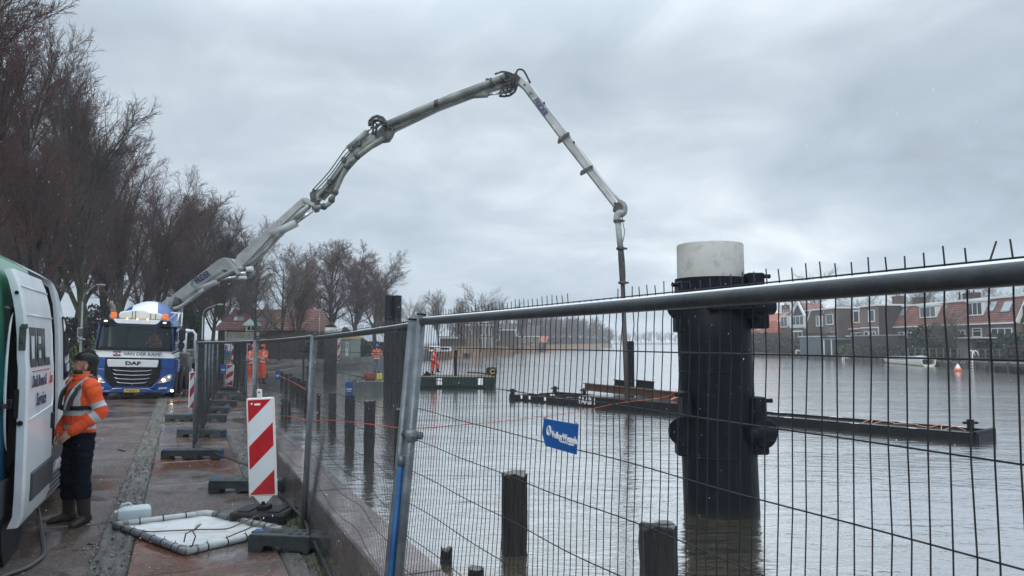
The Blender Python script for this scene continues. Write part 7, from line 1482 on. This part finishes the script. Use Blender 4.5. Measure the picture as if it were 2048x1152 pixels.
# --- brick blocks left of the terrace
def block(label, x, u0, u1, vt, m, us, fas=True, deep=9, side=None):
    ya, yb = hy(u1, x), hy(u0, x); zt = hz_((u0+u1)/2, vt, x); o = house(label, x, ya); b = MB(); b.box(x, XF+deep, ya, yb, GB, zt); b.build('wall', m, o)
    if side: b = MB(); b.box(x+.05, XF+2, ya-.05, ya-.003, GB, zt-.02); b.build('side_wall', side, o)
    if fas: b = MB(); b.box(x-.22, XF+deep, ya-.18, yb+.1, zt, zt+.24); b.build('fascia', trim, o)
    return o, ya, yb, zt
X6 = 55.6
o6, ya, yb, zt = block('brown brick block with a dark side wall, immediately left of the red tiled row', X6, 1720, 1757, 613, br2, None, side=brr)
winp(o6, X6, 1738, 1750, 620, 643, mull=0); winp(o6, X6, 1728, 1737, 663, 680, mull=0); winp(o6, X6, 1739, 1751, 663, 680, mull=1); b = MB(); b.box(X6-.12, X6+.02, ya, yb, 4.0, 4.15); b.build('cornice', trim, o6)
b = MB(); b.tube([(X6-.12, ya-.1, 4.1), (X6-.12, ya-.1, GB)], .06, 8); b.build('drainpipe', trim, o6)
x5 = 57.2; ya5, yb5 = hy(1720, x5), hy(1688, x5); o5 = house('narrow house with an orange tiled mansard strip and one small dormer window', x5, ya5)
b = MB(); b.box(x5, XF+8, ya5, yb5, GB, 4.1); b.build('wall', br1, o5); b = MB(); b.prism([(x5-.2, ya5, 4.1), (x5+1.2, ya5, 7.0), (XF+8, ya5, 7.0), (XF+8, ya5, 4.1)], (0, yb5-ya5, 0)); b.build('roof', tred, o5)
b = MB(); b.box(x5-.3, x5+.1, ya5, yb5, 3.95, 4.12); b.box(x5+.6, x5+2, ya5-.1, yb5, 7.0, 7.25); b.build('gutter', trim, o5); winp(o5, x5+.3, 1708, 1719, 622, 645, mull=0); winp(o5, x5, 1702, 1722, 665, 684, mull=1)
b = MB(); b.box(x5-.8, x5, hy(1726, x5), hy(1696, x5), 2.7, 2.95); b.build('awning', trim, o5)
X4 = 55.2
o4, ya, yb, zt = block('brown brick block with one tall white window on its upper floor', X4, 1649, 1675, 618, br2, None, side=br1); winp(o4, X4, 1653, 1667, 628, 649, mull=0); winp(o4, X4, 1662, 1668, 664, 668, mull=0)
X3 = 57.0
o3, ya, yb, zt = block('dark brown brick house with a slanting white roof edge and two narrow upper windows', X3, 1612, 1650, 621, br1, None); winp(o3, X3, 1633, 1639, 632, 652, mull=0); winp(o3, X3, 1640, 1646, 632, 652, mull=0)
b = MB(); b.bar(PX(1610, 657, X3-.1), PX(1621, 622, X3-.1), .15, .3); b.build('bargeboard', trim, o3); chimney(o3, XF+3, 1614, 1622, 612, 622)
# gabled house
X2 = 57.5; yg0, yg1 = hy(1612, X2), hy(1557, X2); og = house('gabled house with a steep red roof, black gable front and two white dormers', X2, yg0)
zr2 = hz_(1590, 632, X2); b = MB(); b.box(X2, XF+8, yg0, yg1, GB, zr2-2.0); b.build('wall', br1, og)
ym = hy(1597, X2); b = MB(); zpk = hz_(1597, 606, X2); b.prism([(X2+.6, yg0, zr2-2.0), (X2+.6, yg1, zr2-2.0), (X2+.6, yg1-1, zr2+.1), (X2+.6, ym, zpk), (X2+.6, yg0+.5, zr2+.1)], (4, 0, 0)); b.build('roof', tredl, og)
b = MB(); b.prism([(X2+.1, hy(1609, X2), hz_(1609, 630, X2)), (X2+.1, hy(1584, X2), hz_(1584, 630, X2)), (X2+.1, ym, zpk-.2)], (.5, 0, 0)); b.build('gable_front', black, og)
for a in ((1610, 632), (1583, 632)): b = MB(); b.bar((X2, hy(a[0], X2), hz_(a[0], a[1], X2)), (X2, ym, zpk+.15), .35, .45); b.build('bargeboard', trim, og)
b = MB(); b.box(X2-.1, X2+.6, hy(1611, X2), hy(1580, X2), zr2-2.4, zr2); b.build('dormer_box', trim, og); winp(og, X2-.1, 1584, 1608, 632, 650, mull=2)
b = MB(); b.box(X2-.1, X2+.6, hy(1575, X2), hy(1561, X2), hz_(1568, 655, X2), hz_(1568, 632, X2)); b.build('dormer_box', trim, og); winp(og, X2-.1, 1562, 1575, 633, 654, mull=1)
chimney(og, XF+2.5, 1568, 1576, 610, 622); [skyl for _ in ()]
for u in (1568, 1572, 1576): q = PX(u, 623, X2+.3); b = MB(); b.bar(q+Vector((-.3, 0, -.5)), q+Vector((0, 0, .5)), .3, .06); b.build('skylight', MATS['sky_lit_glass'], og)
winp(og, X2, 1588, 1604, 663, 690, mull=1); b = MB(); b.box(X2-.5, X2, hy(1605, X2), hy(1590, X2), hz_(1598, 664, X2), hz_(1598, 661, X2)); b.build('awning', trim, og)
# orange tiled house far left
X1 = 56.8; yo0, yo1 = hy(1556, X1), hy(1500, X1); oo = house('low orange tiled house just right of the big pile', X1, yo0)
zo = hz_(1530, 643, X1); b = MB(); b.box(X1, XF+8, yo0, yo1, GB, zo-2.6); b.build('wall', br1, oo); b = MB(); b.prism([(X1-.1, yo0, zo-2.6), (X1+.3, yo0, zo), (X1+3.0, yo0, zo+1.9), (X1+6, yo0, zo), (X1+6, yo0, zo-2.6)], (0, yo1-yo0, 0)); b.build('roof', torg, oo)
b = MB(); b.bar((X1-.2, yo0-.1, zo-.3), (X1+3.0, yo0-.1, zo+2.0), .15, .5); b.build('bargeboard', trim, oo); winp(oo, X1+.1, 1514, 1522, 650, 659, mull=0, glass=white)
# gardens: sheds, hedges, fences, walls
def shed(label, x, u0, u1, v0, m, dx_=3, roofm=None, name='shed', over=.2):
    ya, yb = hy(u1, x), hy(u0, x); zt = hz_((u0+u1)/2, v0, x); o = empty(name, (x, ya, GB), label, 'shed', 'garden sheds on the right bank'); b = MB(); nb = max(3, int((yb-ya)/.35))
    for i in range(nb): b.box(x+(.012 if i % 2 else 0), x+.08, ya+(yb-ya)*i/nb, ya+(yb-ya)*(i+1)/nb-.015, GB, zt)
    b.box(x+.05, x+dx_, ya+.01, yb-.01, GB, zt); b.build('plank_wall', m, o); b = MB(); b.box(x-over, x+dx_, ya-.25, yb+.25, zt, zt+.16); b.build('flat_roof', roofm or zink, o); return o, ya, yb, zt
slate = mat('blue_grey_planks', (.055, .075, .085), .6, 0, (.09, .115, .13), 2); gwood = mat('grey_weathered_planks', (.10, .085, .07), .75, 0, (.20, .17, .14), 3, stretch=(3, 3, .4)); dgreen = mat('dark_green_planks', (.010, .022, .024), .5)
s1_, ya, yb, zt = shed('blue grey garden shed with a pale roof and dark doors, under the gabled house', 52.6, 1598, 1640, 674, slate, roofm=mat('pale_blue_roof', (.42, .48, .52), .5))
s2_, ya, yb, zt = shed('dark green garden shed with a white framed door and vine covered roof edge', 52.9, 1641, 1668, 679, dgreen)
for u in (1645.5, 1660.5): b = MB(); b.box(52.8, 52.92, hy(u+1, 52.8), hy(u-.5, 52.8), GB, zt-.05); b.build('door_frame', trim, s2_)
s3_, ya, yb, zt = shed('weathered grey plank shed with a flat roof left of the steps with curved handrails', 54, 1911, 1938, 677, gwood, roofm=mat('pale_flat_roof', (.45, .47, .48), .5), over=.1)
b = MB(); b.box(53.6, 57, hy(1976, 54), hy(1911, 54), zt+.002, zt+.14); b.build('roof_extension', MATS['pale_flat_roof'], s3_)
s4_, ya, yb, zt = shed('dark open lean-to beside the grey plank shed', 54.8, 1940, 1990, 684, dgreen)
s5_, ya, yb, zt = shed('dark plank wall and low shed behind the moored white boat', 54, 1700, 1795, 672, mat('dark_garden_planks', (.022, .020, .020), .7, 0, (.045, .04, .038), 2), dx_=1)
def hedge(lab, u0, u1, v0, x, m, size=.16, n=5000, seed=0, zb=GB, dxx=1.2, cat='hedge'):
    ya, yb = hy(u1, x), hy(u0, x); zt = hz_((u0+u1)/2, v0, x); L_ = yb-ya; k = max(1, int(L_/2.2)); bx_ = []
    for i in range(k): bx_.append((0, L_*(i+.5)/k, (zt-zb)*.5+rs.uniform(-.1, .1), dxx, L_/k*.75, (zt-zb)*.55))
    return bush('hedge', (x, ya, zb), bx_, n, m, size, lab, cat, seed)
hedge('large dark green evergreen bush between the white boat and the grey shed', 1830, 1907, 655, 54.6, leafd, .20, 14000, 3, dxx=1.6, cat='bush')
hedge('dark clipped hedge at the right edge of the terrace garden', 1978, 2044, 670, 55.4, leafd, .15, 9000, 4)
hedge('yellow green shrub before the dark plank wall', 1683, 1728, 691, 52.2, leafy, .13, 4000, 5, cat='shrub')
hedge('dark ivy along the garden left of the blue grey shed', 1512, 1595, 678, 54, leafb, .22, 6500, 6)
hedge('dark green conifer hedge under the orange tiled house', 1506, 1532, 668, 55, leafd, .22, 4500, 7)
hedge('brown vine over the dark green shed roof', 1614, 1668, 668, 53.0, leafb, .15, 3600, 8, zb=3.2, dxx=.5, cat='vine')
hedge('low dark bushes in front of the dark plank wall', 1672, 1800, 690, 51.6, leafb, .14, 6000, 10, dxx=.5)
hedge('brown hedge at the far right waterside', 2006, 2060, 692, 52, leafb, .12, 5000, 11, dxx=.6)
o = tree(1915, hy(1915, 53), 612, 3, 'gnarled bare shrub leaning over the grey plank shed roof', 'shrubs on the right bank', z=GB, sx=1.3)
# bank edge: timber quay wall, jetties, low fences
rbw = mat('dark_bank_timber', (.018, .018, .017), .6, 0, (.05, .048, .042), 2, .5)
RB = [(47.6, 70), (50.5, 92), (51, 112), (47, 143)]
bw_ = empty('bank_wall', (RB[0][0], RB[0][1], WZ), 'dark timber retaining wall along the right bank', 'wall')
nbp = 0
for (xa, ya), (xb, yb) in zip([(46, 40)]+RB, RB+[(52, 165)]):
    n_ = int(math.hypot(xb-xa, yb-ya)/2.0); d = Vector((xb-xa, yb-ya, 0))/n_
    for i in range(n_):
        p0 = Vector((xa, ya, 0))+d*i; b = MB(); b.bar(p0+Vector((-.1, 0, -1.0)), p0+d*.99+Vector((-.1, 0, -1.0)), .12, 1.1); b.build('plank', rbw, bw_); b = MB(); b.box(p0.x-.35, p0.x-.17, p0.y-.1, p0.y+.1, -2, -.30); b.build('post', rbw, bw_)
jm_ = mat('wet_jetty_planks', (.045, .045, .043), .4, 0, (.10, .10, .095), 3)
def jetty(label, u0, u1, vt, x0, x1):
    ya, yb = hy(u1, x0), hy(u0, x0); o = empty('jetty', (x0, ya, WZ), label, 'jetty', 'jetties on the right bank'); zt = hz_((u0+u1)/2, vt, x0); n_ = int((yb-ya)/.6)
    for i in range(n_): b = MB(); y_ = ya+(yb-ya)*i/n_; b.box(x0, x1, y_, y_+(yb-ya)/n_-.04, zt-.08, zt); b.build('plank', jm_, o)
    b = MB(); b.box(x0-.06, x0-.003, ya, yb, zt-.30, zt-.02); b.build('edge_beam', rbw, o)
    for i in range(4): y_ = ya+(yb-ya)*(i+.5)/4; b = MB(); b.box(x0-.2, x0-.065, y_-.1, y_+.1, WZ-1, zt+.1); b.build('post', rbw, o)
    return o, ya, yb, zt
j1, ya, yb, zj = jetty('long low jetty under the blue grey shed with small white ladder rails', 1605, 1762, 724, 47.6, 51)
j2, ya, yb, zj2 = jetty('jetty with curved white handrails near the orange buoy', 1928, 2075, 726, 45.6, 50)
def ladder(par_lab, u, x, zt, h=.9, r=.04):
    y_ = hy(u, x); o = empty('ladder', (x, y_, WZ), par_lab, 'ladder', 'white swimming ladders'); 
    for dy_ in (-.3, .3):
        b = MB(); b.tube([(x-.3, y_+dy_, WZ-.3), (x-.3, y_+dy_, zt+h*.7), (x-.2, y_+dy_, zt+h*.95), (x, y_+dy_, zt+h), (x+.2, y_+dy_, zt+h*.9), (x+.3, y_+dy_, zt+h*.6)], r, 8); b.build('rail', white, o, True)
    for k in range(4): b = MB(); z_ = WZ+.1+k*.28; b.tube([(x-.3, y_-.3, z_), (x-.3, y_+.3, z_)], r*.8, 6); b.build('rung', white, o)
    return o
ladder('white ladder with curved handrails right of the orange buoy', 1944, 45.6, zj2, 1.1, .05); ladder('small white ladder rails on the left part of the long low jetty', 1594, 50.3, -.45, .9, .05); ladder('small white ladder rails in the middle of the long low jetty', 1688, 47.6, zj, .8); 
gf = empty('garden_fence', (51.5, 80, GB), 'low post and wire garden fence along the right bank', 'fence')
for i, u in enumerate(range(1800, 2050, 14)): y_ = hy(u, 51.6); b = MB(); b.box(51.55, 51.65, y_-.05, y_+.05, GB, 1.1); b.build('post', gwood, gf)
for z in (1.05, .5): b = MB(); b.tube([(51.6, hy(2050, 51.6), z), (51.6, hy(1800, 51.6), z)], .02, 5); b.build('rail', gwood, gf)

# ================================================================ LEFT BANK BUILDINGS
# red roofed building
yl = 84.0; c0, c1 = PY(436, 668, yl), PY(610, 668, yl); rb = empty('red_roofed_house', (c0.x, yl, 0), 'long brick house with a red tiled roof, green dormer and white balcony behind the quay', 'house')
ze, zr = PY(520, 661, yl).z, PY(520, 619, yl+6).z
b = MB(); b.box(c0.x, c1.x, yl, yl+12, 0, ze); b.build('wall', brickmat('red_brown_brick', (.085, .040, .030), (.12, .055, .042), (.07, .05, .045), bump=.2), rb)
b = MB(); b.prism([(c0.x-.4, yl-.5, ze), (c0.x-.4, yl+6, zr), (c0.x-.4, yl+12.5, ze)], (c1.x-c0.x+.8, 0, 0)); rf = b.build('roof', tredl, rb)
for k in range(16):
    f = k/16; f2 = (k+1)/16; b = MB(); y0_, z0_ = yl-.5+6.5*f, ze+(zr-ze)*f; y1_, z1_ = yl-.5+6.5*f2, ze+(zr-ze)*f2; b.add([(c0.x-.4, y0_-.03, z0_+.09), (c1.x+.4, y0_-.03, z0_+.09), (c1.x+.4, y1_, z1_+.03), (c0.x-.4, y1_, z1_+.03), (c0.x-.4, y0_, z0_-.02), (c1.x+.4, y0_, z0_-.02)], [(0, 1, 2, 3), (0, 4, 5, 1)]); b.build('tile_course', tredl, rf)
def onroof(u, v, lift=.12):
    f = .5; r = ray(u, v); A_ = Vector((0, yl-.5, ze)); nr_ = Vector((0, -(zr-ze), 6.5)).normalized(); t = (A_-Vector((0, 0, CAMZ))).dot(nr_)/r.dot(nr_); return Vector((0, 0, CAMZ))+r*t+nr_*lift
for us in ((468, 477), (478, 487), (506, 514), (515, 522)):
    b = MB(); q = [onroof(us[0], 643), onroof(us[1], 643), onroof(us[1]+2, 635), onroof(us[0]+2, 635)]; b.prism(q, (0, .08, -.1)); b.build('skylight', MATS['sky_lit_glass'], rb)
cd0, cd1 = PY(491, 662, yl-.6), PY(511, 651, yl-.6); b = MB(); b.box(cd0.x, cd1.x, yl-.6, yl+3, cd0.z, cd1.z); dm = b.build('dormer', trim, rb)
for a, c in ((495.5, 500), (504, 508)): q0_, q1_ = PY(a, 662, yl-.63), PY(c, 653, yl-.63); b = MB(); b.box(q0_.x, q1_.x, yl-.66, yl-.61, q0_.z+.1, q1_.z); b.build('window', glassd, dm)
b = MB(); ap = PY(505, 636, yl+1.5); b.add([(cd0.x-.3, yl-1.0, cd1.z), (cd1.x+.3, yl-1.0, cd1.z), (cd1.x+.3, yl+3, cd1.z), (cd0.x-.3, yl+3, cd1.z), (ap.x, yl+.6, ap.z-.1)], [(0, 1, 4), (1, 2, 4), (2, 3, 4), (3, 0, 4), (3, 2, 1, 0)]); b.build('copper_roof', mat('green_copper', (.24, .33, .28), .6, 0, (.34, .42, .38), 2), dm)
bal = mat('dirty_white_panel', (.46, .47, .42), .7, 0, (.30, .28, .18), 2)
for i in range(11): a, c = PY(451+i*6.2, 677, yl-2.5), PY(451+i*6.2+5.8, 664, yl-2.5); b = MB(); b.box(a.x, c.x, yl-2.55, yl-2.5, a.z, c.z); b.build('balcony_panel', bal, rb)
a, c = PY(450, 679, yl-2.5), PY(519, 677, yl-2.5); b = MB(); b.box(a.x, c.x, yl-2.6, yl, a.z-.1, c.z-.0); b.box(a.x, a.x+.12, yl-2.6, yl-2.4, a.z, a.z+.9); b.build('balcony_floor', trim, rb)
winm = [(460, 682, 470, 697), (530, 668, 536, 680)]
# green site cabin with yellow roof edge
yc = 78.0; a, c = PY(668, 722, yc), PY(702, 679, yc); cab_ = empty('site_cabin', (a.x, yc, 0), 'grey green site cabin with a yellow roof edge on the far quay', 'cabin'); gg = mat('grey_green_cabin', (.13, .20, .18), .5, 0, (.18, .25, .23), 1)
b = MB(); b.cbox(a.x, c.x, yc, yc+5, 0, c.z, .05); b.build('wall', gg, cab_); b = MB(); b.cbox(a.x-.1, c.x+.1, yc-.1, yc+5, c.z, c.z+.35, .04); b.build('roof', mat('yellow_roof_edge', (.50, .38, .12), .6), cab_)
a2_, c2_ = PY(691, 712, yc-.05), PY(697, 684, yc-.05); b = MB(); b.box(a2_.x, c2_.x, yc-.06, yc-.01, a2_.z, c2_.z); b.build('door', trim, cab_); b = MB(); b.box(a2_.x+.1, c2_.x-.1, yc-.08, yc-.06, a2_.z+.8, c2_.z-.1); b.build('pane', winglass, cab_)
# vans on the far quay
for (u0, u1, vt, vb, y_, lab) in ((858, 876, 692, 711, 118, 'white van parked on the far quay behind the man in red'), (880, 899, 694, 709, 122, 'white box van parked right of the other white van on the far quay')):
    a, c = PY(u0, vb, y_), PY(u1, vt, y_); v_ = empty('parked_van', (a.x, y_, 0), lab, 'van', 'vans on the far quay'); w = c.x-a.x; hh = c.z
    b = MB(); b.cbox(a.x, c.x, y_, y_+4.5, .3, hh, .12); b.build('body', white, v_); b = MB(); b.cbox(a.x+.1, c.x-.1, y_-.04, y_+.05, hh*.55, hh*.88, .05); b.build('window', glassd, v_)
    for x in (a.x+.15, c.x-.15): b = MB(); b.lathe([(.3, -.1), (.34, -.08), (.34, .08), (.3, .1)], (x, y_+.6, .34), (1, 0, 0), 14); b.build('wheel', rubber, v_)
def fhouse(label, y_, u0, u1, v0, vr, m, rm, wins, dpt=9, gableless=False, z0=0):
    a, c = PY(u0, 700, y_), PY(u1, v0, y_); o = empty('far_house', (a.x, y_, z0), label, 'house', 'houses on the far left bank'); b = MB(); b.box(a.x, c.x, y_, y_+dpt, z0, c.z); b.build('wall', m, o)
    zr_ = PY(u0, vr, y_).z; b = MB()
    if zr_-c.z > .6: b.prism([(a.x-.4, y_-.4, c.z), (a.x+.8, y_+dpt/2, zr_), (a.x+.8, y_+dpt/2+.1, zr_), (a.x-.4, y_+dpt+.4, c.z)], (c.x-a.x+.4, 0, 0))
    else: b.box(a.x-.3, c.x+.3, y_-.3, y_+dpt, c.z, c.z+.4)
    b.build('roof', rm, o)
    for (p0, p1, q0_, q1_) in wins: winy(o, y_, p0, p1, q1_, q0_, 1 if p1-p0 > 6 else 0)
    b = MB(); b.box(a.x-.35, c.x+.35, y_-.45, y_-.3, c.z-.1, c.z+.1); b.build('gutter', trim, o); return o
fhouse('tall brown villa with long white framed windows behind the reeds', 160, 932, 986, 650, 648, br2, tdk, [(940, 944, 654, 668), (960, 966, 653, 670), (970, 975, 653, 670), (978, 983, 653, 670), (960, 966, 676, 697), (970, 974, 676, 697), (980, 984, 676, 697)])
fhouse('low grey extension left of the tall villa', 165, 880, 934, 676, 674, br1, zink, [(898, 905, 664, 672)])
fhouse('grey house with a dark roof right of the tall villa', 185, 984, 1030, 660, 646, br1, tdk, [(992, 999, 668, 680), (998, 1004, 655, 661)])
fhouse('dark roofed brick house with small white windows on the far left bank', 215, 1038, 1078, 673, 650, br2, tdk, [(1046, 1051, 676, 684), (1058, 1064, 674, 682), (1062, 1068, 690, 697), (1041, 1045, 660, 666)])
fhouse('small brick house with an orange roof at the end of the far left row', 225, 1074, 1092, 684, 672, br1, torg, [(1080, 1084, 688, 694)])
fhouse('white walled house glimpsed between the mixer lorry mirror and the tree trunk', 58, 176, 206, 690, 680, trim, tdk, [])
# reeds along the far left bank (uncountable)
rgv = np.random.default_rng(3); pts_ = [(-13, 125), (-4, 172), (20, 290), (60, 460)]; vs = []
for (xa, ya), (xb, yb) in zip(pts_, pts_[1:]):
    for _ in range(9000):
        f = rgv.random(); x = xa+(xb-xa)*f+rgv.normal(0, .9)-.6; y_ = ya+(yb-ya)*f; h_ = .9+rgv.random()*.9; w_ = .05+.0004*y_; l_ = rgv.normal(0, .25); vs += [(x-w_, y_, -.9), (x+w_, y_, -.9), (x+l_, y_, -.7+h_)]
me = np_mesh('reeds', np.array(vs), np.arange(len(vs)).reshape(-1, 3), reedm); o = link('reeds', me); o['kind'] = 'stuff'; tag(o, 'dry brown reeds along the far left shore', 'reeds')
# back hedge and dark shrubs behind the basin
bush('hedge', (-21, 96, 0), [(0, 0, .8, 5, 1.5, 1.3), (-9, 0, .8, 6, 1.5, 1.3), (-18, -1, .7, 6, 1.5, 1.1)], 15000, leafd, .28, 'long dark hedge behind the basin quay, left of the white vans', 'hedge', 21)
bush('bush', (-28.6, 66, 0), [(-1.5, 0, 2.2, 2.2, 2, 2.4), (-.6, .5, 3.2, 1.5, 1.5, 1.6)], 26000, leafd, .11, 'tall dark evergreen bush right behind the mixer lorry', 'bush', 22)
bush('bush', (-25.5, 45, 0), [(0, 0, .9, 1.2, 1, 1.0)], 3500, leafg, .12, 'small green bush left of the mixer lorry at the tree foot', 'bush', 23)
bush('bush', (-46, 62, 0), [(0, 0, 2.2, 7, 3, 2.8), (10, 4, 2.2, 6, 3, 2.6), (-10, 0, 2.4, 7, 3, 3.0)], 34000, leafb, .16, 'dark brown undergrowth behind the left row of trees', 'undergrowth', 24)
bush('bush', (-21.5, 84, 0), [(0, 0, 1.2, 2.0, 1, 1.3), (3, 0, 1.6, 1.6, 1, 1.6)], 6000, leafb, .2, 'dark leafless shrubs standing on the far jetty edge', 'bush', 25)
# far jetty beams in the basin
for i, (u0, v0, u1, v1, y0_, y1_, l) in enumerate(((524, 742, 640, 722, 47, 66, 'long pale beam of the far jetty, upper one'), (530, 752, 600, 738, 44, 56, 'shorter weathered beam below the long pale jetty beam'), (560, 730, 645, 728, 60, 62, 'thin white edge beam at the back of the basin'))):
    b = MB(); b.bar(PY(u0, v0, y0_), PY(u1, v1, y1_), .35, .35); tag(b.build('jetty_beam', MATS['far_quay_timber']), l, 'beam')
bush('hedge', (4, 262, 0), [(5.7*i, 22*i, 1.6, 5, 9, 2.4) for i in range(10)], 22000, leafb, .45, 'low dark undergrowth beneath the dense far left row of trees', 'undergrowth', 27)
# street lamps and sign
lampm = mat('lamp_post_grey', (.26, .28, .28), .4, .4, (.34, .36, .36), 3)
def lamp(u, vb, vt, y_, label, armx=2.2, rise=.6):
    o = empty('street_lamp', (PY(u, vb, y_).x, y_, 0), label, 'street lamp', 'street lamps'); x = PY(u, vb, y_).x; zt = PY(u, vt, y_).z; b = MB(); b.tube([(x, y_, 0), (x, y_, 1.2), (x, y_, 1.21), (x, y_, zt-.5)], [.06, .055, .042, .034], 10); b.build('post', lampm, o, True)
    b = MB(); b.tube([(x, y_, zt-.52), (x+.06, y_, zt-.2), (x+.3, y_, zt), (x+armx, y_, zt+rise)], [.034, .03, .027, .024], 8); b.build('arm', lampm, o, True)
    b = MB(); b.ell((x+armx+.25, y_, zt+rise+.02), (.22, .09, .05), 12, 8); b.build('lamp_head', lampm, o, True); return o
lamp(161, 700, 578, 30, 'grey street lamp with a bent arm behind the van, road sign on its post', .45, .14)
lamp(403, 715, 616, 46, 'thin street lamp right of the mixer lorry', .8, .2); lamp(638, 700, 617, 88, 'pale lamp post before the broadest reddish tree', .02, .02); lamp(582, 700, 640, 86, 'short pale lamp post right of the red roofed house', .02, .0)
lamp(677, 690, 636, 92, 'white lamp post just right of the white capped pile', .5, -.3); lamp(861, 705, 655, 119, 'pale lamp post above the man in red', .02, .0)
y_ = 29.8; a, c = PY(154, 673, y_), PY(171, 654, y_); sgn = empty('road_sign', ((a.x+c.x)/2, y_, a.z), 'grey backed road sign panels on the nearest street lamp', 'road sign')
for (u0, v0, u1, v1) in ((154, 655, 171, 675), (155, 677, 170, 684)):
    a, c = PY(u0, v1, y_), PY(u1, v0, y_); b = MB(); b.cbox(a.x, c.x, y_, y_+.03, a.z, c.z, .006); b.build('panel_rim', trim, sgn); e = .035; b = MB(); b.box(a.x+e, c.x-e, y_-.006, y_-.001, a.z+e, c.z-e); b.build('panel', mat('grey_sign_back', (.11, .12, .13), .5), sgn)
# falling sleet (uncountable small flakes)
sl_ = MB(); rq = np.random.default_rng(8); oct_ = [(0, 2, 4), (2, 1, 4), (1, 3, 4), (3, 0, 4), (2, 0, 5), (1, 2, 5), (3, 1, 5), (0, 3, 5)]; vs = []; fs = []
for i in range(1500):
    d_ = 1.6+rq.random()**.7*13; u_ = rq.random()*2048; v_ = rq.random()*1152; c = PY(u_, v_, d_); 
    if c.z < .02: continue
    r_ = .0011+.0012*rq.random()*min(2.2, d_/4); L_ = r_*(1.4+rq.random()*1.6); k = len(vs); vs += [(c.x-r_, c.y, c.z), (c.x+r_, c.y, c.z), (c.x, c.y-r_, c.z), (c.x, c.y+r_, c.z), (c.x+.2*L_, c.y, c.z+L_), (c.x-.2*L_, c.y, c.z-L_)]; fs += [tuple(k+j for j in t_) for t_ in oct_]
sl_.add(vs, fs); o = sl_.build('sleet', mat('wet_snow', (.8, .82, .85), .4)); o['kind'] = 'stuff'; tag(o, 'scattered wet snow flakes falling through the scene', 'sleet')
# ================================================================ AIR
HAZE = True
if HAZE:
    b = MB(); b.box(-600, 900, -30, 1450, -5, 24); hz = b.build('haze', mat('haze', (.8, .8, .8))); hz['kind'] = 'stuff'; tag(hz, 'thin grey rain haze over the water', 'haze')
    m = bpy.data.materials.new('rain_haze'); m.use_nodes = True; t = m.node_tree; t.nodes.clear(); v = N(t, 'ShaderNodeVolumePrincipled'); v.inputs['Color'].default_value = (.93, .96, 1, 1); v.inputs['Density'].default_value = .0007; v.inputs['Anisotropy'].default_value = .2
    o_ = N(t, 'ShaderNodeOutputMaterial'); t.links.new(v.outputs[0], o_.inputs['Volume']); hz.data.materials.clear(); hz.data.materials.append(m)
